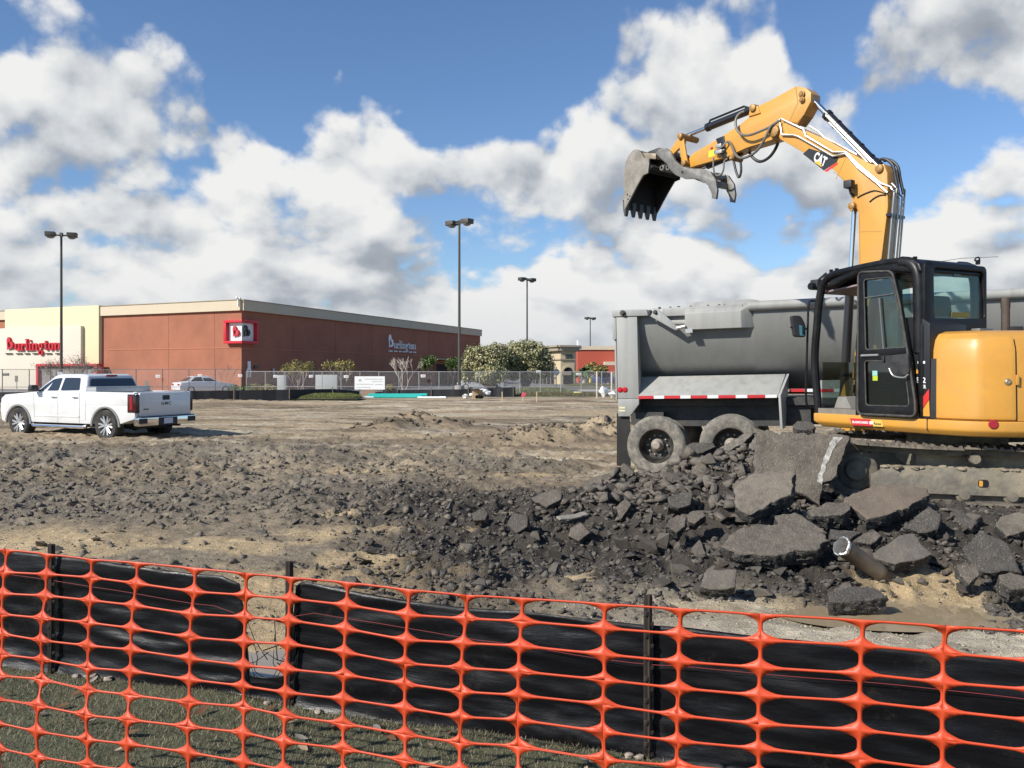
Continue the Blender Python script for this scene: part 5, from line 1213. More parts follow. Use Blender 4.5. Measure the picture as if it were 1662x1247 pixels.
    mb = MB(); out = [(-.02, 1.2), (-2.5, 1.2), (-2.5, 2.84), (-.02, 2.84)]
    fb = Fr(T.pt(pb - .10, 0, 0), w, v, u)
    n = 20; arc_ = [(-1.27 + 1.16 * math.cos(math.pi * i / n), 2.78 - 1.35 * math.sin(math.pi * i / n) ** .92) for i in range(n + 1)]
    mb.prism([(-.04, 2.78), (-.04, 1.25), (-2.5, 1.25), (-2.5, 2.78)] + arc_[::-1], fb, 0, .06); mb.build('bulkhead', M_TRL, t)
    for px in (1006.5, 1014.5):
        a, b = A(px, 633, .03); mb = MB(); mb.lathe([(0, .02), (.034, .018), (.042, .006), (.05, 0), (.05, -.01)], T.pt(a, b, .032), w, 18); mb.build('tail_light', mat('trailer_red_lamp', (.45, .012, .02), .25), t)
    for py in (662, 666.8):
        a, b = A(1010, py, .03); MB().box((a, b, .034), (.115, .032, .006), T).build('sticker', mat('cream_sticker', (.66, .58, .38), .5), t)
    # tailgate with its top beam and hinge pins
    ga = A(993.5, 515, .03)[0]; mb = MB(); zt2 = A(1000, 503, .03)[1]; zg = A(1000, 551, .03)[1]
    mb.prism([(ga, zg), (pa - .008, zg), (pa - .008, zt), (ga, zt)], T, -2.5, .02); mb.prism([(ga + .02, 1.28), (pa - .02, 1.28), (pa - .02, zg), (ga + .02, zg)], T, -2.5, -.02); mb.build('tailgate', M_TRL, t, bevel=.008)
    he = A(1052, 512, .03)[0]; mb = MB(); mb.prism([(ga, zt + .012), (he, A(1052, 512.5, .03)[1]), (he - .02, A(1050, 502.5, .03)[1]), (ga, zt2)], T, -.16, .05); mb.build('tailgate_beam', M_TRL, t, bevel=.008)
    for px, py, r in ((1010.5, 508, .05), (1063.5, 507, .04)):
        a, b = A(px, py, .06); MB().lathe([(0, .05), (r * .6, .05), (r * .6, .02), (r, .015), (r, -.04)], T.pt(a, b, .06), w, 14).build('hinge_pin', M_TRLD, t)
    # swing arm from the hinge down to the housing
    arm = [A(*p_, .06) for p_ in ((1051, 511), (1056, 502), (1062, 500.5), (1069, 502), (1100, 531), (1099, 536), (1095, 536))]
    MB().prism(arm, T, .03, .07).build('swing_arm', M_TRL, t, bevel=.006)
    a, b = A(1054, 507, .08); MB().box((a, b, .085), (.035, .09, .03), T, rot=Matrix.Rotation(-.5, 3, 'Z')).build('latch_slot', M_TRLD, t)
    a, b = A(1103, 533, .04); mb = MB(); mb.tube([T.pt(a - .05, b, .05), T.pt(a + .10, b + .03, .05)], .03, 8); mb.box((a + .16, b - .05, .03), (.12, .07, .04), T); mb.build('arm_clevis', M_GALV, t)
    # fender: sloped panel over the wheels, with reflective tape along its lip
    f0 = A(1036, 645, .06)[0]; f1 = A(1263, 642, .06)[0]; zf = A(1150, 642.5, .06)[1]; zl2 = zf - .04; g0 = A(1056, 612, -.40)[0]; g1 = A(1275, 606, -.40)[0]; zu = A(1150, 609.5, -.40)[1]
    vs = [T.pt(f0, zl2, .06), T.pt(f1, zl2, .06), T.pt(f1, zf, .06), T.pt(f0, zf, .06), T.pt(g0 - .2, zu, -.40), T.pt(g1, zu, -.40), T.pt(f0, zl2, -.5), T.pt(f1 + .1, zl2, -.5)]
    MB().add(vs, [(0, 1, 2, 3), (3, 2, 5, 4), (0, 6, 7, 1), (1, 7, 5, 2), (0, 3, 4, 6), (4, 5, 7, 6)]).build('fender', M_TRL, t, bevel=.01)
    e0 = A(1263, 642, .06)[0]; e1 = A(1276, 606, -.40)[0] + .03; z_b = A(1262, 697, .06)[1]
    vs = [T.pt(e0, zl2 + .03, .055), T.pt(e0 + .02, z_b, .055), T.pt(e0 + .05, z_b, -.38), T.pt(g1 + .02, zu, -.39), T.pt(e0 + .005, zf, .05)]
    vs2 = [p_ + u * .04 for p_ in vs]
    k = 5; MB().add(vs + vs2, [tuple(range(5)), tuple(range(5, 10))[::-1]] + [(i, (i + 1) % k, k + (i + 1) % k, k + i) for i in range(k)]).build('fender_end', M_TRL, t, bevel=.006)
    tr, tw = mat('red_tape', (.50, .03, .035), .35, var=.1), mat('silver_tape', (.70, .71, .70), .3, var=.1)
    def tape(px0, px1, py, c, m): a, b = A(px0, py, c); a1_, _ = A(px1, py, c); MB().box(((a + a1_) / 2, b, c), (a1_ - a - .003, .052, .006), T).build('reflective_tape', m, t)
    for i, (x0, x1, r) in enumerate(((1036, 1061, 1), (1061, 1078, 0), (1078, 1104, 1), (1104, 1121, 0), (1121, 1148, 1), (1148, 1166, 0), (1166, 1194, 1), (1194, 1213, 0), (1213, 1242, 1), (1242, 1261, 0))): tape(x0, x1, 645.2 - .0085 * (x0 - 1036), .066, tr if r else tw)
    # side frame with tape seen through the cab, chassis below
    mb = MB(); zr = A(1330, 634, -.3)[1]; mb.box((6.0, zr, -.36), (5.2, .34, .1), T); mb.build('side_skirt', M_TRL, t)
    for i, (x0, x1, r) in enumerate(((1281, 1306, 1), (1306, 1326, 0), (1332, 1353, 1), (1353, 1377, 0), (1377, 1402, 1), (1402, 1424, 0), (1424, 1450, 1), (1600, 1626, 1), (1626, 1650, 0))): tape(x0, x1, 634, -.305, tr if r else tw)
    mb = MB()
    for c in (-.75, -1.75): mb.box((4.3, .98, c), (8.2, .34, .14), T)
    for s in (1.0, 2.3, 3.6, 5.0, 6.4, 7.8): mb.box((s, 1.0, -1.25), (.12, .22, 1.1), T)
    mb.box((4.4, 1.22, -1.25), (8.2, .12, 1.9), T); mb.build('chassis', M_TRLD, t)
    mb = MB(); mb.box((1.9, 1.05, -.42), (2.9, .5, .05), T); mb.build('wheel_well_panel', M_TRLD, t)
    for s in (6.2,):
        for c in (-.6, -1.9): MB().box((s, .45, c), (.14, 1.0, .14), T).build('landing_leg', M_TRLD, t)
    # mud flap
    x0 = A(1000.5, 676, .0)[0]; x1 = A(1021, 676, .0)[0]; z0 = A(1010, 761, 0)[1]
    vs = []; fs = []
    for c in (0.0, -.012):
        for i in range(7):
            q = i / 6; vs += [T.pt(x0 - .02 * q, zm + .05 + (z0 - zm) * q, -.03 + c), T.pt(x1 + .01 * math.sin(q * 4), zm + .05 + (z0 - zm) * q - .015 * q, -.03 + c - .05 * q)]
    for c in (0, 14):
        for i in range(6): fs.append((c + 2 * i, c + 2 * i + 1, c + 2 * i + 3, c + 2 * i + 2))
    MB().add(vs, fs).build('mudflap', M_FLAP, t, fix=False)
    MB().box(((x0 + x1) / 2 + .45, 1.0, -.4), (.5, .12, .5), T).build('flap_bracket', M_TRLD, t)
    # dual wheels
    hubm = mat('rusty_hub', (.36, .31, .26), .6, .3, var=.25); rimd = mat('dark_steel_rim', (.022, .021, .020), .5, .3, var=.2, dirt=(.22, .19, .15), dirt_amt=.5, dscale=5)
    for px, py in ((1066, 723), (1186, 722)):
        a, b = A(px, py, -.12)
        for c0 in (-.16, -.50, -1.98, -2.32):
            near = c0 > -1
            ax = w if c0 in (-.16, -1.98) else -w
            c = T.pt(a, b, c0); r = .525; wd = .28
            prof = [(r * .56, -wd * .46), (r * .72, -wd * .5), (r * .9, -wd * .5), (r * .975, -wd * .42), (r, -wd * .34)] + [(r * (1.0 if j % 2 else .975), wd * (-.30 + .6 * j / 9)) for j in range(10)] + [(r, wd * .34), (r * .975, wd * .42), (r * .9, wd * .5), (r * .86, wd * .505), (r * .72, wd * .5), (r * .60, wd * .47), (r * .56, wd * .42)]
            ty = MB().lathe(prof, c, ax, 48).build('wheel', M_MUDTY, t)
            MB().lathe([(r * .56, wd * .43), (r * .585, wd * .49), (r * .565, wd * .5), (r * .54, wd * .40), (r * .50, wd * .05), (r * .46, -wd * .25), (r * .2, -wd * .30), (0, -wd * .30)], c, ax, 40).build('rim', rimd, ty)
            if c0 in (-.16, -2.32):
                mb = MB(); mb.lathe([(r * .22, -wd * .28), (r * .21, wd * .0), (r * .15, wd * .12), (r * .13, wd * .34), (r * .10, wd * .38), (0, wd * .38)], c, ax, 20); mb.build('hub', hubm, ty)
                mb = MB(); a1 = ax.cross(Vector((0, 0, 1))).normalized(); a2 = a1.cross(ax)
                for k in range(10):
                    q = 2 * math.pi * k / 10; pp = c + (a1 * math.cos(q) + a2 * math.sin(q)) * r * .33; mb.cyl(pp - ax * wd * .3, pp - ax * wd * .12, .016, 6)
                mb.build('wheel_nut', hubm, ty)
        MB().cyl(T.pt(a, b, -.1), T.pt(a, b, -2.4), .075, 10).build('axle', M_TRLD, t)
        mb = MB(); mb.box((a, b + .25, -.9), (.5, .1, .1), T); mb.box((a, b + .25, -1.6), (.5, .1, .1), T); mb.build('spring', M_TRLD, t)
    # a little dirt left along the rim of the tub
    mb = MB()
    for i in range(14):
        s = .9 + i * .16 + random.uniform(-.05, .05); blob(mb, T.pt(s, 2.90, -.10), random.uniform(.015, .035), .6, i)
    mb.build('spilled_dirt', mat('dark_dirt', (.05, .045, .04), .95, var=.3), t)
trailer()
# ------------------------------------------------------------------ yellow excavator with its boom swung over the trailer
M_YE = mat('excavator_yellow', (.62, .30, .046), .36, var=.07, vscale=2.5, dirt=(.34, .20, .07), dirt_amt=.38, dscale=2.2, coat=.25)
M_CABB = mat('cab_black_paint', (.006, .006, .007), .36, var=.15, spec=.32, dirt=(.05, .045, .04), dirt_amt=.25, dscale=5)
M_SEAL = mat('door_seal_rubber', (.035, .034, .032), .7, var=.2, dirt=(.20, .18, .14), dirt_amt=.35, dscale=9)
M_TRK = mat('muddy_track_steel', (.12, .105, .085), .75, .2, var=.25, dirt=(.33, .28, .20), dirt_amt=.7, dscale=4.5, bump=.3, bscale=30)
M_TFR = mat('muddy_track_frame', (.15, .135, .11), .8, .1, var=.3, dirt=(.37, .31, .21), dirt_amt=.9, dscale=2.6, bump=.35, bscale=22)
M_BUCK = mat('worn_bucket_steel', (.29, .262, .22), .6, .25, var=.25, vscale=8, dirt=(.12, .105, .09), dirt_amt=.55, dscale=5, bump=.1)
M_BUIN = mat('black_bucket_inside', (.016, .015, .015), .8, var=.3, dirt=(.04, .035, .03), dirt_amt=.4)
M_THMB = mat('worn_thumb_steel', (.23, .22, .20), .5, .45, var=.3, vscale=9, dirt=(.08, .075, .07), dirt_amt=.6, dscale=6)
M_CYLB = mat('cylinder_black', (.016, .016, .018), .3, var=.1, coat=.3)
M_ROD = mat('polished_rod', (.80, .80, .80), .08, 1.0, var=.02)
M_PIPE = mat('steel_oil_line', (.52, .51, .49), .38, .8, var=.08)
M_HOSE = mat('rubber_hose', (.020, .020, .022), .5, var=.1)
M_HOSEG = mat('braided_hose', (.16, .145, .12), .5, .2, var=.2)
M_PIN = mat('rusty_yellow_pin', (.40, .22, .07), .55, .3, var=.25, dirt=(.10, .07, .04), dirt_amt=.5, dscale=20)
M_GLASS = glass('cab_glass', (.72, .86, .82), .04); M_GLASSD = glass('door_glass', (.50, .58, .56), .12)
M_SEAT = mat('seat_fabric', (.018, .018, .020), .85, var=.2)

C0 = Vector((5.125, 9.81, 0)); FW = Vector((-.45, .893, 0)).normalized(); LF = Vector((-FW.y, FW.x, 0))
H = Fr(C0, FW, (0, 0, 1), LF); GZ = .42
def side(px, py, l=1.10): return H.at(px, py, l)
EX = thing('excavator', 'yellow tracked excavator with black cab, open door and bucket raised', 'excavator', C0 + Vector((0, 0, GZ)))

def tracks():
    tr = Vector((-.955, .297, 0)).normalized(); nr = Vector((tr.y, -tr.x, 0)); nr = nr if nr.y < 0 else -nr
    shoe_me = None
    for si, off in enumerate((.94, -.94)):
        fr = Fr(C0 + nr * off, tr, (0, 0, 1), nr)
        # closed loop of the track chain: flat bottom, idler and sprocket ends, slightly sagging top
        r = .285; hl = 1.16; pts = []
        zc = GZ + r + .03
        for i in range(40): pts.append((-hl + 2 * hl * i / 40, zc - r))
        for i in range(16): q = -math.pi / 2 + math.pi * i / 16; pts.append((hl + r * math.cos(q), zc + r * math.sin(q)))
        for i in range(40): x = hl - 2 * hl * i / 40; pts.append((x, zc + r - .035 * (1 - abs((x / hl + .0)) ** 2) * (1 if abs(x) > .12 else .6)))
        for i in range(16): q = math.pi / 2 + math.pi * i / 16; pts.append((-hl + r * math.cos(q), zc + r * math.sin(q)))
        seg = [(Vector(pts[(i + 1) % len(pts)]) - Vector(pts[i])).length for i in range(len(pts))]; tot = sum(seg); ns = 42
        belt = MB(); k = len(pts); inner = []
        for i in range(k):
            a, b = Vector(pts[i - 1]), Vector(pts[(i + 1) % k]); d = (b - a).normalized(); nn = Vector((d.y, -d.x)); inner.append(tuple(Vector(pts[i]) - nn * .07))
        belt.ring(pts, inner, fr, -.075, .075); bt = belt.build('crawler_track', M_TRK, EX)
        def at(s):
            s %= tot
            for i in range(k):
                if s <= seg[i]:
                    a, b = Vector(pts[i]), Vector(pts[(i + 1) % k]); return a + (b - a) * (s / seg[i]), (b - a).normalized()
                s -= seg[i]
        pitch = tot / ns
        for i in range(ns):
            p, d = at(i * pitch + .03); nn = Vector((d.y, -d.x))
            f2 = Fr(fr.pt(p.x, p.y), fr.u * d.x + fr.v * d.y, fr.u * nn.x + fr.v * nn.y, fr.w)
            a = pitch * .47
            prof = [(-a, 0), (a, 0), (a, .018), (a * .78, .02), (a * .74, .045), (a * .58, .045), (a * .52, .02), (-.02 + .0, .02), (-.03, .04), (-.05, .04), (-.06, .02), (-a, .018)]
            if shoe_me is None or True:
                mb = MB(); mb.prism(prof, f2, -.225, .225)
                mb.box((0, -.035, .055), (pitch * .8, .05, .02), f2); mb.box((0, -.035, -.055), (pitch * .8, .05, .02), f2)
                mb.build('track_shoe', M_TRK, bt, smooth=0)
        # side frame of the track with its slot, ledge and rollers
        s = 1 if off > 0 else -1
        for e in (1, -1):
            c = .085 * e
        mb = MB(); fp = [(-1.02, zc - .20), (1.02, zc - .20), (1.02, zc - .04), (.80, zc + .06), (-.80, zc + .06), (-1.02, zc - .04)]
        mb.prism(fp, fr, -.10, .135); tf = mb.build('track_frame', M_TFR, EX, bevel=.012)
        mb = MB(); mb.prism([(-.95, zc - .215), (.95, zc - .215), (.93, zc + .035), (-.93, zc + .035)], fr, .13, .150)
        mb.build('side_plate', M_TFR, tf, bevel=.006)
        mb = MB(); mb.prism(round_poly([(-.10, zc - .13), (-.0, zc - .13), (-.0, zc - .05), (-.10, zc - .05)], .03, 3), fr, .146, .154); mb.build('slot', M_BLK, tf)
        mb = MB(); mb.prism(round_poly([(-.045, zc - .12), (-.01, zc - .12), (-.01, zc - .06), (-.045, zc - .06)], .01, 2), fr, .15, .157); mb.build('slot_plate', M_YE, tf)
        # mud lying on the frame
        mb = MB()
        for j in range(26): blob(mb, fr.pt(-.9 + 1.8 * j / 25 + random.uniform(-.03, .03), zc + .05, random.uniform(.05, .14)), random.uniform(.03, .06), .5, j)
        mb.build('caked_mud', mat('caked_mud', (.25, .21, .15), .95, var=.25, bump=.3), tf)
        for x in (-.75, -.32, .12, .55): mb = MB(); mb.lathe([(0, .155), (.05, .155), (.055, .14), (.085, .12), (.085, -.12), (0, -.13)], fr.pt(x, zc - .215), fr.w, 16); rl = mb.build('track_roller', M_TRK, tf)
        MB().lathe([(0, .15), (.05, .15), (.06, .12), (.06, -.1), (0, -.1)], fr.pt(.02, zc + .16), fr.w, 16).build('carrier_roller', M_TRK, tf)
        for x in (hl, -hl): mb = MB(); mb.lathe([(0, .10), (.10, .10), (.13, .06), (r - .08, .045), (r - .065, .03), (r - .065, -.03), (0, -.05)], fr.pt(x, zc), fr.w, 22); mb.build('idler_wheel' if x > 0 else 'drive_sprocket', M_TRK, tf)
    mb = MB(); fr = Fr(C0, tr, (0, 0, 1), nr); mb.box((0, GZ + .42, 0), (1.1, .26, 1.75), fr); mb.lathe([(0, .0), (.52, .0), (.52, .22), (.48, .24), (0, .24)], C0 + Vector((0, 0, GZ + .53)), (0, 0, 1), 32); mb.build('car_body', M_TFR, EX, bevel=.02)
    # blade at the far end of the tracks
    bl = [(1.62, GZ + .05), (1.72, GZ + .02), (1.66, GZ + .25), (1.72, GZ + .46), (1.66, GZ + .46), (1.58, GZ + .25)]
    MB().prism([(-a, z) for a, z in bl], fr, -1.12, 1.12).build('dozer_blade', M_TFR, EX, bevel=.01)
tracks()

def house():
    zs0, zs1 = 1.14, 1.30
    # deck skirt following the left side and the round tail
    def outline(r, le, fr_):
        pts = [(fr_, le), (-.50, le)]
        a0 = math.atan2(le, -.50)
        rr = math.hypot(le, .50)
        for i in range(1, 24):
            a = a0 + (2 * math.pi - 2 * a0) * i / 24; k = rr + (r - rr) * min(1, math.sin(math.pi * i / 24) * 2.2); pts.append((k * math.cos(a), k * math.sin(a)))
        pts += [(-.50, -le), (fr_, -le)]
        return pts
    top = Fr(C0, FW, LF, (0, 0, 1))
    front = side(1320, 678, 1.12)[0]
    sk = outline(1.40, 1.12, front); sk2 = [(a * .975 if a < 0 else a - .10, b * .955) for a, b in sk]
    mb = MB(); n = len(sk)
    vs = [top.pt(a, b, zs1) for a, b in sk] + [top.pt(a, b, zs0 + .06) for a, b in sk] + [top.pt(a, b, zs0) for a, b in sk2]
    fs = [tuple(range(n)), tuple(range(2 * n, 3 * n))[::-1]] + [(k * n + i, k * n + (i + 1) % n, (k + 1) * n + (i + 1) % n, (k + 1) * n + i) for k in (0, 1) for i in range(n)]
    mb.add(vs, fs).build('deck_skirt', M_YE, EX, bevel=.018, seg=3)
    # seam between side skirt and tail skirt
    a = side(1505, 690, 1.12)[0]; mb = MB(); mb.box((a, (zs0 + zs1) / 2 + .03, 1.118), (.010, .13, .012), H); mb.build('skirt_seam', M_BLK, EX)
    # tail body: curved engine cover, chamfered towards the top
    def arcpts(r, a0, a1, n, sq=1.0): return [(r * math.cos(q), r * math.sin(q) * sq) for q in [a0 + (a1 - a0) * i / n for i in range(n + 1)]]
    zt = 2.22; a0 = math.atan2(1.05, -.52); rA = math.hypot(1.05, .52)
    n = 30; lv = [(1.305, 1.0), (1.40, 1.0), (2.02, .985), (2.13, .955), (2.19, .90), (zt, .80)]
    vs = []; fs = []
    for z, k in lv:
        row = []
        for i in range(n + 1):
            q = a0 + (2 * math.pi - 2 * a0) * i / n; r = (rA + (1.365 - rA) * min(1, math.sin(math.pi * i / n) * 2.4)) * (k if i not in () else 1)
            row.append((r * math.cos(q), r * math.sin(q)))
        xf = -.42 if k > .9 else -.46
        vs += [top.pt(max(a, -9), b, z) for a, b in row] + [top.pt(xf, row[-1][1] * .98, z), top.pt(xf, row[0][1] * .98, z)]
    m = n + 3
    for j in range(len(lv) - 1):
        for i in range(m): fs.append((j * m + i, j * m + (i + 1) % m, (j + 1) * m + (i + 1) % m, (j + 1) * m + i))
    fs += [tuple(range(m))[::-1], tuple(range((len(lv) - 1) * m, len(lv) * m))]
    MB().add(vs, fs).build('tail_cover', M_YE, EX, bevel=.012)
    # access door set proud of the cover, with lock; its outline is a rounded panel bent round the tail
    def tail_pt(px, py, out):
        """point of the tail cylinder seen at photo pixel px,py"""
        r = 1.365 + out; d = pxdir(px, py); e = Vector((0, 0, CAMZ)); oc = e - C0; a = d.x ** 2 + d.y ** 2; b = 2 * (oc.x * d.x + oc.y * d.y); c = oc.x ** 2 + oc.y ** 2 - r * r
        s = (-b - math.sqrt(max(b * b - 4 * a * c, 0))) / (2 * a); return e + d * s
    def tail_ang(px):
        p = tail_pt(px, 600, 0) - C0; return math.atan2(p.dot(LF), p.dot(FW))
    qa, qb = tail_ang(1514), tail_ang(1648)
    if qb < qa: qb += 2 * math.pi
    def cyl_pt(q, z, out):
        i = (q - a0) / (2 * math.pi - 2 * a0); r0 = rA + (1.365 - rA) * min(1, max(0, math.sin(math.pi * i)) * 2.4)
        k = 1.0
        for (z0, k0), (z1, k1) in zip(lv[:-1], lv[1:]):
            if z <= z1 + 1e-6: k = k0 + (k1 - k0) * max(0, (z - z0)) / (z1 - z0); break
        return top.pt((r0 * k + out) * math.cos(q), (r0 * k + out) * math.sin(q), z)
    nu = 16; rows = [1.318, 1.36, 1.6, 1.85, 2.02, 2.085, 2.13, 2.165]; vs = []; fs = []
    for out in (.022, -.01):
        for z in rows:
            for i in range(nu + 1):
                t_ = i / nu; q = qa + (qb - qa) * (t_ * (1 - .0) ); zz = z
                if z > 2.02: q = qa + (.16 * (z - 2.02) / .15 if False else (z - 2.02) * .9) * (1 - t_) + (qb - qa) * t_
                vs.append(cyl_pt(q, zz, out))
    W_ = nu + 1; nr_ = len(rows); off = W_ * nr_
    for o_ in (0, off):
        for j in range(nr_ - 1):
            for i in range(nu): fs.append((o_ + j * W_ + i, o_ + j * W_ + i + 1, o_ + (j + 1) * W_ + i + 1, o_ + (j + 1) * W_ + i))
    bd = [i for i in range(W_)] + [j * W_ + nu for j in range(1, nr_)] + [(nr_ - 1) * W_ + i for i in range(nu - 1, -1, -1)] + [j * W_ for j in range(nr_ - 2, 0, -1)]
    for i in range(len(bd)): a_, b_ = bd[i], bd[(i + 1) % len(bd)]; fs.append((a_, b_, off + b_, off + a_))
    dr = MB().add(vs, fs).build('engine_door', M_YE, EX, bevel=.008)
    # black joint round the door
    mb = MB(); q = qa - .012
    for j in range(8): z0, z1 = 1.31 + .078 * j, 1.31 + .078 * (j + 1); mb.add([cyl_pt(qa - .05, z0, .006), cyl_pt(qa + .004, z0, .006), cyl_pt(qa + .004, z1, .006), cyl_pt(qa - .05, z1, .006)], [(0, 1, 2, 3)])
    for j in range(9): z0, z1 = 1.31 + .09 * j, 1.31 + .09 * (j + 1); mb.add([cyl_pt(qb, z0, .004), cyl_pt(qb + .012, z0, .004), cyl_pt(qb + .012, z1, .004), cyl_pt(qb, z1, .004)], [(0, 1, 2, 3)])
    mb.build('door_gap', M_BLK, EX, fix=False)['kind'] = 'stuff'
    lk = tail_pt(1637, 620, .03); nrm = (lk - C0); nrm.z = 0; nrm.normalize(); MB().lathe([(0, .012), (.012, .014), (.018, .016), (.022, .012), (.034, .008), (.036, 0), (.036, -.02)], lk - nrm * .018, nrm, 18).build('door_lock', mat('lock_steel', (.4, .33, .2), .35, .6), dr)
    rf = tail_pt(1612.5, 689, .04); n2 = (rf - C0); n2.z = 0; n2.normalize(); MB().lathe([(0, .008), (.040, .008), (.046, .002), (.046, -.03)], C0 + n2 * 1.405 + Vector((0, 0, rf.z)), n2, 24).build('round_reflector', mat('dark_red_reflector', (.33, .02, .03), .3, var=.2, vscale=60), EX)
    hp = tail_pt(1653, 617, .03); n3 = (hp - C0); n3.z = 0; n3.normalize(); f3 = Fr(hp - n3 * .02, Vector((-n3.y, n3.x, 0)), (0, 0, 1), n3); MB().box((0, 0, 0), (.03, .10, .02), f3).build('door_catch', M_YE, dr, bevel=.004)
    # filler cap, exhaust stack and handles on the tail top
    e = H.at(1637, 520, -.1); 
    xp = Vector((5.82, 10.0, 0)); xp = C0 + FW * -.55 + LF * -.02
    xq = P(1632, 510, 9.6)
    mb = MB(); mb.lathe([(.045, 0), (.045, .34), (.05, .36), (.05, .47), (.042, .47), (.042, .36)], (xq.x, xq.y, zt - .06), (0, 0, 1), 14); mb.build('exhaust_stack', mat('sooty_exhaust', (.10, .08, .065), .7, .3, var=.3), EX)
    MB().box((-.62, zt + .015, .45), (.10, .04, .22), H).build('hood_latch', mat('grey_latch', (.2, .2, .2), .5, .5), EX, bevel=.008)
    p = P(1648, 528, 8.9); MB().box((p.x, p.y, zt + .02), (.12, .1, .06)).build('filler_cap', M_BPLAS, EX, bevel=.012)
    # black side panel behind the cab door with part of the lettering
    l0 = 1.085; x0 = side(1484, 600, l0)[0]; x1 = side(1509, 600, l0)[0]
    mb = MB(); mb.prism([(x0 + .12, 1.30), (x1, 1.30), (x1, 2.30), (x1 + .12, 2.38), (x0 + .12, 2.38)], H, .5, l0); pn = mb.build('side_panel', mat('satin_black_panel', (.013, .014, .016), .4, var=.1), EX, bevel=.012)
    def dec(pl, m, nm, c=l0 + .004):
        q = [side(x, y, c) for x, y in pl]; return MB().prism(q, H, c - .003, c).build(nm, m, pn)
    dec([(1496.5, 646), (1507.6, 631.5), (1507.8, 648), (1497, 664)], mat('decal_red', (.62, .035, .03), .4), 'red_decal')
    dec([(1497.2, 665.5), (1507.8, 649.5), (1509, 676), (1497.6, 675.5)], M_YE, 'yellow_decal')
    wm = mat('decal_white', (.80, .80, .79), .4); mb = MB(); c = l0 + .002
    put_text(mb, 'T', H, side(1489.5, 607, c), side(1501.5, 607, c), side(1489.5, 586.5, c), c, .004); put_text(mb, 'E2', H, side(1487, 621.5, c), side(1502.5, 622, c), side(1487, 612.5, c), c, .004); put_text(mb, 'CR', H, side(1495.5, 630.5, c), side(1503, 631, c), side(1495.5, 624.5, c), c, .004)
    mb.build('panel_lettering', wm, pn, fix=False)
    dec([(1487, 606.5), (1494.5, 606.8), (1487.5, 599)], M_YE, 'yellow_triangle')
    # dealer sticker on the skirt
    c = 1.126
    q = [side(x, y, c) for x, y in ((1379.5, 679), (1412, 681), (1416, 692), (1383, 690.5))]; sk_ = MB().prism(q, H, c - .004, c).build('red_sticker', mat('sticker_red', (.50, .03, .04), .4), EX)
    q = [side(x, y, c) for x, y in ((1414, 681.2), (1430.5, 682.5), (1433.5, 693), (1417.5, 692))]; ys = MB().prism(q, H, c - .004, c).build('yellow_sticker', mat('sticker_yellow', (.66, .46, .10), .4), EX)
    mb = MB(); put_text(mb, 'BLAN', H, side(1384, 687, c), side(1409.5, 688.3, c), side(1383.5, 683, c), c + .001, .003); mb.build('sticker_lettering', wm, sk_, fix=False)
    mb = MB(); put_text(mb, 'REN', H, side(1419, 689.5, c), side(1430, 690.3, c), side(1418.5, 685.8, c), c + .001, .003); mb.build('sticker_lettering', M_BLK, ys, fix=False)
    MB().prism([side(x, y, c) for x, y in ((1411.5, 684), (1417, 684.3), (1417, 689), (1411.5, 688.7))], H, c, c + .003).build('sticker_emblem', wm, sk_)
house()

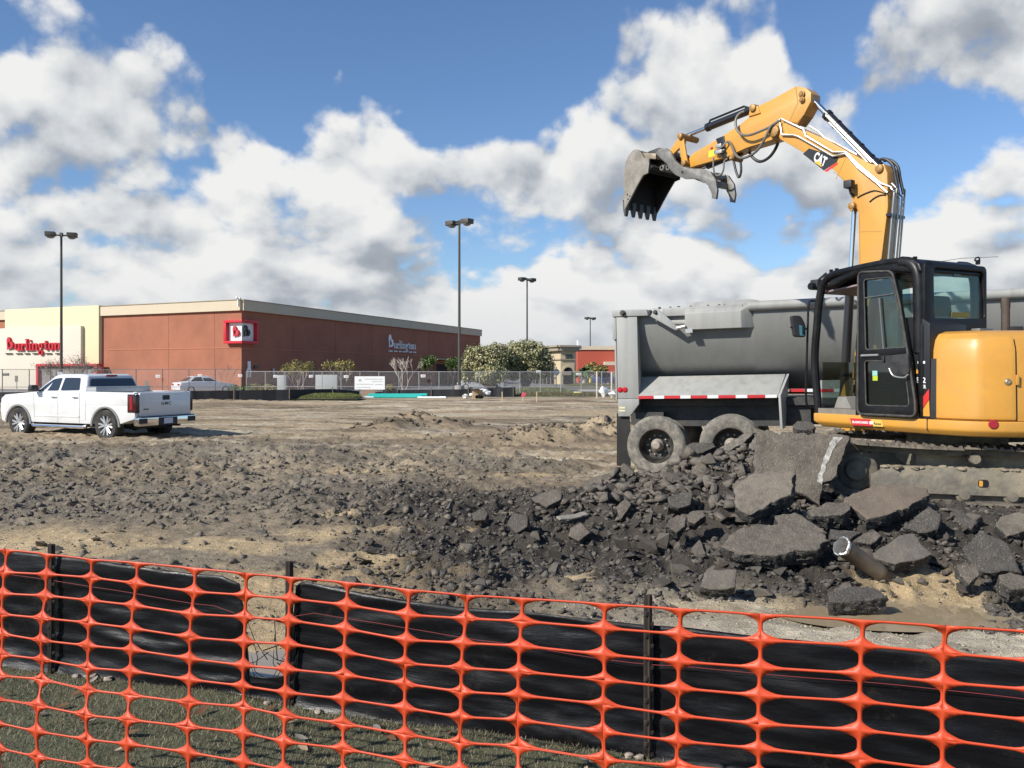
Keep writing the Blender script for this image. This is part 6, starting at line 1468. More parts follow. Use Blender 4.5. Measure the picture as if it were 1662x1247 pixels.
def cab():
    l1, l0 = 1.10, .06; zf = 1.30
    # floor
    fx0 = -.36; fx1 = side(1328, 668, l1)[0]
    fl = MB().box(((fx0 + fx1) / 2, zf + .03, (l1 + l0) / 2), (fx1 - fx0, .06, l1 - l0), H).build('cab_floor', mat('dusty_floor', (.20, .175, .14), .9, var=.3), EX)
    mb = MB(); mb.prism([(fx1 - .36, zf + .06), (fx1 - .10, zf + .06), (fx1 - .16, zf + .20), (fx1 - .28, zf + .20)], H, .60, .95); mb.build('foot_rest', mat('dusty_grey_plastic', (.22, .21, .19), .8, var=.2), EX, bevel=.012)
    # roof: closed slab with rounded rear edge, sloping down at the front
    tl = side(1352, 446, l1); tm = side(1450, 424, l1)
    zr = 3.02; fr_ = side(1345, 452, l1)[0]
    prof = [(fr_ + .02, 2.86), (fr_ - .06, 2.90), (.40, zr - .02), (-.05, zr), (-.26, zr - .01), (-.36, zr - .07), (-.40, zr - .17), (-.34, zr - .19), (.1, zr - .12), (.4, zr - .10), (fr_ - .08, 2.80), (fr_ + .0, 2.78)]
    rf = MB().prism(prof, H, l0, l1).build('cab_roof', M_CABB, EX, bevel=.045, seg=4, smooth=50)
    # pillars as bent tubes
    def post(name, pix, l, r, flat=1.0, m=M_CABB):
        pts = [H.pt(*side(x, y, l), l) for x, y in pix]; return MB().tube(catmull(pts, 5), r, 10, flat=flat).build(name, m, EX)
    for l in (l1 - .04, l0 + .05):
        sh = l - (l1 - .04)
        pts2 = [side(x, y, l1 - .04) for x, y in ((1329, 672), (1325, 625), (1322.5, 580), (1326, 530), (1330, 488), (1336, 463), (1350, 448), (1378, 440), (1420, 431), (1452, 426), (1476, 424))]
        MB().tube(catmull([H.pt(a, z, l) for a, z in pts2], 5), .047, 10).build('front_pillar', M_CABB, EX)
    for l in (l1 - .05, l0 + .05):
        pts2 = [(-.33, 2.0), (-.33, 2.1), (-.325, 2.58), (-.31, 2.82), (-.24, 2.945), (-.1, 2.985)]
        MB().tube(catmull([H.pt(a, z, l) for a, z in pts2], 5), [.07, .07, .07, .07, .07] + [.066] * 60 if False else .066, 12).build('rear_pillar', M_CABB, EX)
    bx = side(1392, 560, l1 - .03)[0]
    MB().tube([H.pt(bx - .02, zf, l1 - .03), H.pt(bx - .02, 2.1, l1 - .03), H.pt(bx - .10, 2.86, l1 - .03)], .04, 8).build('door_post', M_CABB, EX)
    # cross members
    for q0, q1, r_ in (((fx1 - .02, zf + .06, l0 + .05), (fx1 - .02, zf + .06, l1 - .04), .045), ((1.19, 2.84, l0 + .05), (1.19, 2.84, l1 - .04), .045), ((fx1 - .03, zf + .45, l0 + .03), (bx, zf + .45, l0 + .03), .02), ((bx + .2, zf, l0 + .03), (bx + .22, 2.84, l0 + .03), .03)):
        MB().tube([H.pt(*q0), H.pt(*q1)], r_, 8).build('cab_cross_member', M_CABB, EX)
    # lower rear bulkhead, lower side below quarter glass, rear frame round the window
    MB().prism([(-.40, zf), (-.34, zf), (-.34, 2.30), (-.40, 2.30)], H, l0, l1).build('rear_bulkhead', M_CABB, EX, bevel=.015)
    rb = Fr(H.pt(-.375, 0, 0), -LF, (0, 0, 1), -FW)      # rear plane: a = -l
    wl = [rb.at(x, y, 0) for x, y in ((1512, 517.5), (1594, 517.5), (1591.5, 442), (1543, 441), (1511, 446))]
    inner = round_poly([wl[0], wl[1], wl[2], (wl[4][0], wl[2][1] - .0)], .05, 4); 
    outer = round_poly([(-l1 + .02, 2.20), (-l0 - .0, 2.20), (-l0 - .0, 2.96), (-l1 + .02, 2.96)], .07, 4)
    MB().ring(outer, inner, rb, -.02, .035).build('rear_window_frame', M_CABB, EX, bevel=.008)
    MB().prism(inner, rb, -.002, .006).build('rear_window', M_GLASS, EX)
    q = [rb.at(x, y, .01) for x, y in ((1548.5, 443), (1559, 443), (1559, 450.5), (1548.5, 450.5))]; MB().prism(q, rb, .008, .012).build('window_sticker', mat('grey_sticker', (.13, .20, .18), .6), EX)
    q = [rb.at(x, y, .01) for x, y in ((1544, 507), (1573, 507), (1573, 516), (1544, 516))]; MB().prism(q, rb, .008, .012).build('window_label', mat('yellow_label', (.20, .18, .04), .6, var=.5, vscale=70), EX)
    # quarter glass behind the door and the post between
    qg = [(-.27, 2.02), (bx - .02, 2.02), (bx - .10, 2.80), (-.20, 2.80)]
    MB().prism(round_poly(qg, .06, 3), H, l1 - .045, l1 - .037).build('quarter_window', M_GLASS, EX)
    MB().prism([(-.36, zf), (bx, zf), (bx, 2.04), (-.36, 2.04)], H, l1 - .07, l1 - .03).build('lower_side', M_CABB, EX)
    # right side glass and lower front glass
    MB().prism([(bx + .22, zf + .1), (fx1 - .05, zf + .1), (fx1 - .02, 2.80), (bx + .22, 2.80)], H, l0 + .025, l0 + .031).build('right_window', M_GLASS, EX)
    g = side(1329, 588, l1)[1]
    fg = Fr(H.pt(fx1 - .01, 0, 0), -LF, (0, 0, 1), FW); MB().prism([(-l1 + .06, zf + .08), (-l0 - .08, zf + .08), (-l0 - .08, g), (-l1 + .06, g)], fg, 0, .006).build('lower_front_window', M_GLASSD, EX)
    # sun blind / raised front window under the roof
    MB().prism([(1.08, 2.76), (1.10, 2.74), (.20, 2.82), (.18, 2.84)], H, l0 + .1, l1 - .1).build('raised_front_window', mat('blind_grey_pink', (.26, .20, .21), .5), EX)
    # open door folded back along the side
    c = 1.165
    def dp(pl, cc=c): return [side(x, y, cc) for x, y in pl]
    out = dp([(1391.5, 672.5), (1486.5, 677), (1487, 655), (1475, 575), (1461, 490), (1449, 439), (1393, 441.5)]); inn_u = dp([(1405.5, 568), (1470, 564), (1470.5, 556), (1458, 497), (1447.5, 450), (1402.5, 454)])
    ro = round_poly(out, .075, 5)
    dr = None
    # frame plate with the two window openings: built as three rings of strips
    up_o = dp([(1393, 576), (1477, 576), (1475.5, 571), (1461.5, 490), (1449.5, 439.5), (1393, 441.5)]); lo_o = dp([(1392, 672.5), (1486.5, 677), (1487, 655), (1477.4, 579), (1477, 576.4), (1393, 576.4)])
    lo_i = dp([(1406, 658), (1476, 660), (1475, 645), (1468, 590), (1467.5, 586), (1404, 586)])
    U_o = round_poly(up_o, .05, 5); U_i = round_poly(inn_u, .04, 5); L_o = round_poly(lo_o, .05, 5); L_i = round_poly(lo_i, .04, 5)
    def corner_fix(po, pi, nm):
        return MB().ring(po, pi, H, c - .035, c + .006).build(nm, M_CABB, dr, bevel=.006)
    dr = MB().ring(U_o, U_i, H, c - .035, c + .006).build('cab_door', M_CABB, EX, bevel=.006)
    MB().ring(L_o, L_i, H, c - .0352, c + .0058).build('lower_door_frame', M_CABB, dr, bevel=.006)
    # rubber seal along the rim of the door
    rim = [H.pt(a, z, c + .008) for a, z in round_poly(dp([(1392.5, 672), (1486, 676.4), (1486.5, 655), (1474.5, 575), (1460.5, 490), (1448.5, 440), (1394, 442)]), .07, 6)]
    MB().tube(rim + [rim[0]], .013, 8, cap=False).build('door_seal', M_SEAL, dr)
    for pl, nm in ((inn_u, 'upper_door_glass'), (lo_i, 'lower_door_glass')): MB().prism(round_poly(pl, .04, 5), H, c - .02, c - .014).build(nm, M_GLASSD, dr)
    for i_, pl in enumerate((inn_u, lo_i)):
        q = [H.pt(a, z, c + .004) for a, z in round_poly(pl, .04, 5)]; MB().tube(q + [q[0]], .008, 6, cap=False).build('glass_gasket', M_SEAL, dr)
    P2 = lambda x, y, cc=c + .008: H.pt(*side(x, y, cc), cc)
    mb = MB(); mb.tube([P2(1403, 484), P2(1451, 477)], .007, 6); mb.tube([P2(1427, 484), P2(1434, 567)], .010, 6); mb.build('sliding_window_bar', mat('grey_window_bar', (.10, .10, .10), .4), dr)
    q = dp([(1440, 578), (1478, 574), (1480, 606), (1466, 612), (1452, 610), (1444, 600)]); MB().prism(round_poly(q, .03, 3), H, c, c + .045).build('latch_box', mat('matt_black_box', (.02, .02, .021), .55, var=.2, dirt=(.09, .085, .08), dirt_amt=.4, dscale=12), dr, bevel=.01)
    mb = MB(); mb.tube(catmull([P2(1443, 598, c + .05), P2(1450, 610, c + .05), P2(1466, 613, c + .05), P2(1474, 608, c + .05)], 5), .009, 6); mb.tube([P2(1398, 577.5, c + .02), P2(1426, 576.5, c + .02)], .014, 8); mb.build('door_handle', mat('worn_grey_handle', (.30, .30, .29), .4, .3), dr)
    MB().box((*side(1434, 584, c + .02), c + .02), (.03, .07, .03), H).build('release_lever', M_BPLAS, dr, bevel=.006)
    q = dp([(1415, 602), (1423, 602), (1423, 610), (1415, 610)]); MB().prism(q, H, c - .012, c - .008).build('green_label', mat('pale_green_label', (.26, .50, .42), .5), dr)
    q = dp([(1415.5, 610.3), (1423.5, 610.3), (1423.5, 618), (1415.5, 618)]); MB().prism(q, H, c - .012, c - .008).build('lime_label', mat('lime_label', (.42, .50, .03), .5), dr)
    mb = MB()
    for i in range(9): y = 622 + i * 4; mb.box((*side(1436, y, c - .05), c - .05), (.14, .004, .004), H)
    mb.build('inner_louvre', mat('grey_louvre', (.13, .14, .13), .5), dr)
    # seat with head rest, levers
    st = MB(); st.prism(round_poly([(-.26, 1.9), (-.12, 1.95), (-.02, 1.55), (.40, 1.62), (.42, 1.50), (-.10, 1.42)], .05, 3), H, .38, .86); 
    st.prism(round_poly([(-.28, 1.86), (-.18, 1.86), (-.16, 2.36), (-.26, 2.38)], .04, 3), H, .38, .86); so_ = st.build('seat', M_SEAT, EX, bevel=.03)
    MB().prism(round_poly([(-.30, 2.40), (-.20, 2.40), (-.18, 2.62), (-.27, 2.63)], .05, 4), H, .48, .76).build('head_rest', M_SEAT, so_, bevel=.03)
    mb = MB(); mb.box((.05, 1.45, .62), (.4, .25, .4), H); mb.box((.1, 1.62, .95), (.45, .12, .16), H); mb.build('seat_base', M_BPLAS, EX, bevel=.02)
    mb = MB(); mb.tube([H.pt(.32, 1.66, .95), H.pt(.36, 1.86, .93)], .014, 6); blob(mb, H.pt(.37, 1.90, .93), .035, 1.4, 1, jag=.05); mb.tube([H.pt(.70, zf + .05, .6), H.pt(.82, 1.75, .62)], .012, 6); mb.build('control_lever', M_BPLAS, EX)
    MB().prism(round_poly([(-.25, 2.0), (-.12, 2.0), (-.10, 2.33), (-.22, 2.36)], .04, 3), H, .92, 1.0).build('seat_side', M_SEAT, so_, bevel=.02)
    # mirror, grab rail, lights and aerial
    rail = [P(x, y, 10.35) for x, y in ((1328, 489), (1318, 488.5), (1312.5, 494), (1311, 530), (1309.5, 580), (1308, 640), (1310, 658), (1314, 661.5), (1324, 662))]
    MB().tube(catmull(rail, 4), .014, 8).build('grab_rail', M_CABB, EX)
    mf = Fr(P(1298, 530, 10.3), Vector((.86, .2, .0)), (-.18, 0, 1), Vector((.2, -.86, 0)))
    mp = round_poly([(-.10, -.13), (.045, -.135), (.075, .02), (.03, .135), (-.095, .13)], .035, 4)
    mr_ = MB().prism(mp, mf, -.04, .02).build('mirror', M_BPLAS, EX, bevel=.012); MB().prism(round_poly([(-.045, -.115), (.035, -.115), (.05, .0), (-.04, .02)], .02, 3), mf, .02, .024).build('mirror_glass', mat('mirror_surface', (.5, .56, .55), .05, 1.0), mr_)
    MB().tube([mf.pt(-.12, -.01, -.01), mf.pt(.1, -.03, -.01), P(1310, 532, 10.33)], .012, 6).build('mirror_arm', M_BPLAS, mr_)
    lf = Fr(P(1327, 461, 10.45), FW, (0, 0, 1), LF); wl_ = MB().box((0, 0, 0), (.12, .10, .13), lf).build('work_light', M_BPLAS, EX, bevel=.012); MB().tube([lf.pt(-.02, .05, 0), lf.pt(-.12, .12, -.02)], .015, 6).build('light_bracket', M_BPLAS, wl_)
    mb = MB()
    for px, py, D in ((1349, 441, 10.4), (1358, 439, 10.4), (1485, 420.5, 9.1), (1587, 426, 9.5)):
        q = P(px, py, D); mb.box((q.x, q.y, q.z), (.035, .035, .05))
    mb.tube([P(1505, 428, 9.0), P(1560, 419.5, 9.2), P(1620, 417, 9.4)], .0025, 5); q = P(1507, 427, 9.0); mb.box((q.x, q.y, q.z), (.05, .03, .035)); mb.tube(catmull([P(1582, 424, 9.5), P(1584, 419, 9.5), P(1589, 418.5, 9.5), P(1590, 426, 9.5)], 4), .009, 6); mb.build('roof_fitting', M_CABB, EX)
cab()

BD = Vector((-.62, .785, 0)).normalized(); BF = H.pt(1.25, 1.25, 0); BWN = Vector((-BD.y, BD.x, 0)); BWN = BWN if BWN.y < 0 else -BWN
Bm = Fr(Vector((BF.x, BF.y, 0)), BD, (0, 0, 1), BWN)
def bpt(px, py, c=0.0): return Bm.pt(*Bm.at(px, py, c), c)
def boom():
    bw = .15
    A = lambda pl, c=bw: [Bm.at(x, y, c) for x, y in pl]
    side_px = [(1394, 470), (1393, 345), (1390, 338), (1384, 330), (1379, 312), (1370, 295), (1352, 275), (1290, 240), (1266, 226), (1261, 216), (1263, 205), (1271, 199), (1282, 201), (1300, 209), (1345, 229), (1380, 249), (1412, 266), (1424, 268), (1434, 266), (1440, 280), (1441, 335), (1436, 375), (1428, 440), (1425, 470)]
    top = Bm.at(1410, 470, bw); ft = [(1423, 560), (1414, 620), (1400, 645), (1386, 640), (1383, 610), (1389, 560)]
    full = A(side_px + ft)
    mb = MB(); mb.prism(full, Bm, -bw, bw); bo = mb.build('boom', M_YE, EX, bevel=.010)
    # welded lines and the seam across the lower boom
    mb = MB(); q = A([(1396, 376), (1431, 375.3), (1431, 376.3), (1396, 377)], bw + .001); mb.prism(q, Bm, bw, bw + .0012); q = A([(1373, 255), (1374, 255.3), (1357, 292), (1356, 291.6)], bw + .001); mb.prism(q, Bm, bw, bw + .0012)
    for pl in ([(1396, 450), (1395, 350), (1391, 332), (1386, 324)],): mb.tube([bpt(x, y, bw + .001) for x, y in pl], .004, 4)
    mb.tube(catmull([bpt(x, y, bw + .001) for x, y in ((1352, 279), (1366, 289), (1378, 302), (1390, 312))], 4), .003, 4)
    mb.build('weld_seam', mat('darker_yellow_seam', (.36, .19, .04), .5), bo)
    # black emblem panel with lettering, yellow triangle and red stripe
    dec = A([(1303, 250), (1313, 241), (1361, 256), (1358, 263), (1337, 277)], bw + .004); dm = MB().prism(dec, Bm, bw + .001, bw + .004).build('emblem_panel', mat('emblem_black', (.02, .02, .021), .4), bo)
    q = A([(1337.5, 277.5), (1358.5, 263.5), (1360, 266), (1342, 279.5)], bw + .004); MB().prism(q, Bm, bw + .001, bw + .004).build('red_stripe', MATS['decal_red'], dm)
    mb = MB(); c = bw + .0045; put_text(mb, 'CAT', Bm, Bm.at(1319.5, 260.5, c), Bm.at(1338, 271.5, c), Bm.at(1325, 245.5, c), c, .004); mb.build('emblem_lettering', MATS['decal_white'], dm, fix=False)
    q = A([(1321, 263.5), (1334, 271.5), (1330, 261)], bw + .010); MB().prism(q, Bm, bw + .003, bw + .0085).build('emblem_triangle', mat('emblem_yellow', (.72, .45, .05), .4), dm)
    # swing bracket at the foot, boom lift cylinder
    ft_c = bpt(1398, 632, 0)
    mb = MB(); fo = Bm.at(1398, 632, 0)
    mb.prism(round_poly([(fo[0] - .14, fo[1] - .50), (fo[0] + .16, fo[1] - .55), (fo[0] + .18, fo[1] - .1), (fo[0] + .10, fo[1] + .12), (fo[0] - .08, fo[1] + .12), (fo[0] - .16, fo[1] - .1)], .05, 3), Bm, bw + .01, bw + .06)
    mb.prism(round_poly([(fo[0] - .14, fo[1] - .50), (fo[0] + .16, fo[1] - .55), (fo[0] + .18, fo[1] - .1), (fo[0] + .10, fo[1] + .12), (fo[0] - .08, fo[1] + .12), (fo[0] - .16, fo[1] - .1)], .05, 3), Bm, -bw - .06, -bw - .01)
    mb.box((fo[0], fo[1] - .42, 0), (.26, .22, .4), Bm); sb = mb.build('swing_bracket', M_YE, EX, bevel=.012)
    mb = MB(); mb.cyl(Bm.pt(fo[0], fo[1] + .02, bw + .09), Bm.pt(fo[0], fo[1] + .02, -bw - .09), .05, 14); mb.build('foot_pin', M_PIN, sb)
    mb = MB(); mb.prism([(fo[0] - .15, fo[1] - .45), (fo[0] - .11, fo[1] - .45), (fo[0] - .10, fo[1] - .05), (fo[0] - .13, fo[1] - .02)], Bm, bw + .061, bw + .064); mb.prism([(fo[0] - .04, fo[1] - .48), (fo[0] + .01, fo[1] - .48), (fo[0] + .04, fo[1] - .1), (fo[0] + .0, fo[1] - .06)], Bm, bw + .061, bw + .064); mb.build('warning_stripe', M_BLK, sb)
    b0 = Bm.pt(fo[0] + .26, fo[1] - .35, 0); b1 = bpt(1387, 336, 0)
    d = (b1 - b0); mb = MB(); mb.cyl(b0, b0 + d * .62, .058, 16); mb.cyl(b0 + d * .60, b0 + d * .64, .066, 16); cy = mb.build('boom_cylinder', M_CYLB, EX); MB().cyl(b0 + d * .63, b1, .033, 14).build('rod', M_ROD, cy)
    px_ = Bm.at(1384.5, 335, bw); mb = MB(); mb.lathe([(0, .05), (.03, .05), (.045, .04), (.05, 0), (.05, -.36)], Bm.pt(px_[0], px_[1], bw + .01), Bm.w, 16); mb.lathe([(.0, .03), (.025, .03), (.025, 0)], Bm.pt(px_[0] + .0, px_[1] - .045, bw + .02), Bm.w, 10); mb.build('cylinder_pin', M_PIN, bo)
    # work light on the boom with its cable
    p0 = bpt(1385, 302, bw); a, b = Bm.at(1385, 301, bw); wl = MB().box((a, b, bw + .10), (.11, .10, .10), Bm).build('boom_light', M_BPLAS, EX, bevel=.014); MB().tube([Bm.pt(a, b - .05, bw + .09), Bm.pt(a, b - .11, bw + .06), Bm.pt(a, b - .13, bw)], .018, 6).build('light_bracket', M_BPLAS, wl)
    mb = MB(); mb.tube(catmull([bpt(x, y, bw + .012) for x, y in ((1391, 321), (1402, 315), (1418, 309.5), (1430, 311.5), (1437, 314), (1449, 309), (1457, 303))], 4), .006, 6); mb.tube(catmull([bpt(x, y, bw + .012) for x, y in ((1411, 328), (1418, 322), (1428, 317), (1438, 316.5))], 4), .006, 6); mb.build('light_cable', M_HOSE, wl)
    # pivot ear and pin of the stick cylinder on top of the boom
    a, b = Bm.at(1428, 274, bw); mb = MB(); mb.lathe([(0, .03), (.035, .03), (.05, .02), (.055, 0), (.055, -.34)], Bm.pt(a, b, bw + .01), Bm.w, 18); mb.build('ear_pin', M_PIN, bo)
    # stick
    sw = .115; S_ = lambda pl, c=sw: [Bm.at(x, y, c) for x, y in pl]
    st_px = [(1291.6, 140), (1308, 143), (1316, 151), (1316, 165), (1305, 186), (1294, 200), (1284, 199), (1272, 207), (1265, 222), (1257, 226), (1211.6, 240), (1180, 254.8), (1118, 272.5), (1114, 266), (1116, 259), (1125, 249), (1165, 225.5), (1199, 204), (1216, 190), (1222, 182), (1231, 172), (1254, 161)]
    sk = MB().prism(S_(st_px), Bm, -sw, sw).build('stick', M_YE, EX, bevel=.009)
    mb = MB(); mb.prism(S_([(1292, 141), (1296, 168), (1293, 173), (1282, 197), (1281, 196.5), (1291.6, 173), (1294.5, 168), (1290.5, 141)], sw + .001), Bm, sw, sw + .0015); mb.build('weld_seam', MATS['darker_yellow_seam'], sk)
    mb = MB(); a0 = Bm.at(1310, 165, 0); mb.prism(S_([(1316.5, 168), (1307, 188), (1296, 202), (1301, 205), (1312, 190), (1318.5, 172)], 0), Bm, -sw + .01, sw - .01); mb.build('stick_rear_plate', mat('dark_yellow_shadow_plate', (.30, .17, .05), .6, var=.2), sk)  # rear face of the stick: its shade is put into this darker yellow
    for px, py, r in ((1302.5, 153.5, .045), (1303, 162.5, .04)):
        a, b = Bm.at(px, py, sw); MB().lathe([(0, .035), (r * .6, .035), (r * .7, .025), (r, .02), (r, -.26)], Bm.pt(a, b, sw + .01), Bm.w, 16).build('stick_pin', M_PIN, sk)
    a, b = Bm.at(1258, 214, bw); MB().lathe([(0, .04), (.05, .04), (.075, .03), (.085, 0), (.085, -.34)], Bm.pt(a, b, bw + .01), Bm.w, 20).build('boom_nose_pin', M_PIN, bo)
    # stick cylinder on top of the boom
    c0 = bpt(1424, 270, 0); c1 = bpt(1314, 157, 0); d = c1 - c0
    mb = MB(); mb.cyl(c0, c0 + d * .72, .062, 18); mb.cyl(c0 + d * .70, c0 + d * .735, .072, 18); mb.cyl(c0 - d * .02, c0 + d * .05, .075, 16)
    cy = mb.build('stick_cylinder', M_CYLB, EX); MB().cyl(c0 + d * .73, c1, .036, 14).build('rod', M_ROD, cy)
    mb = MB(); off = Bm.w * .06 + Vector((0, 0, -.055)); mb.tube([c0 + off + d * .02, c0 + off + d * .66], .010, 8); mb.tube([c0 + Bm.w * .075 + d * .04 + Vector((0, 0, .0)), c0 + Bm.w * .075 + d * .70], .012, 8); mb.build('cylinder_line', M_PIPE, cy)
    for q in (.1, .25, .42, .58): MB().cyl(c0 + d * q - d.normalized() * .012, c0 + d * q + d.normalized() * .012, .070, 16).build('clamp_band', M_CYLB, cy)
    # bucket cylinder above the stick
    e0 = bpt(1221, 178, 0); e1 = bpt(1109, 223, 0); d = e1 - e0; mb = MB(); mb.cyl(e0, e0 + d * .62, .056, 16); mb.cyl(e0 + d * .60, e0 + d * .64, .064, 16); bc = mb.build('bucket_cylinder', M_CYLB, EX); MB().cyl(e0 + d * .63, e1, .030, 14).build('rod', M_ROD, bc)
    mb = MB(); up = Vector((0, 0, .085)) + Bm.w * .02; mb.tube([e0 + d * .06 + up * .6, e0 + d * .1 + up, e0 + d * .58 + up, e0 + d * .60 + up * .5], .017, 8); mb.build('cylinder_line', M_CYLB, bc)
    a, b = Bm.at(1224, 176, sw); mb = MB(); mb.lathe([(0, .06), (.03, .06), (.05, .05), (.055, 0), (.055, -.3)], Bm.pt(a, b, sw), Bm.w, 16); mb.build('cylinder_pin', M_PIN, sk)
    mb = MB(); ear = S_([(1216, 190), (1218, 178), (1224, 171), (1231, 173), (1235, 184)], sw); mb.prism(ear, Bm, -sw - .02, -sw + .03); mb.prism(ear, Bm, sw - .03, sw + .02); mb.build('cylinder_ear', M_YE, sk, bevel=.006)
    # links between cylinder, stick and bucket
    lk = lambda pts, w, c0_, c1_, nm, m, par: MB().prism(round_poly([Bm.at(x, y, (c0_ + c1_) / 2) for x, y in pts], .03, 3), Bm, c0_, c1_).build(nm, m, par, bevel=.005)
    for s in (1, -1):
        lk([(1102, 226), (1110, 223), (1117, 266), (1108, 270)], 0, s * .15, s * .18, 'side_link', M_YE, EX)
    lk([(1088, 246), (1093, 252), (1113, 232), (1111, 222), (1104, 222)], 0, .06, .11, 'bucket_link', M_YE, EX); lk([(1088, 246), (1093, 252), (1113, 232), (1111, 222), (1104, 222)], 0, -.11, -.06, 'bucket_link', M_YE, EX)
    for px, py in ((1105.5, 221.5), (1111.5, 265)):
        a, b = Bm.at(px, py, .18); MB().lathe([(0, .04), (.028, .04), (.045, .03), (.048, 0), (.048, -.38)], Bm.pt(a, b, .19), Bm.w, 16).build('link_pin', M_PIN, EX)
    return bo, sk
BOOM, STICK = boom()

def bucket():
    hw = .37; nb = hw
    A = lambda pl, c=hw: [Bm.at(x, y, c) for x, y in pl]
    pl = [(1013.5, 340), (1012.5, 319), (1012, 300), (1013, 278), (1017, 260), (1024, 247.5), (1031, 242.8), (1037, 244), (1041, 249), (1045, 256.5), (1049, 256), (1053.5, 258), (1054, 264), (1052, 281), (1044, 285), (1036, 299), (1026, 318), (1019, 332)]
    cv = [tuple(v.xy) for v in catmull([Vector((*p_, 0)) for p_ in A(pl[:9])], 4)]; q = cv + A(pl[9:])
    bk = MB().prism(q, Bm, hw - .02, hw).build('bucket', M_BUCK, EX)
    MB().prism(q, Bm, -hw, -hw + .02).build('side_plate', M_BUIN, bk)
    # rim strip along the cutting edge of the near plate
    rim = A([(1013.5, 341), (1012.5, 322), (1021, 309), (1040, 275), (1045, 262), (1053, 259), (1053.5, 266), (1051.5, 281), (1043.5, 284.5), (1035.5, 298.5), (1025.5, 317.5), (1018.5, 331.5)], hw + .014); MB().prism(rim, Bm, hw - .004, hw + .014).build('side_cutter', M_BUCK, bk, bevel=.004)
    rim2 = [(a, b) for a, b in rim]; MB().prism(rim2, Bm, -hw - .014, -hw + .004).build('side_cutter', M_BUCK, bk, bevel=.004)
    mb = MB()
    for x, y in ((1018.5, 316), (1022.5, 318.5), (1019.5, 323.5)): a, b = Bm.at(x, y, hw + .014); mb.cyl(Bm.pt(a, b, hw + .01), Bm.pt(a, b, hw + .018), .014, 8)
    mb.build('cutter_hole', M_BLK, bk)
    # wrapped shell from the lip round the back to the top
    path = catmull([Vector((*p_, 0)) for p_ in A([(1013.5, 340), (1012.5, 319), (1012, 300), (1013, 278), (1017, 260), (1024, 247.5), (1031, 243.3), (1037, 244.6), (1041, 249.5), (1045, 257), (1049, 266), (1051, 279)])], 3)
    n = len(path); cen = sum((p_ for p_ in path), Vector()) / n
    vs = []; fs = []
    for c in (-hw + .006, hw - .006):
        for k in (0, .025):
            for i in range(n):
                t = (path[min(i + 1, n - 1)] - path[max(i - 1, 0)]).normalized(); nn = Vector((-t.y, t.x, 0)); nn = nn if nn.dot(cen - path[i]) > 0 else -nn
                r = path[i] + nn * (k + .002); vs.append(Bm.pt(r.x, r.y, c))
    for i in range(n - 1): fs += [(i, i + 1, 2 * n + i + 1, 2 * n + i), (n + i, 3 * n + i, 3 * n + i + 1, n + i + 1), (i, n + i, n + i + 1, i + 1), (2 * n + i, 2 * n + i + 1, 3 * n + i + 1, 3 * n + i)]
    fs += [(0, 2 * n, 3 * n, n), (n - 1, 2 * n - 1, 4 * n - 1, 3 * n - 1)]
    MB().add(vs, fs).build('shell', M_BUIN, bk)
    # lip and five teeth
    l0 = Bm.at(1014.5, 336, hw); l1 = Bm.at(1018.5, 331, hw)
    mb = MB(); mb.prism([(l0[0] - .01, l0[1] - .04), (l0[0] + .03, l0[1] - .04), (l0[0] + .05, l0[1] + .12), (l0[0] - .0, l0[1] + .12)], Bm, -hw, hw); mb.build('cutting_edge', M_BUIN, bk, bevel=.004)
    tm = mat('worn_tooth', (.11, .105, .095), .55, .4, var=.2)
    for i in range(5):
        c = hw - .035 - i * (2 * hw - .07) / 4; fr = Fr(Bm.pt(l0[0] + .01, l0[1] - .02, c), Bm.u, (0, 0, 1), Bm.w)
        mb = MB(); vs = [fr.pt(a, b, cc) for (a, b, w) in ((-.03, .10, .042), (.035, .10, .042), (-.028, -.03, .040), (.03, -.03, .040), (-.012, -.13, .028), (.012, -.13, .028)) for cc in (-w, w)]
        mb.add(vs, [(0, 2, 3, 1), (0, 1, 5, 4), (2, 6, 7, 3), (0, 4, 6, 2), (1, 3, 7, 5), (4, 5, 9, 8), (6, 10, 11, 7), (4, 8, 10, 6), (5, 7, 11, 9), (8, 9, 11, 10)]); mb.build('tooth', tm, bk, bevel=.005)
    # mounting ears and coupler between bucket, stick and thumb
    cm = mat('dark_coupler', (.055, .053, .05), .55, .4, var=.3, dirt=(.22, .2, .17), dirt_amt=.4, dscale=9)
    mb = MB()
    for c in (-.13, .13):
        mb.prism(round_poly(A([(1052, 247), (1070, 240), (1084, 243), (1093, 250), (1098, 262), (1092, 272), (1078, 279), (1064, 276), (1054, 268)], c), .03, 3), Bm, c - .018, c + .018)
    mb.build('coupler', cm, bk, bevel=.005)
    mb = MB(); mb.prism(A([(1050, 262), (1063, 257), (1084, 276), (1075, 284), (1052, 281)], 0), Bm, -hw + .02, hw - .02); mb.build('top_plate', M_BUIN, bk, bevel=.01)
    mb = MB(); mb.prism(A([(1040, 247), (1062, 249), (1062, 258), (1045, 257)]), Bm, -.30, hw - .03); mb.build('mounting_plate', mat('scraped_steel', (.34, .27, .19), .45, .5, var=.3, vscale=10), bk, bevel=.006)
    for px, py, r in ((1067, 254, .055), (1081, 249, .055), (1076, 273, .05), (1085.5, 273, .045)):
        a, b = Bm.at(px, py, .17); MB().lathe([(r * .45, .045), (r * .8, .045), (r, .035), (r, -.36), (r * .45, -.36), (r * .45, .045)], Bm.pt(a, b, .16), Bm.w, 16).build('bucket_pin', M_THMB, bk)
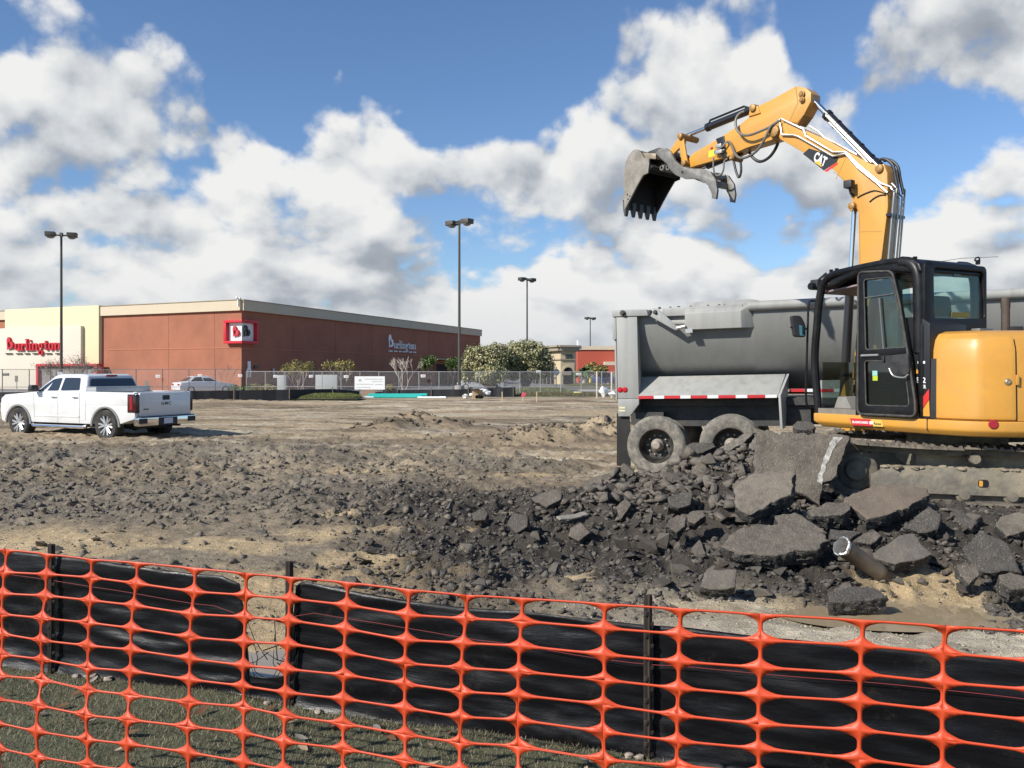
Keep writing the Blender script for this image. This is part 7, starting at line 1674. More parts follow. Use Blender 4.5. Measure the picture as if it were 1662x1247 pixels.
    # hydraulic thumb: two curved serrated arms
    arm = [(1066, 250), (1070, 243), (1082, 241), (1089, 246), (1094, 256), (1098, 263), (1108, 271), (1120, 274.2), (1140, 274.4), (1154, 279), (1163, 293), (1165.3, 310), (1163.2, 323.6), (1157, 322.6), (1156.6, 316), (1155.6, 313.5), (1154, 309), (1151.5, 305), (1151, 302), (1147.5, 299.5), (1146, 296.5), (1142.5, 295.5), (1140, 293), (1136, 292.5), (1131.5, 290.5), (1113, 291), (1098, 284.5), (1090, 277), (1083, 266), (1074, 258)]
    th = None
    for c in (.30, -.12):
        q = [Bm.at(x, y, .30) for x, y in arm]
        o = MB().prism(q, Bm, c - .022, c + .022).build('thumb_arm' if th is not None else 'thumb', M_THMB, th if th is not None else EX, bevel=.004)
        th = th or o
    mb = MB(); q = Bm.at(1152, 297, .30); mb.box((q[0], q[1], .09), (.05, .09, .38), Bm); q = Bm.at(1147, 284, .30); mb.box((q[0], q[1], .09), (.12, .05, .38), Bm); mb.build('thumb_bridge', M_THMB, th, bevel=.008)
    a, b = Bm.at(1107, 279.5, .33); MB().cyl(Bm.pt(a, b, .30), Bm.pt(a, b, .324), .022, 10).build('thumb_hole', M_BLK, th)
    # thumb cylinder lying under the stick
    c0 = bpt(1204, 247, 0); c1 = bpt(1128, 279, 0); d = c1 - c0; mb = MB(); mb.cyl(c0, c0 + d * .72, .045, 14); tc = mb.build('thumb_cylinder', M_CYLB, EX); MB().cyl(c0 + d * .71, c1, .026, 12).build('rod', M_ROD, tc)
bucket()

def plumbing():
    bw, sw = .15, .115
    def line(name, pts, r, m, smooth=True, par=EX, c=None):
        q = [bpt(x, y, cc) for x, y, cc in pts]; return MB().tube(catmull(q, 5) if smooth else q, r, 8).build(name, m, par)
    # steel lines along the near face and top of the boom
    line('oil_line', [(1265, 194, .18), (1269, 219, .18), (1288, 219.5, .18), (1296, 222, .18), (1352, 254, .18), (1361, 252, .18), (1372, 249.5, .18), (1379, 257, .18), (1392, 272, .18), (1424, 298, .18), (1440, 313, .18)], .014, M_PIPE, False)
    line('oil_line', [(1268, 193, .17), (1278, 198, .17), (1304, 210, .17), (1308, 221, .17), (1352, 247, .17), (1373, 247, .17), (1383, 258, .17), (1396, 270, .17), (1430, 298, .17), (1447, 304, .13), (1450, 308, .10)], .014, M_PIPE, False)
    line('oil_line', [(1314, 205, -.04), (1330, 215, -.04), (1337, 223, -.04), (1400, 256, -.04), (1412, 264, -.04), (1422, 273, -.04)], .014, M_PIPE, False)
    # bundle of lines down the back of the boom
    back = []
    for i, (x0, x1, c) in enumerate(((1443, 1431, .13), (1449, 1437, .07), (1454, 1443, .01), (1459, 1448, -.07), (1464, 1453, -.14))):
        y0 = (316, 310, 326, 322, 310, 318)[i]
        a0 = Bm.at(1441, y0, bw)[0] - .06; a1 = Bm.at(1428, 430, bw)[0] - .06; z0 = Bm.at(1441, y0, bw)[1]; z1 = Bm.at(1428, 432, bw)[1]
        q = [Bm.pt(a0 + .05, z0 + .10, c), Bm.pt(a0 - .01, z0 + .03, c), Bm.pt(a0, z0 - .08, c), Bm.pt(a1, z1 - .35, c)]
        MB().tube(q, .0125, 8).build('return_line', mat('dull_steel_line', (.42, .40, .37), .35, .7, var=.15), EX)
    mb = MB()
    for py in (350, 424):
        a, b = Bm.at(1436 - (py - 350) * .13, py, bw); MB().box((a - .06, b, 0), (.06, .035, .36), Bm).build('line_clamp', M_CYLB, EX)
    for i, (c, d) in enumerate(((.06, 0), (-.04, .01))):
        a, b = Bm.at(1432, 268, 0); e = Bm.at(1441, 318, bw)
        q = [Bm.pt(a, b + .06, c), Bm.pt(a - .08 - d, b + .045, c), Bm.pt(a - .17 - d, b - .05, c), Bm.pt(a - .20 - d, b - .20, c), Bm.pt(e[0] - .09 - d, e[1] + .03, c)]
        MB().tube(catmull(q, 6), .020, 8).build('hose', M_HOSE, EX)
    # hoses looping between boom and stick
    line('hose', [(1264, 196, .19), (1255, 203, .2), (1237, 212, .22), (1216, 219.5, .23), (1203, 218, .22), (1195.5, 209, .2), (1194, 196, .18), (1199, 186, .14), (1208, 181, .10)], .019, M_HOSEG)
    line('hose', [(1267, 196, .19), (1257, 201, .2), (1250, 207, .22), (1242, 224, .24), (1232, 241, .24), (1219, 252, .22), (1203, 257, .2), (1193, 250, .17), (1189, 240, .15), (1185, 232, .14), (1180, 230, .14)], .019, M_HOSEG)
    line('hose', [(1263, 232, -.05), (1258, 243, -.05), (1250, 254, -.05), (1240, 261, -.05), (1231, 262, -.05), (1222, 256, -.05), (1216, 247, -.05)], .022, M_HOSE)
    line('hose', [(1158, 256, .16), (1158, 272, .17), (1160, 282, .17), (1165, 285.5, .17), (1171, 283, .17), (1174.5, 274, .17), (1175.5, 262, .16), (1181, 258, .14)], .013, M_HOSEG)
    line('hose', [(1191, 262, .0), (1194, 276, .0), (1198, 287, 0), (1201, 286, 0), (1203, 276, 0), (1202, 263, 0)], .018, M_HOSE)
    # valve block on the stick
    sv = Bm.at(1170, 238, sw)
    mb = MB(); mb.prism([Bm.at(x, y, sw) for x, y in ((1163, 226), (1176, 221), (1180, 255), (1174, 258))], Bm, sw, sw + .02); v = mb.build('valve_bracket', M_CYLB, EX, bevel=.004)
    mb = MB(); a, b = Bm.at(1171, 238, sw); mb.box((a, b, sw + .05), (.10, .05, .06), Bm); mb.box((a + .0, b - .09, sw + .05), (.12, .05, .06), Bm); mb.tube([bpt(1160, 246, sw + .06), bpt(1174, 237, sw + .06), bpt(1179, 230, sw + .06)], .013, 6); mb.tube([bpt(1159, 249, sw + .06), bpt(1176, 243, sw + .06)], .012, 6); mb.build('valve', M_GALV, v, bevel=.004)
    mb = MB(); a, b = Bm.at(1160, 242, sw); blob(mb, Bm.pt(a, b, sw + .07), .02, 1, 3, jag=.05); mb.build('red_cap', M_REDP, v)
    mb = MB(); mb.prism([Bm.at(x, y, sw + .003) for x, y in ((1150, 246), (1160, 242.5), (1160, 253), (1150, 256))], Bm, sw, sw + .003); mb.build('yellow_label', mat('bright_label_yellow', (.80, .62, .05), .35), STICK)
    a, b = Bm.at(1189, 256, sw); MB().lathe([(0, .04), (.03, .04), (.045, .02), (.045, -.2)], Bm.pt(a, b, sw), Bm.w, 14).build('thumb_pin', M_PIN, STICK)
plumbing()
# ------------------------------------------------------------------ broken asphalt
M_SLAB = mat('asphalt_face', (.098, .083, .066), .92, agg=0.55, var=.38, vscale=14, bump=.8, bscale=55, dirt=(.20, .17, .13), dirt_amt=.6, dscale=5)
M_SLABB = mat('dark_asphalt_face', (.070, .062, .053), .92, agg=0.5, var=.38, vscale=14, bump=.85, bscale=60, dirt=(.11, .095, .075), dirt_amt=.4, dscale=5)
M_EDGE = mat('broken_asphalt_edge', (.040, .037, .034), .95, agg=0.8, var=.45, vscale=22, bump=.9, bscale=60, dirt=(.16, .14, .11), dirt_amt=.25, dscale=18)
M_CHUNK = mat('black_asphalt_chunk', (.070, .061, .051), .93, agg=0.6, var=.35, vscale=9, bump=.7, bscale=50, dirt=(.13, .112, .088), dirt_amt=.5, dscale=6)
M_CHUNKG = mat('grey_asphalt_chunk', (.115, .10, .083), .93, agg=0.6, var=.3, vscale=8, bump=.6, bscale=50, dirt=(.18, .15, .115), dirt_amt=.5, dscale=5)
M_CLOD = mat('earth_clod', (.165, .14, .105), .95, var=.3, vscale=8, bump=.7, bscale=40)
def slab(label, px, D, nrm, th, top=M_SLAB, seed=0, name='asphalt_slab', stripe=None, group=None):
    """a broken plate: outline px (photo pixels) on the plane at distance D with normal nrm"""
    n = Vector(nrm).normalized(); cx = sum(p[0] for p in px) / len(px); cy = sum(p[1] for p in px) / len(px); o = P(cx, cy, D)
    u = n.cross(Vector((0, 0, 1)));
    if u.length < .1: u = Vector((1, 0, 0))
    u.normalize(); v = n.cross(u); fr = Fr(o, u, v, n)
    pl = [Vector(fr.at(*p)) for p in px]; c = sum(pl, Vector((0, 0))) / len(pl)
    per = []; tot = sum((pl[i] - pl[i - 1]).length for i in range(len(pl))); step = max(.018, tot / 90)
    for i in range(len(pl)):
        a, b = pl[i], pl[(i + 1) % len(pl)]; k = max(1, int((b - a).length / step))
        for j in range(k): per.append(a + (b - a) * j / k)
    m = len(per); off = Vector((seed * 7.3, seed * 3.1, seed * 1.7)); rj = min(.05, tot * .014)
    per = [p + (p - c).normalized() * rj * (mnoise.noise(Vector((p.x * 9, p.y * 9, 0)) + off) * 1.3 + mnoise.noise(Vector((p.x * 26, p.y * 26, 3)) + off) * .6) for p in per]
    rings = [(1.0, 0.0), (.985, .008), (.93, .012), (.8, .012), (.62, .012), (.42, .012), (.2, .012)]
    vs = []; fs = []; mi = []
    def tz(p): return .018 * mnoise.noise(Vector((p.x * 3.2, p.y * 3.2, 1)) + off) + .006 * mnoise.noise(Vector((p.x * 17, p.y * 17, 2)) + off)
    for k, h in rings:
        for p in per:
            q = c + (p - c) * k; vs.append(fr.pt(q.x, q.y, h + tz(q)))
    q0 = len(vs); vs.append(fr.pt(c.x, c.y, .012 + tz(c)))
    for r in range(len(rings) - 1):
        for i in range(m): j = (i + 1) % m; fs.append((r * m + i, r * m + j, (r + 1) * m + j, (r + 1) * m + i)); mi.append(0)
    for i in range(m): fs.append(((len(rings) - 1) * m + i, (len(rings) - 1) * m + (i + 1) % m, q0)); mi.append(0)
    base = len(vs); lay = 5
    for l in range(1, lay + 1):
        t = l / lay
        for p in per:
            g = 1 + (.03 * math.sin(t * 3.1) - .06 * t) ; q = c + (p - c) * g
            q += Vector((mnoise.noise(Vector((p.x * 22, p.y * 22, t * 5)) + off), mnoise.noise(Vector((p.x * 22 + 9, p.y * 22, t * 5)) + off))) * th * .22
            vs.append(fr.pt(q.x, q.y, tz(c) * .3 - th * t + .02 * mnoise.noise(Vector((p.x * 12, p.y * 12, t * 3 + 5)) + off)))
    for l in range(lay):
        for i in range(m):
            j = (i + 1) % m; a = (base + (l - 1) * m) if l else 0; b = base + l * m; fs.append((a + j, a + i, b + i, b + j)); mi.append(1)
    b = base + (lay - 1) * m; fs.append(tuple(b + i for i in range(m))[::-1]); mi.append(1)
    mb = MB(); mb.v = [tuple(x) for x in vs]; mb.f = fs; mb.mi = mi
    ob = mb.build(name, [top, M_EDGE], None, smooth=38, fix=False)
    tag(ob, label, 'asphalt slab', group)
    if stripe:
        sp = [Vector(fr.at(*p)) for p in stripe]; k = len(sp) // 2; vs = []; fs = []
        L_ = sp[:k]; R_ = sp[k:][::-1]; N_ = 22; W_ = 6
        def along(pp, t): x = t * (len(pp) - 1); i = min(int(x), len(pp) - 2); return pp[i] + (pp[i + 1] - pp[i]) * (x - i)
        for i in range(N_ + 1):
            for j in range(W_ + 1):
                a, b2 = along(L_, i / N_), along(R_, i / N_); q = a + (b2 - a) * (j / W_); q += Vector((mnoise.noise(Vector((q.x * 20, q.y * 20, 0)) + off), 0)) * .02
                vs.append(fr.pt(q.x, q.y, .0165 + tz(q)))
        for i in range(N_):
            for j in range(W_): fs.append((i * (W_ + 1) + j, i * (W_ + 1) + j + 1, (i + 1) * (W_ + 1) + j + 1, (i + 1) * (W_ + 1) + j))
        m2 = mat('worn_white_stripe', (.42, .40, .36), .9, var=.4, vscale=25, dirt=(.10, .09, .075), dirt_amt=.9, dscale=16)
        MB().add(vs, fs).build('parking_stripe', m2, ob, fix=False)
    return ob
slab('largest slab with a worn white stripe, leaning upright below the excavator', [(1228, 697), (1262, 700), (1290, 704), (1329, 705), (1379, 709), (1368, 742), (1354, 770), (1341, 782), (1329, 818), (1300, 800), (1262, 800), (1220, 786), (1224, 740)], 9.0, (-.28, -.88, .40), .12, seed=1, stripe=[(1352, 711), (1343, 727), (1335, 748), (1329, 768), (1326, 783), (1334, 787), (1337, 768), (1344, 748), (1355, 727), (1366, 711)])
slab('tilted grey slab leaning on the largest striped slab', [(1190, 796), (1214, 772), (1248, 766), (1278, 761), (1290, 766), (1287, 785), (1284, 803), (1260, 814), (1240, 827), (1214, 835), (1193, 823)], 8.15, (-.26, -.50, .83), .15, mat('lighter_brown_face', (.145, .122, .095), .92, agg=0.5, var=.38, vscale=14, bump=.8, bscale=55, dirt=(.22, .185, .14), dirt_amt=.6, dscale=5), seed=2)
slab('long flat slab lying on edge in front of the excavator track', [(1371, 810), (1400, 797), (1432, 790), (1470, 790), (1501, 793), (1511, 803), (1484, 819), (1462, 829), (1430, 840), (1408, 843), (1396, 832), (1371, 818)], 8.0, (-.05, -.46, .89), .13, mat('brownish_asphalt_face', (.135, .105, .078), .92, agg=0.45, var=.22, vscale=5, bump=.45, bscale=70, dirt=(.20, .16, .12), dirt_amt=.4, dscale=4), seed=3)
slab('small thick slab between the tilted grey slab and the long flat one', [(1314, 828), (1341, 817), (1377, 818), (1380, 830), (1366, 838), (1317, 838)], 7.85, (-.05, -.42, .9), .14, seed=4)
slab('broad low slab at the front left of the broken pipe', [(1168, 888), (1199, 860), (1228, 853), (1257, 852), (1317, 856), (1347, 878), (1322, 894), (1275, 902), (1235, 905), (1196, 900)], 7.35, (-.12, -.50, .86), .14, seed=5)
slab('slab half buried behind the broad low one', [(1258, 840), (1290, 834), (1311, 847), (1343, 866), (1300, 862), (1262, 856)], 7.8, (-.1, -.55, .83), .12, seed=6)
slab('pale five sided slab right of the broken pipe', [(1414, 899), (1438, 884), (1465, 869), (1481, 866), (1498, 884), (1514, 902), (1500, 908), (1452, 916), (1422, 908)], 7.15, (-.05, -.62, .78), .12, mat('paler_asphalt_face', (.115, .10, .082), .92, agg=0.45, var=.25, vscale=6, bump=.45, bscale=60, dirt=(.2, .17, .13), dirt_amt=.4, dscale=5), seed=7)
slab('dark steep slab behind the pale five sided one', [(1466, 858), (1488, 838), (1508, 823), (1526, 836), (1523, 862), (1490, 868)], 7.65, (-.25, -.75, .6), .13, M_SLABB, seed=8)
slab('dark slab on the edge of the rubble below the track end', [(1541, 826), (1560, 831), (1586, 850), (1578, 858), (1556, 850), (1541, 838)], 7.9, (-.1, -.5, .85), .11, M_SLABB, seed=9)
slab('grey slab cut by the right edge of the view below the track', [(1614, 853), (1624, 839), (1650, 832), (1690, 834), (1694, 858), (1662, 864), (1634, 872)], 7.6, (-.3, -.6, .75), .13, seed=10)
slab('large dark slab tilted at the right side above the puddle', [(1566, 893), (1579, 872), (1592, 862), (1637, 882), (1648, 914), (1658, 930), (1620, 931), (1583, 927)], 7.05, (-.1, -.72, .68), .14, M_SLABB, seed=11)
slab('small square slab standing beside the puddle', [(1553, 917), (1586, 914), (1589, 934), (1573, 949), (1557, 930)], 6.7, (-.15, -.75, .64), .10, seed=12)
slab('low slab at the right end beside the puddle', [(1622, 936), (1640, 931), (1680, 941), (1684, 957), (1640, 958), (1626, 950)], 6.55, (-.1, -.5, .85), .14, seed=13)
slab('small pale slab in front of the broad low one', [(1142, 931), (1158, 926), (1194, 926), (1196, 954), (1170, 958), (1136, 955)], 6.75, (-.1, -.6, .8), .09, MATS['paler_asphalt_face'], seed=14)
slab('black lump slab just before the broken pipe and puddle', [(1342, 964), (1377, 954), (1420, 957), (1440, 972), (1392, 978), (1346, 980)], 6.45, (-.05, -.35, .93), .11, M_SLABB, seed=15)
slab('small slab right above the mouth of the broken pipe', [(1384, 880), (1402, 868), (1421, 863), (1432, 871), (1414, 885)], 7.4, (-.1, -.5, .85), .10, seed=16)
slab('thin dark slab just behind the mouth of the broken pipe', [(1347, 860), (1399, 866), (1381, 876), (1348, 876)], 7.55, (-.0, -.4, .9), .10, M_SLABB, seed=17)
slab('flat slab near the trailer tyre at the left of the pile', [(948, 781), (975, 772), (1001, 767), (1005, 778), (982, 793), (957, 806), (949, 803)], 10.1, (-.1, -.80, .6), .07, seed=18)
slab('lone rounded slab left of the pile in the black crumbs', [(863, 808), (882, 799), (901, 794), (912, 798), (910, 811), (888, 824), (868, 816)], 9.6, (-.2, -.7, .68), .07, seed=19)
slab('five sided slab at the left side of the black rubble', [(822, 852), (832, 835), (856, 836), (857, 857), (838, 866)], 8.9, (-.25, -.75, .6), .10, M_SLABB, seed=20)
slab('small slab standing at the far left of the black rubble', [(766, 834), (786, 825), (792, 834), (788, 844), (769, 846)], 9.3, (-.2, -.8, .55), .08, M_SLABB, seed=21)
slab('thin pale slab lying flat at the foot of the pile', [(902, 840), (926, 835), (951, 831), (955, 836), (930, 842), (908, 845)], 8.9, (0, -.2, .97), .05, mat('dusty_pale_slab', (.24, .215, .175), .92, var=.2, vscale=6, bump=.4), seed=22)
slab('pointed grey slab just below the thin pale one', [(926, 857), (943, 849), (958, 865), (940, 879), (923, 871)], 8.6, (-.2, -.72, .66), .07, seed=23)
slab('upright narrow slab in the middle of the pile', [(1000, 823), (1016, 808), (1024, 820), (1007, 847)], 9.2, (-.35, -.85, .4), .08, seed=24)
slab('long thin slab sloping up towards the trailer tyre', [(990, 814), (1016, 797), (1042, 783), (1047, 789), (1020, 804), (996, 819)], 9.7, (-.3, -.6, .75), .06, M_SLABB, seed=25)
slab('rough plank shaped slab pointing up beside the largest slab', [(1168, 728), (1196, 712), (1221, 695), (1224, 703), (1205, 722), (1180, 736)], 9.6, (-.35, -.72, .6), .10, mat('rough_pale_asphalt', (.15, .13, .105), .95, var=.5, vscale=25, bump=1.0, bscale=45), seed=26)
slab('dark slab overlapping the rear trailer tyre', [(1104, 738), (1112, 724), (1130, 719), (1160, 720), (1162, 726), (1140, 736), (1112, 742)], 10.0, (-.2, -.6, .75), .12, M_SLABB, seed=27)
slab('grey slab lying in the middle of the pile under the tyres', [(1120, 769), (1131, 752), (1148, 749), (1166, 762), (1164, 781), (1140, 778)], 9.4, (-.1, -.66, .74), .10, seed=28)
slab('grey block at the left foot of the tilted grey slab', [(1084, 808), (1108, 798), (1124, 800), (1122, 820), (1100, 826), (1086, 820)], 8.9, (-.2, -.75, .6), .12, M_SLABB, seed=29)
slab('rounded grey block below the middle of the pile', [(1086, 846), (1100, 836), (1114, 838), (1113, 856), (1098, 866), (1088, 858)], 8.2, (-.15, -.7, .7), .10, seed=30)
slab('rounded grey block next to the tilted slab foot', [(1113, 836), (1124, 829), (1140, 829), (1146, 838), (1128, 850), (1118, 848)], 8.4, (-.1, -.6, .78), .10, seed=31)
slab('dark slab on the ground below the skirt of the excavator', [(1286, 690), (1294, 684), (1318, 686), (1324, 692), (1318, 698), (1292, 698)], 9.9, (-.2, -.4, .9), .10, M_SLABB, seed=32)
slab('small slab in the black rubble above the orange net', [(540, 955), (566, 948), (580, 955), (560, 964)], 7.3, (-.1, -.3, .94), .06, seed=33)
slab('flat pale slab far left in the grey dirt', [(268, 776), (286, 775), (290, 779), (272, 780)], 14.2, (0, -.15, .98), .05, MATS['dusty_pale_slab'], seed=34)
slab('flat dark slab in the dirt left of the black rubble', [(400, 866), (416, 862), (434, 860), (430, 868), (412, 874)], 9.5, (-.15, -.3, .93), .06, M_SLABB, seed=35)

# single chunks: one set of angular shapes, many copies
def chunk_mesh(seed, m, big=False):
    rng = random.Random(seed); bm = bmesh.new()
    fl = rng.uniform(.45, .85)
    for i in range(rng.randint(8, 11)):
        v = Vector((rng.gauss(0, 1), rng.gauss(0, 1), rng.gauss(0, 1))); v.normalize(); v *= rng.uniform(.8, 1.1); bm.verts.new((v.x * rng.uniform(.8, 1.1), v.y * rng.uniform(.7, 1), v.z * fl))
    r = bmesh.ops.convex_hull(bm, input=bm.verts); bmesh.ops.delete(bm, geom=list({e for e in r['geom_interior'] + r['geom_unused'] if isinstance(e, bmesh.types.BMVert)}), context='VERTS')
    bmesh.ops.triangulate(bm, faces=bm.faces)
    if big:
        bmesh.ops.subdivide_edges(bm, edges=bm.edges, cuts=2, use_grid_fill=True)
        for v in bm.verts: v.co *= 1 + .10 * mnoise.noise(v.co * 2.6 + Vector((seed, 0, 0))) + .06 * mnoise.noise(v.co * 7 + Vector((seed, 5, 0)))
    me = bpy.data.meshes.new('chunk_shape'); bm.to_mesh(me); bm.free(); me.materials.append(m)
    return me
def chunks():
    rng = random.Random(11)
    bl = [chunk_mesh(i, M_CHUNK, True) for i in range(9)] + [chunk_mesh(20 + i, M_CHUNKG, True) for i in range(8)]
    cl = [chunk_mesh(40 + i, M_CLOD, True) for i in range(5)]
    n = 0; tries = 0
    while n < 285 and tries < 6000:
        tries += 1
        # mostly on the pile and among the slabs, thinning out to the left
        if rng.random() < .55: x, y = rng.gauss(2.3, .9), rng.gauss(9.0, .9)
        elif rng.random() < .5: x, y = rng.uniform(1.6, 4.4), rng.uniform(6.9, 8.4)
        else: x, y = rng.uniform(-1.6, 2.2), rng.uniform(6.9, 11.5)
        if y < silt_y(np.array([x]))[0] + 2.2 or y > 12 or x / y > .63 or (x > 3.35 and y > 8.35): continue
        b = float(zones(np.array([x]), np.array([y]))[0][0]) + float(pile(np.array([x]), np.array([y]))[()][0]) * 3
        if b < .5: continue
        s = rng.choice((.05, .055, .06, .07, .08, .09, .11, .14)) * rng.uniform(.85, 1.2)
        if x < .8: s *= .8
        ci = rng.randrange(len(bl)); o = bpy.data.objects.new('asphalt_chunk', bl[ci]); COL.objects.link(o); o.location = (x, y, gz(x, y) + s * .28); o.scale = (s * rng.uniform(.9, 1.5), s, s * rng.uniform(.7, 1)); o.rotation_euler = (rng.uniform(-.6, .6), rng.uniform(-.6, .6), rng.uniform(0, 6.3))
        hue = 'black' if ci < 9 else 'greyish'; big = 'fist sized' if s < .058 else 'football sized' if s < .09 else 'boulder like'
        where = ('among the big slabs by the broken pipe' if y < 8.45 and x > 1.7 else 'on the pile below the trailer tyres' if x > 1.3 and y > 8.45 else 'in the crumbs under the left end of the pile' if x > .1 else 'at the thin left end of the black rubble')
        tag(o, f'{big} {hue} asphalt chunk {where}', 'asphalt chunk', f'{big} {hue} chunks {where}'); n += 1
    n = 0; tries = 0
    while n < 70 and tries < 4000:
        tries += 1; u = rng.uniform(-.62, .02); y = rng.uniform(8.5, 15); x = u * y
        if float(zones(np.array([x]), np.array([y]))[0][0]) > .4: continue
        s = rng.choice((.035, .04, .05, .06, .08)) * rng.uniform(.8, 1.2) * (1 + (y - 8.5) * .05)
        o = bpy.data.objects.new('earth_clod', cl[rng.randrange(len(cl))]); COL.objects.link(o); o.location = (x, y, gz(x, y) + s * .25); o.scale = (s * rng.uniform(.9, 1.4), s, s * .8); o.rotation_euler = (rng.uniform(-.5, .5), rng.uniform(-.5, .5), rng.uniform(0, 6.3))
        sz = 'small' if s < .05 else 'medium' if s < .075 else 'large'; where = 'in the sandy dirt just behind the silt fence' if y < 10 else 'in the grey dirt before the pickup' if x < -4 else 'in the dirt between the pickup and the black rubble'
        tag(o, f'{sz} brown clod of earth {where}', 'clod', f'{sz} clods {where}')
        n += 1
chunks()
def crumbs(name, label, m, n, seed, region, smin, smax, sel):
    """thousands of small angular crumbs joined in one mesh"""
    g = np.random.default_rng(seed); protos = []
    for k in range(8):
        me = chunk_mesh(100 + seed * 10 + k, m); v = np.empty(len(me.vertices) * 3); me.vertices.foreach_get('co', v); f = np.array([p.vertices[:] for p in me.polygons]); protos.append((v.reshape(-1, 3), f)); bpy.data.meshes.remove(me)
    x, y = region(g, n * 3); keep = sel(x, y, g.uniform(0, 1, len(x))); x, y = x[keep][:n], y[keep][:n]; z = ground_z(x, y)
    s = smin * (smax / smin) ** (g.uniform(0, 1, len(x)) ** 2.4); a = g.uniform(0, 2 * np.pi, len(x)); t = g.uniform(-.7, .7, len(x)); kind = g.integers(0, 8, len(x))
    V = []; F = []; o = 0
    for k, (pv, pf) in enumerate(protos):
        i = np.where(kind == k)[0]
        if not len(i): continue
        ca, sa, ct, st = np.cos(a[i])[:, None], np.sin(a[i])[:, None], np.cos(t[i])[:, None], np.sin(t[i])[:, None]
        px, py, pz = pv[:, 0] * 1.25, pv[:, 1], pv[:, 2]
        qx = px * ct + pz * st; qz = -px * st + pz * ct
        S = s[i][:, None]; w = np.stack([(qx * ca - py * sa) * S + x[i][:, None], (qx * sa + py * ca) * S + y[i][:, None], qz * S + (z[i] + s[i] * .25)[:, None]], -1)
        V.append(w.reshape(-1, 3)); F.append((pf[None] + (np.arange(len(i)) * len(pv))[:, None, None] + o).reshape(-1, 3)); o += len(i) * len(pv)
    ob = np_mesh(name, np.concatenate(V), np.concatenate(F), m, False); tag(ob, label, kind='stuff'); return ob
def reg(u0, u1, y0, y1, pw=1.0):
    def f(g, n): y = y0 * (y1 / y0) ** (g.uniform(0, 1, n) ** pw); return g.uniform(u0, u1, n) * y, y
    return f
def sel_black(x, y, r): z = zones(x, y); return (r < (z[0] + sstep(.1, .3, pile(x, y))) * (.3 + .9 * fbm(x * 1.1, y * 1.1, 3, 600)) * (1 - .9 * z[2])) & (y > silt_y(x) + 1.2)
crumbs('asphalt_rubble', 'carpet of small black asphalt crumbs over the broken ground', M_CHUNK, 13000, 1, reg(-.35, .64, 5.9, 13), .010, .06, sel_black)
crumbs('asphalt_rubble', 'larger greyish lumps heaped on the black pile', M_CHUNKG, 1500, 8, reg(.0, .42, 8.0, 11.4), .035, .12, lambda x, y, r: r < sstep(.15, .45, pile(x, y)) * (.3 + fbm(x * 1.4, y * 1.4, 3, 605)))
crumbs('asphalt_rubble', 'small greyish asphalt crumbs mixed into the black ones', M_CHUNKG, 3500, 2, reg(-.35, .64, 5.9, 13), .010, .05, sel_black)
crumbs('dirt_rubble', 'small brown clods over the grey dirt on the left', M_CLOD, 6000, 3, reg(-.68, .1, 7.5, 24), .012, .075, lambda x, y, r: (r < (zones(x, y)[1] * .9 + .10) * (.25 + 1.0 * fbm(x * .8, y * .8, 3, 610))) & (y > silt_y(x) + 1.0))
crumbs('dirt_rubble', 'dark lumps mixed into the grey dirt on the left', M_CHUNKG, 2600, 9, reg(-.68, .1, 7.5, 20), .012, .07, lambda x, y, r: r < zones(x, y)[1] * (.1 + 1.0 * fbm(x * .6 + 5, y * .6, 3, 615)))
crumbs('gravel', 'pale gravel bits and black crumbs scattered on the sand by the fence', mat('pale_gravel', (.38, .33, .25), .9, var=.3), 3500, 4, reg(-.68, .64, 4.3, 9), .004, .016, lambda x, y, r: (r < (zones(x, y)[3] + zones(x, y)[2]) * .9) & (y > silt_y(x) + .35))
crumbs('asphalt_rubble', 'scattered black crumbs over the pale sand and tan dirt', M_CHUNK, 3000, 5, reg(-.68, .64, 4.3, 20), .005, .03, lambda x, y, r: (r < .5 * sstep(.4, .6, fbm(x * .9, y * .9, 4, 620))) & (y > silt_y(x) + .35))
def sel_spoil(x, y, r):
    t = 0
    for (px, py, sx, sy) in ((690, 692, 1.5, .8), (640, 698, 1.0, .6), (930, 711, 2.4, .7), (870, 716, 1.2, .5), (990, 702, 1.2, .8)):
        D = CAMZ * FPX / (py - HOR); t = t + gauss(x, y, (px - CX0) / FPX * D, D, sx, sy)
    return r < t
crumbs('dirt_rubble', 'clods heaped along the spoil ridges in the far dirt', mat('dark_earth_clod', (.115, .092, .066), .95, var=.35, vscale=4, bump=.5), 2200, 6, reg(-.2, .16, 16, 34), .03, .14, sel_spoil)
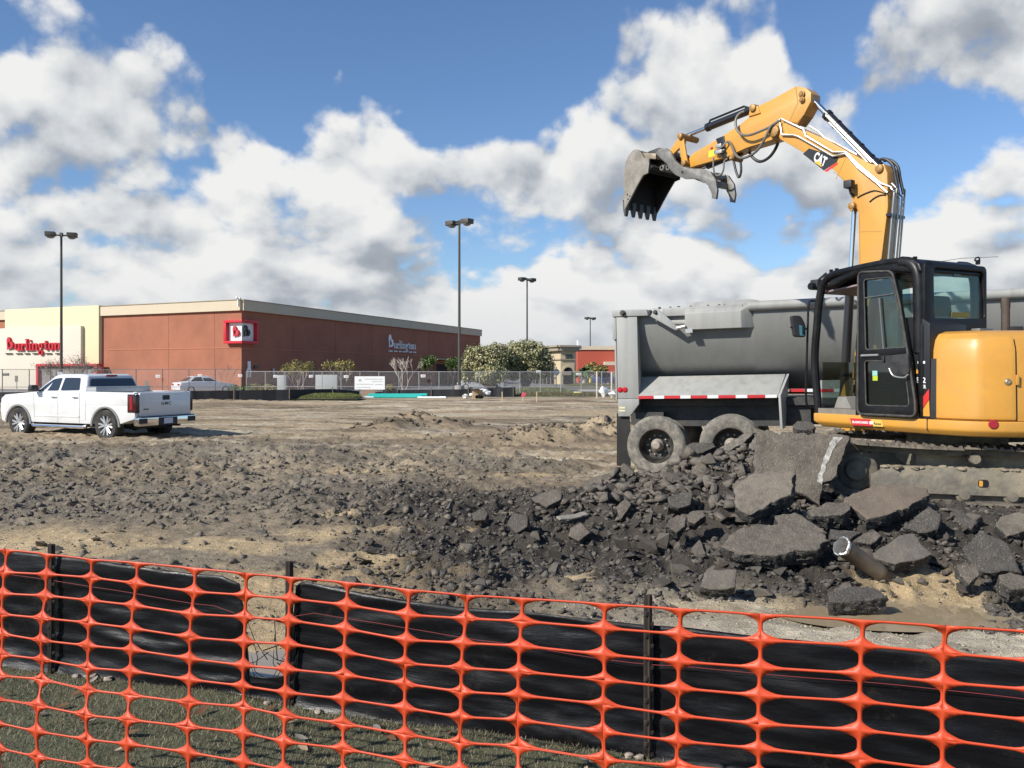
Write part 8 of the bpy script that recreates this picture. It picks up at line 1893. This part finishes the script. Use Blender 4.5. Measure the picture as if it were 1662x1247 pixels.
# broken pipe sticking out of the ground
def broken_pipe():
    a = P(1368, 889, 6.95); b = P(1440, 938, 7.15); d = (b - a).normalized(); r = .073
    t = thing('broken_pipe', 'broken metal pipe with a bright torn mouth sticking out of the rubble', 'pipe', b)
    mb = MB(); n = 40; ax = d; u = ax.cross(Vector((0, 0, 1))).normalized(); v = ax.cross(u); vs = []; fs = []; L_ = (b - a).length + .1
    prof = [(1.0, -.02), (1.0, .15), (1.0, .62), (1.04, .63), (1.04, .72), (1.0, .73), (1.0, 1.1)]
    for k, (rr, h) in enumerate(prof):
        for j in range(n):
            q = 2 * math.pi * j / n; hh = h * L_; r2 = r * rr
            if k == 0: hh += .03 * mnoise.noise(Vector((math.cos(q) * 2, math.sin(q) * 2, 7))); r2 *= 1.05 + .12 * mnoise.noise(Vector((math.cos(q) * 1.5, math.sin(q) * 1.5, 3)))
            vs.append(a + ax * hh + (u * math.cos(q) + v * math.sin(q)) * r2)
    for k in range(len(prof) - 1):
        for j in range(n): i = (j + 1) % n; fs.append((k * n + j, k * n + i, (k + 1) * n + i, (k + 1) * n + j))
    mb.add(vs, fs).build('barrel', mat('dirty_pipe', (.135, .105, .075), .5, .35, var=.3, vscale=8, dirt=(.25, .20, .13), dirt_amt=.5, dscale=7), t, fix=False)
    vs = []; fs = []; prof = [(1.09, .0), (1.12, -.025), (.98, -.03), (.86, .01), (.85, .35)]
    for k, (rr, h) in enumerate(prof):
        for j in range(n):
            q = 2 * math.pi * j / n; vs.append(a + ax * (h + .03 * mnoise.noise(Vector((math.cos(q) * 2, math.sin(q) * 2, 7)))) + (u * math.cos(q) + v * math.sin(q)) * r * rr * (1.0 + .12 * mnoise.noise(Vector((math.cos(q) * 1.5, math.sin(q) * 1.5, 3)))))
    for k in range(len(prof) - 1):
        for j in range(n): i = (j + 1) % n; fs.append((k * n + j, k * n + i, (k + 1) * n + i, (k + 1) * n + j))
    MB().add(vs, fs).build('mouth_lining', mat('bright_torn_metal', (.62, .60, .57), .3, .7, var=.35, vscale=30, bump=.5, bscale=60), t, fix=False)
broken_pipe()
# ------------------------------------------------------------------ near silt fence
M_FAB = None
def fabric_material():
    m = bpy.data.materials.new('black_woven_fabric'); m.use_nodes = True; nt = m.node_tree; N = nt.nodes; L = nt.links; b = N['Principled BSDF']
    b.inputs['Base Color'].default_value = (.005, .005, .006, 1); b.inputs['Roughness'].default_value = .42; b.inputs['Specular IOR Level'].default_value = .22
    tc = N.new('ShaderNodeTexCoord'); mp = N.new('ShaderNodeMapping'); mp.inputs['Scale'].default_value = (1.6, 1.6, 9); L.new(tc.outputs['Object'], mp.inputs[0])
    n = N.new('ShaderNodeTexNoise'); n.inputs['Scale'].default_value = 2.2; n.inputs['Detail'].default_value = 7; n.inputs['Roughness'].default_value = .7; L.new(mp.outputs[0], n.inputs['Vector'])
    mr = N.new('ShaderNodeMapRange'); L.new(n.outputs[0], mr.inputs[0]); mr.inputs[1].default_value = .35; mr.inputs[2].default_value = .75; mr.inputs[3].default_value = .22; mr.inputs[4].default_value = .7; L.new(mr.outputs[0], b.inputs['Roughness'])
    bp = N.new('ShaderNodeBump'); bp.inputs['Strength'].default_value = .22; bp.inputs['Distance'].default_value = .02; L.new(n.outputs[0], bp.inputs['Height']); L.new(bp.outputs[0], b.inputs['Normal'])
    n2 = N.new('ShaderNodeTexNoise'); n2.inputs['Scale'].default_value = 5; n2.inputs['Detail'].default_value = 8; n2.inputs['Roughness'].default_value = .75; L.new(tc.outputs['Object'], n2.inputs['Vector'])
    m2 = N.new('ShaderNodeMapRange'); L.new(n2.outputs[0], m2.inputs[0]); m2.inputs[1].default_value = .56; m2.inputs[2].default_value = .78; m2.inputs[3].default_value = 0; m2.inputs[4].default_value = .35
    mx = N.new('ShaderNodeMix'); mx.data_type = 'RGBA'; L.new(m2.outputs[0], mx.inputs[0]); mx.inputs[6].default_value = (.005, .005, .006, 1); mx.inputs[7].default_value = (.085, .07, .05, 1); L.new(mx.outputs[2], b.inputs['Base Color'])
    return m
M_FAB = fabric_material()
SILT_TOP = [(-200, 870), (0, 892), (88, 902), (200, 915), (310, 931), (360, 935), (388, 948), (398, 1020), (402, 1097), (430, 1101), (464, 1097), (474, 1020), (480, 950), (492, 944), (560, 958), (660, 975), (760, 988), (840, 993), (940, 1005), (1050, 1016), (1110, 1019), (1235, 1034), (1400, 1050), (1535, 1064), (1662, 1074), (1900, 1100), (2700, 1190)]
def near_silt():
    t = thing('silt_fence', 'black fabric silt fence on steel posts between lawn and dug up ground', 'fence', (0, 3.7, .2))
    tx = np.array([p[0] for p in SILT_TOP], float); ty = np.array([p[1] for p in SILT_TOP], float)
    nx, nz = 520, 34; px = np.linspace(-200, 2600, nx)
    # the line of the fence as seen: distance at each column
    xs = np.linspace(-4.2, 3.2, 2000); ysl = silt_y(xs); cols = xs / ysl * FPX + CX0
    X = np.interp(px, cols, xs); Y = silt_y(X)
    top = CAMZ - (np.interp(px, tx, ty) - HOR) * Y / FPX
    V = []
    for i in range(nx):
        zb = float(lawn_z(X[i], Y[i])) - .05
        for j in range(nz + 1):
            q = j / nz; z = zb + (max(top[i], zb + .04) - zb) * q; s = X[i]
            w = .036 * mnoise.noise(Vector((s * 1.3, z * 7, 0))) + .030 * abs(mnoise.noise(Vector((s * 2.2 + z * 3, z * 13, 4)))) + .007 * mnoise.noise(Vector((s * 9 + z * 5, z * 38, 8)))
            V.append((X[i], Y[i] + w * (1 - .5 * q) + .10 * (1 - q) ** 6 * -.4, z))
    V = np.array(V); i = np.arange(nx * (nz + 1)).reshape(nx, nz + 1); F = np.stack([i[:-1, :-1], i[1:, :-1], i[1:, 1:], i[:-1, 1:]], -1).reshape(-1, 4)
    V = V - np.array([0, 3.7, .2])
    o = np_mesh('fabric', V, F, M_FAB, True); o.parent = t
    md = o.modifiers.new('thickness', 'SOLIDIFY'); md.thickness = .004
    # thin red thread woven along the fabric
    pts = []
    for k in range(0, nx, 6):
        zb = float(lawn_z(X[k], Y[k])); tp = max(top[k], zb + .04)
        if tp - zb > .45: pts.append(Vector((X[k], Y[k] - .028, tp - .13 - .03 * mnoise.noise(Vector((X[k], 0, 0))))))
        else:
            if len(pts) > 3: MB().tube(pts, .0016, 4).build('red_thread', mat('red_thread', (.16, .012, .014), .7), t)
            pts = []
    if len(pts) > 3: MB().tube(pts, .0016, 4).build('red_thread', mat('red_thread', (.16, .012, .014), .7), t)
    pm = mat('rusty_steel_post', (.050, .038, .031), .75, .3, var=.3, vscale=14, dirt=(.10, .065, .04), dirt_amt=.4, dscale=14)
    for px_, pt in ((88, 883), (472, 911), (1050, 965)):
        x = float(np.interp(px_, cols, xs)); y = float(silt_y(np.array([x]))[0]) - .026; z1 = CAMZ - (pt - HOR) * y / FPX; z0 = float(lawn_z(x, y)) - .1
        fr = Fr((x, y, 0), (1, .3, 0), (0, 0, 1), (.3, -1, 0)); mb = MB(); mb.box((0, (z0 + z1) / 2, 0), (.036, z1 - z0, .006), fr); mb.box((0, (z0 + z1) / 2, .009), (.007, z1 - z0 - .002, .012), fr)
        for j in range(14): mb.box((-.012 if j % 2 else .012, z0 + .12 + (z1 - z0 - .15) * j / 14, .008), (.014, .016, .014), fr)
        mb.build('post', pm, t, bevel=.002)
    # bare twigs lying in the gap
    mb = MB(); rng = random.Random(6); gx = float(np.interp(435, cols, xs)); gy = float(silt_y(np.array([gx]))[0])
    for k in range(22):
        p = Vector((gx + rng.uniform(-.14, .14), gy + rng.uniform(.03, .5), .16 + rng.uniform(-.1, .25))); d = Vector((rng.uniform(-1, 1), rng.uniform(-.6, .6), rng.uniform(-.2, 1))).normalized(); ln = rng.uniform(.10, .32)
        mb.tube([p, p + d * ln * .5 + Vector((rng.uniform(-.02, .02), 0, -.02)), p + d * ln], [.003, .0022, .001], 4)
    tw = mb.build('dead_twigs', mat('dark_twig', (.035, .028, .022), .9)); tag(tw, 'tangle of thin dead twigs in the gap of the silt fence', kind='stuff')
near_silt()

# ------------------------------------------------------------------ orange safety net
def orange_net():
    m = mat('orange_plastic', (.56, .060, .015), .5, var=.06, vscale=20, spec=.5)
    nt = m.node_tree; b = nt.nodes['Principled BSDF']; b.inputs['Subsurface Weight'].default_value = .0
    # node columns along the top edge as seen in the photograph, with the distance of the net there
    topx = [(-58, 884), (12, 891.5), (79, 898), (150, 907), (224, 912), (317, 922), (401, 929), (475, 936), (565, 945), (664, 956), (758, 965), (848, 970), (984, 979), (1105, 987), (1235, 996), (1401, 1005), (1535, 1014), (1690, 1024), (1850, 1034), (1990, 1043), (2140, 1053), (2310, 1065), (2490, 1078)]
    rows = 13; pitch = .0745; rng = random.Random(9)
    def dist(px): return 3.02 + (2.12 - 3.02) * px / 1662
    nodes = {}
    nc = len(topx)
    for i, (px, py) in enumerate(topx):
        px2 = px; lean = rng.uniform(-1.5, 1.5)
        for j in range(rows + 1):
            D = dist(px)
            p = P(px, py, D); f = 1 if j < 6 else 1.0 + .0
            sway = -.012 * math.sin(j * .30) * (1.5 - px / 1662) + .006 * mnoise.noise(Vector((i * 1.3, j * .55, 0))) + lean * .004 * j / 4
            slack = .012 * mnoise.noise(Vector((i * .5, j * .4, 9)))
            q = Vector((p.x + sway, D + .018 * mnoise.noise(Vector((i * .7, j * .5, 3))) - .010 * j * (.4 if j > 6 else .1), p.z - pitch * j + slack * (j > 0) - (.012 * (j - 7) * (px < 500) if j > 7 else 0)))
            nodes[i, j] = q
    t = thing('safety_net', 'bright orange plastic safety net stretched across the foreground', 'fence', nodes[8, rows])
    K = 44; mb_v = []; mb_f = []
    def bez(a, b, c_, d, u, v): return a * (1 - u) * (1 - v) + b * u * (1 - v) + c_ * u * v + d * (1 - u) * v
    for i in range(nc - 1):
        for j in range(rows):
            a, b, c_, d = nodes[i, j + 1], nodes[i + 1, j + 1], nodes[i + 1, j], nodes[i, j]
            w = (b - a).length; h = (d - a).length
            # strand half widths as fractions of the cell
            su = .0052 / w; sv = .0034 / h
            if j == 0: svt = .0062 / h
            else: svt = sv
            o = len(mb_v); nmid = ((b - a).cross(d - a)).normalized(); nmid = nmid if nmid.y < 0 else -nmid
            ex = .945 + .02 * math.sin(i * 3.1 + j * 1.7); bulge = .0035
            for k in range(K):
                th = 2 * math.pi * (k + .5) / K; cx, sx = math.cos(th), math.sin(th)
                # boundary of the unit cell
                mxx = max(abs(cx), abs(sx)); bu, bv = .5 + .5 * cx / mxx, .5 + .5 * sx / mxx
                # superellipse hole; horizontally long, leaving narrow strands and thick nodes
                r1 = (abs(cx) ** 16 + abs(sx) ** 16) ** (-1 / 16); r2 = ex / (.687 * abs(cx) + .505 * abs(sx)); rr = (r1 ** -18 + r2 ** -18) ** (-1 / 18)
                hu = .5 + (.5 - su) * cx * rr; hv = .5 + (.5 - (svt if sx > 0 else sv)) * sx * rr
                mb_v.append(bez(a, b, c_, d, bu, bv) + nmid * (bulge if abs(bu - .5) > .34 else .001)); 
                hole = bez(a, b, c_, d, hu, hv)
                mb_v.append(hole)
            for k in range(K):
                q = (k + 1) % K; mb_f.append((o + 2 * k, o + 2 * q, o + 2 * q + 1, o + 2 * k + 1))
    ob = MB(); ob.v = [tuple(v) for v in mb_v]; ob.f = mb_f
    o = ob.build('netting', m, t, smooth=0, fix=False)
    bm = bmesh.new(); bm.from_mesh(o.data); bmesh.ops.remove_doubles(bm, verts=bm.verts, dist=.0004); bmesh.ops.recalc_face_normals(bm, faces=bm.faces); bm.to_mesh(o.data); bm.free()
    o.data.polygons.foreach_set('use_smooth', [True] * len(o.data.polygons))
    md = o.modifiers.new('thickness', 'SOLIDIFY'); md.thickness = .0028; md.offset = 0
orange_net()
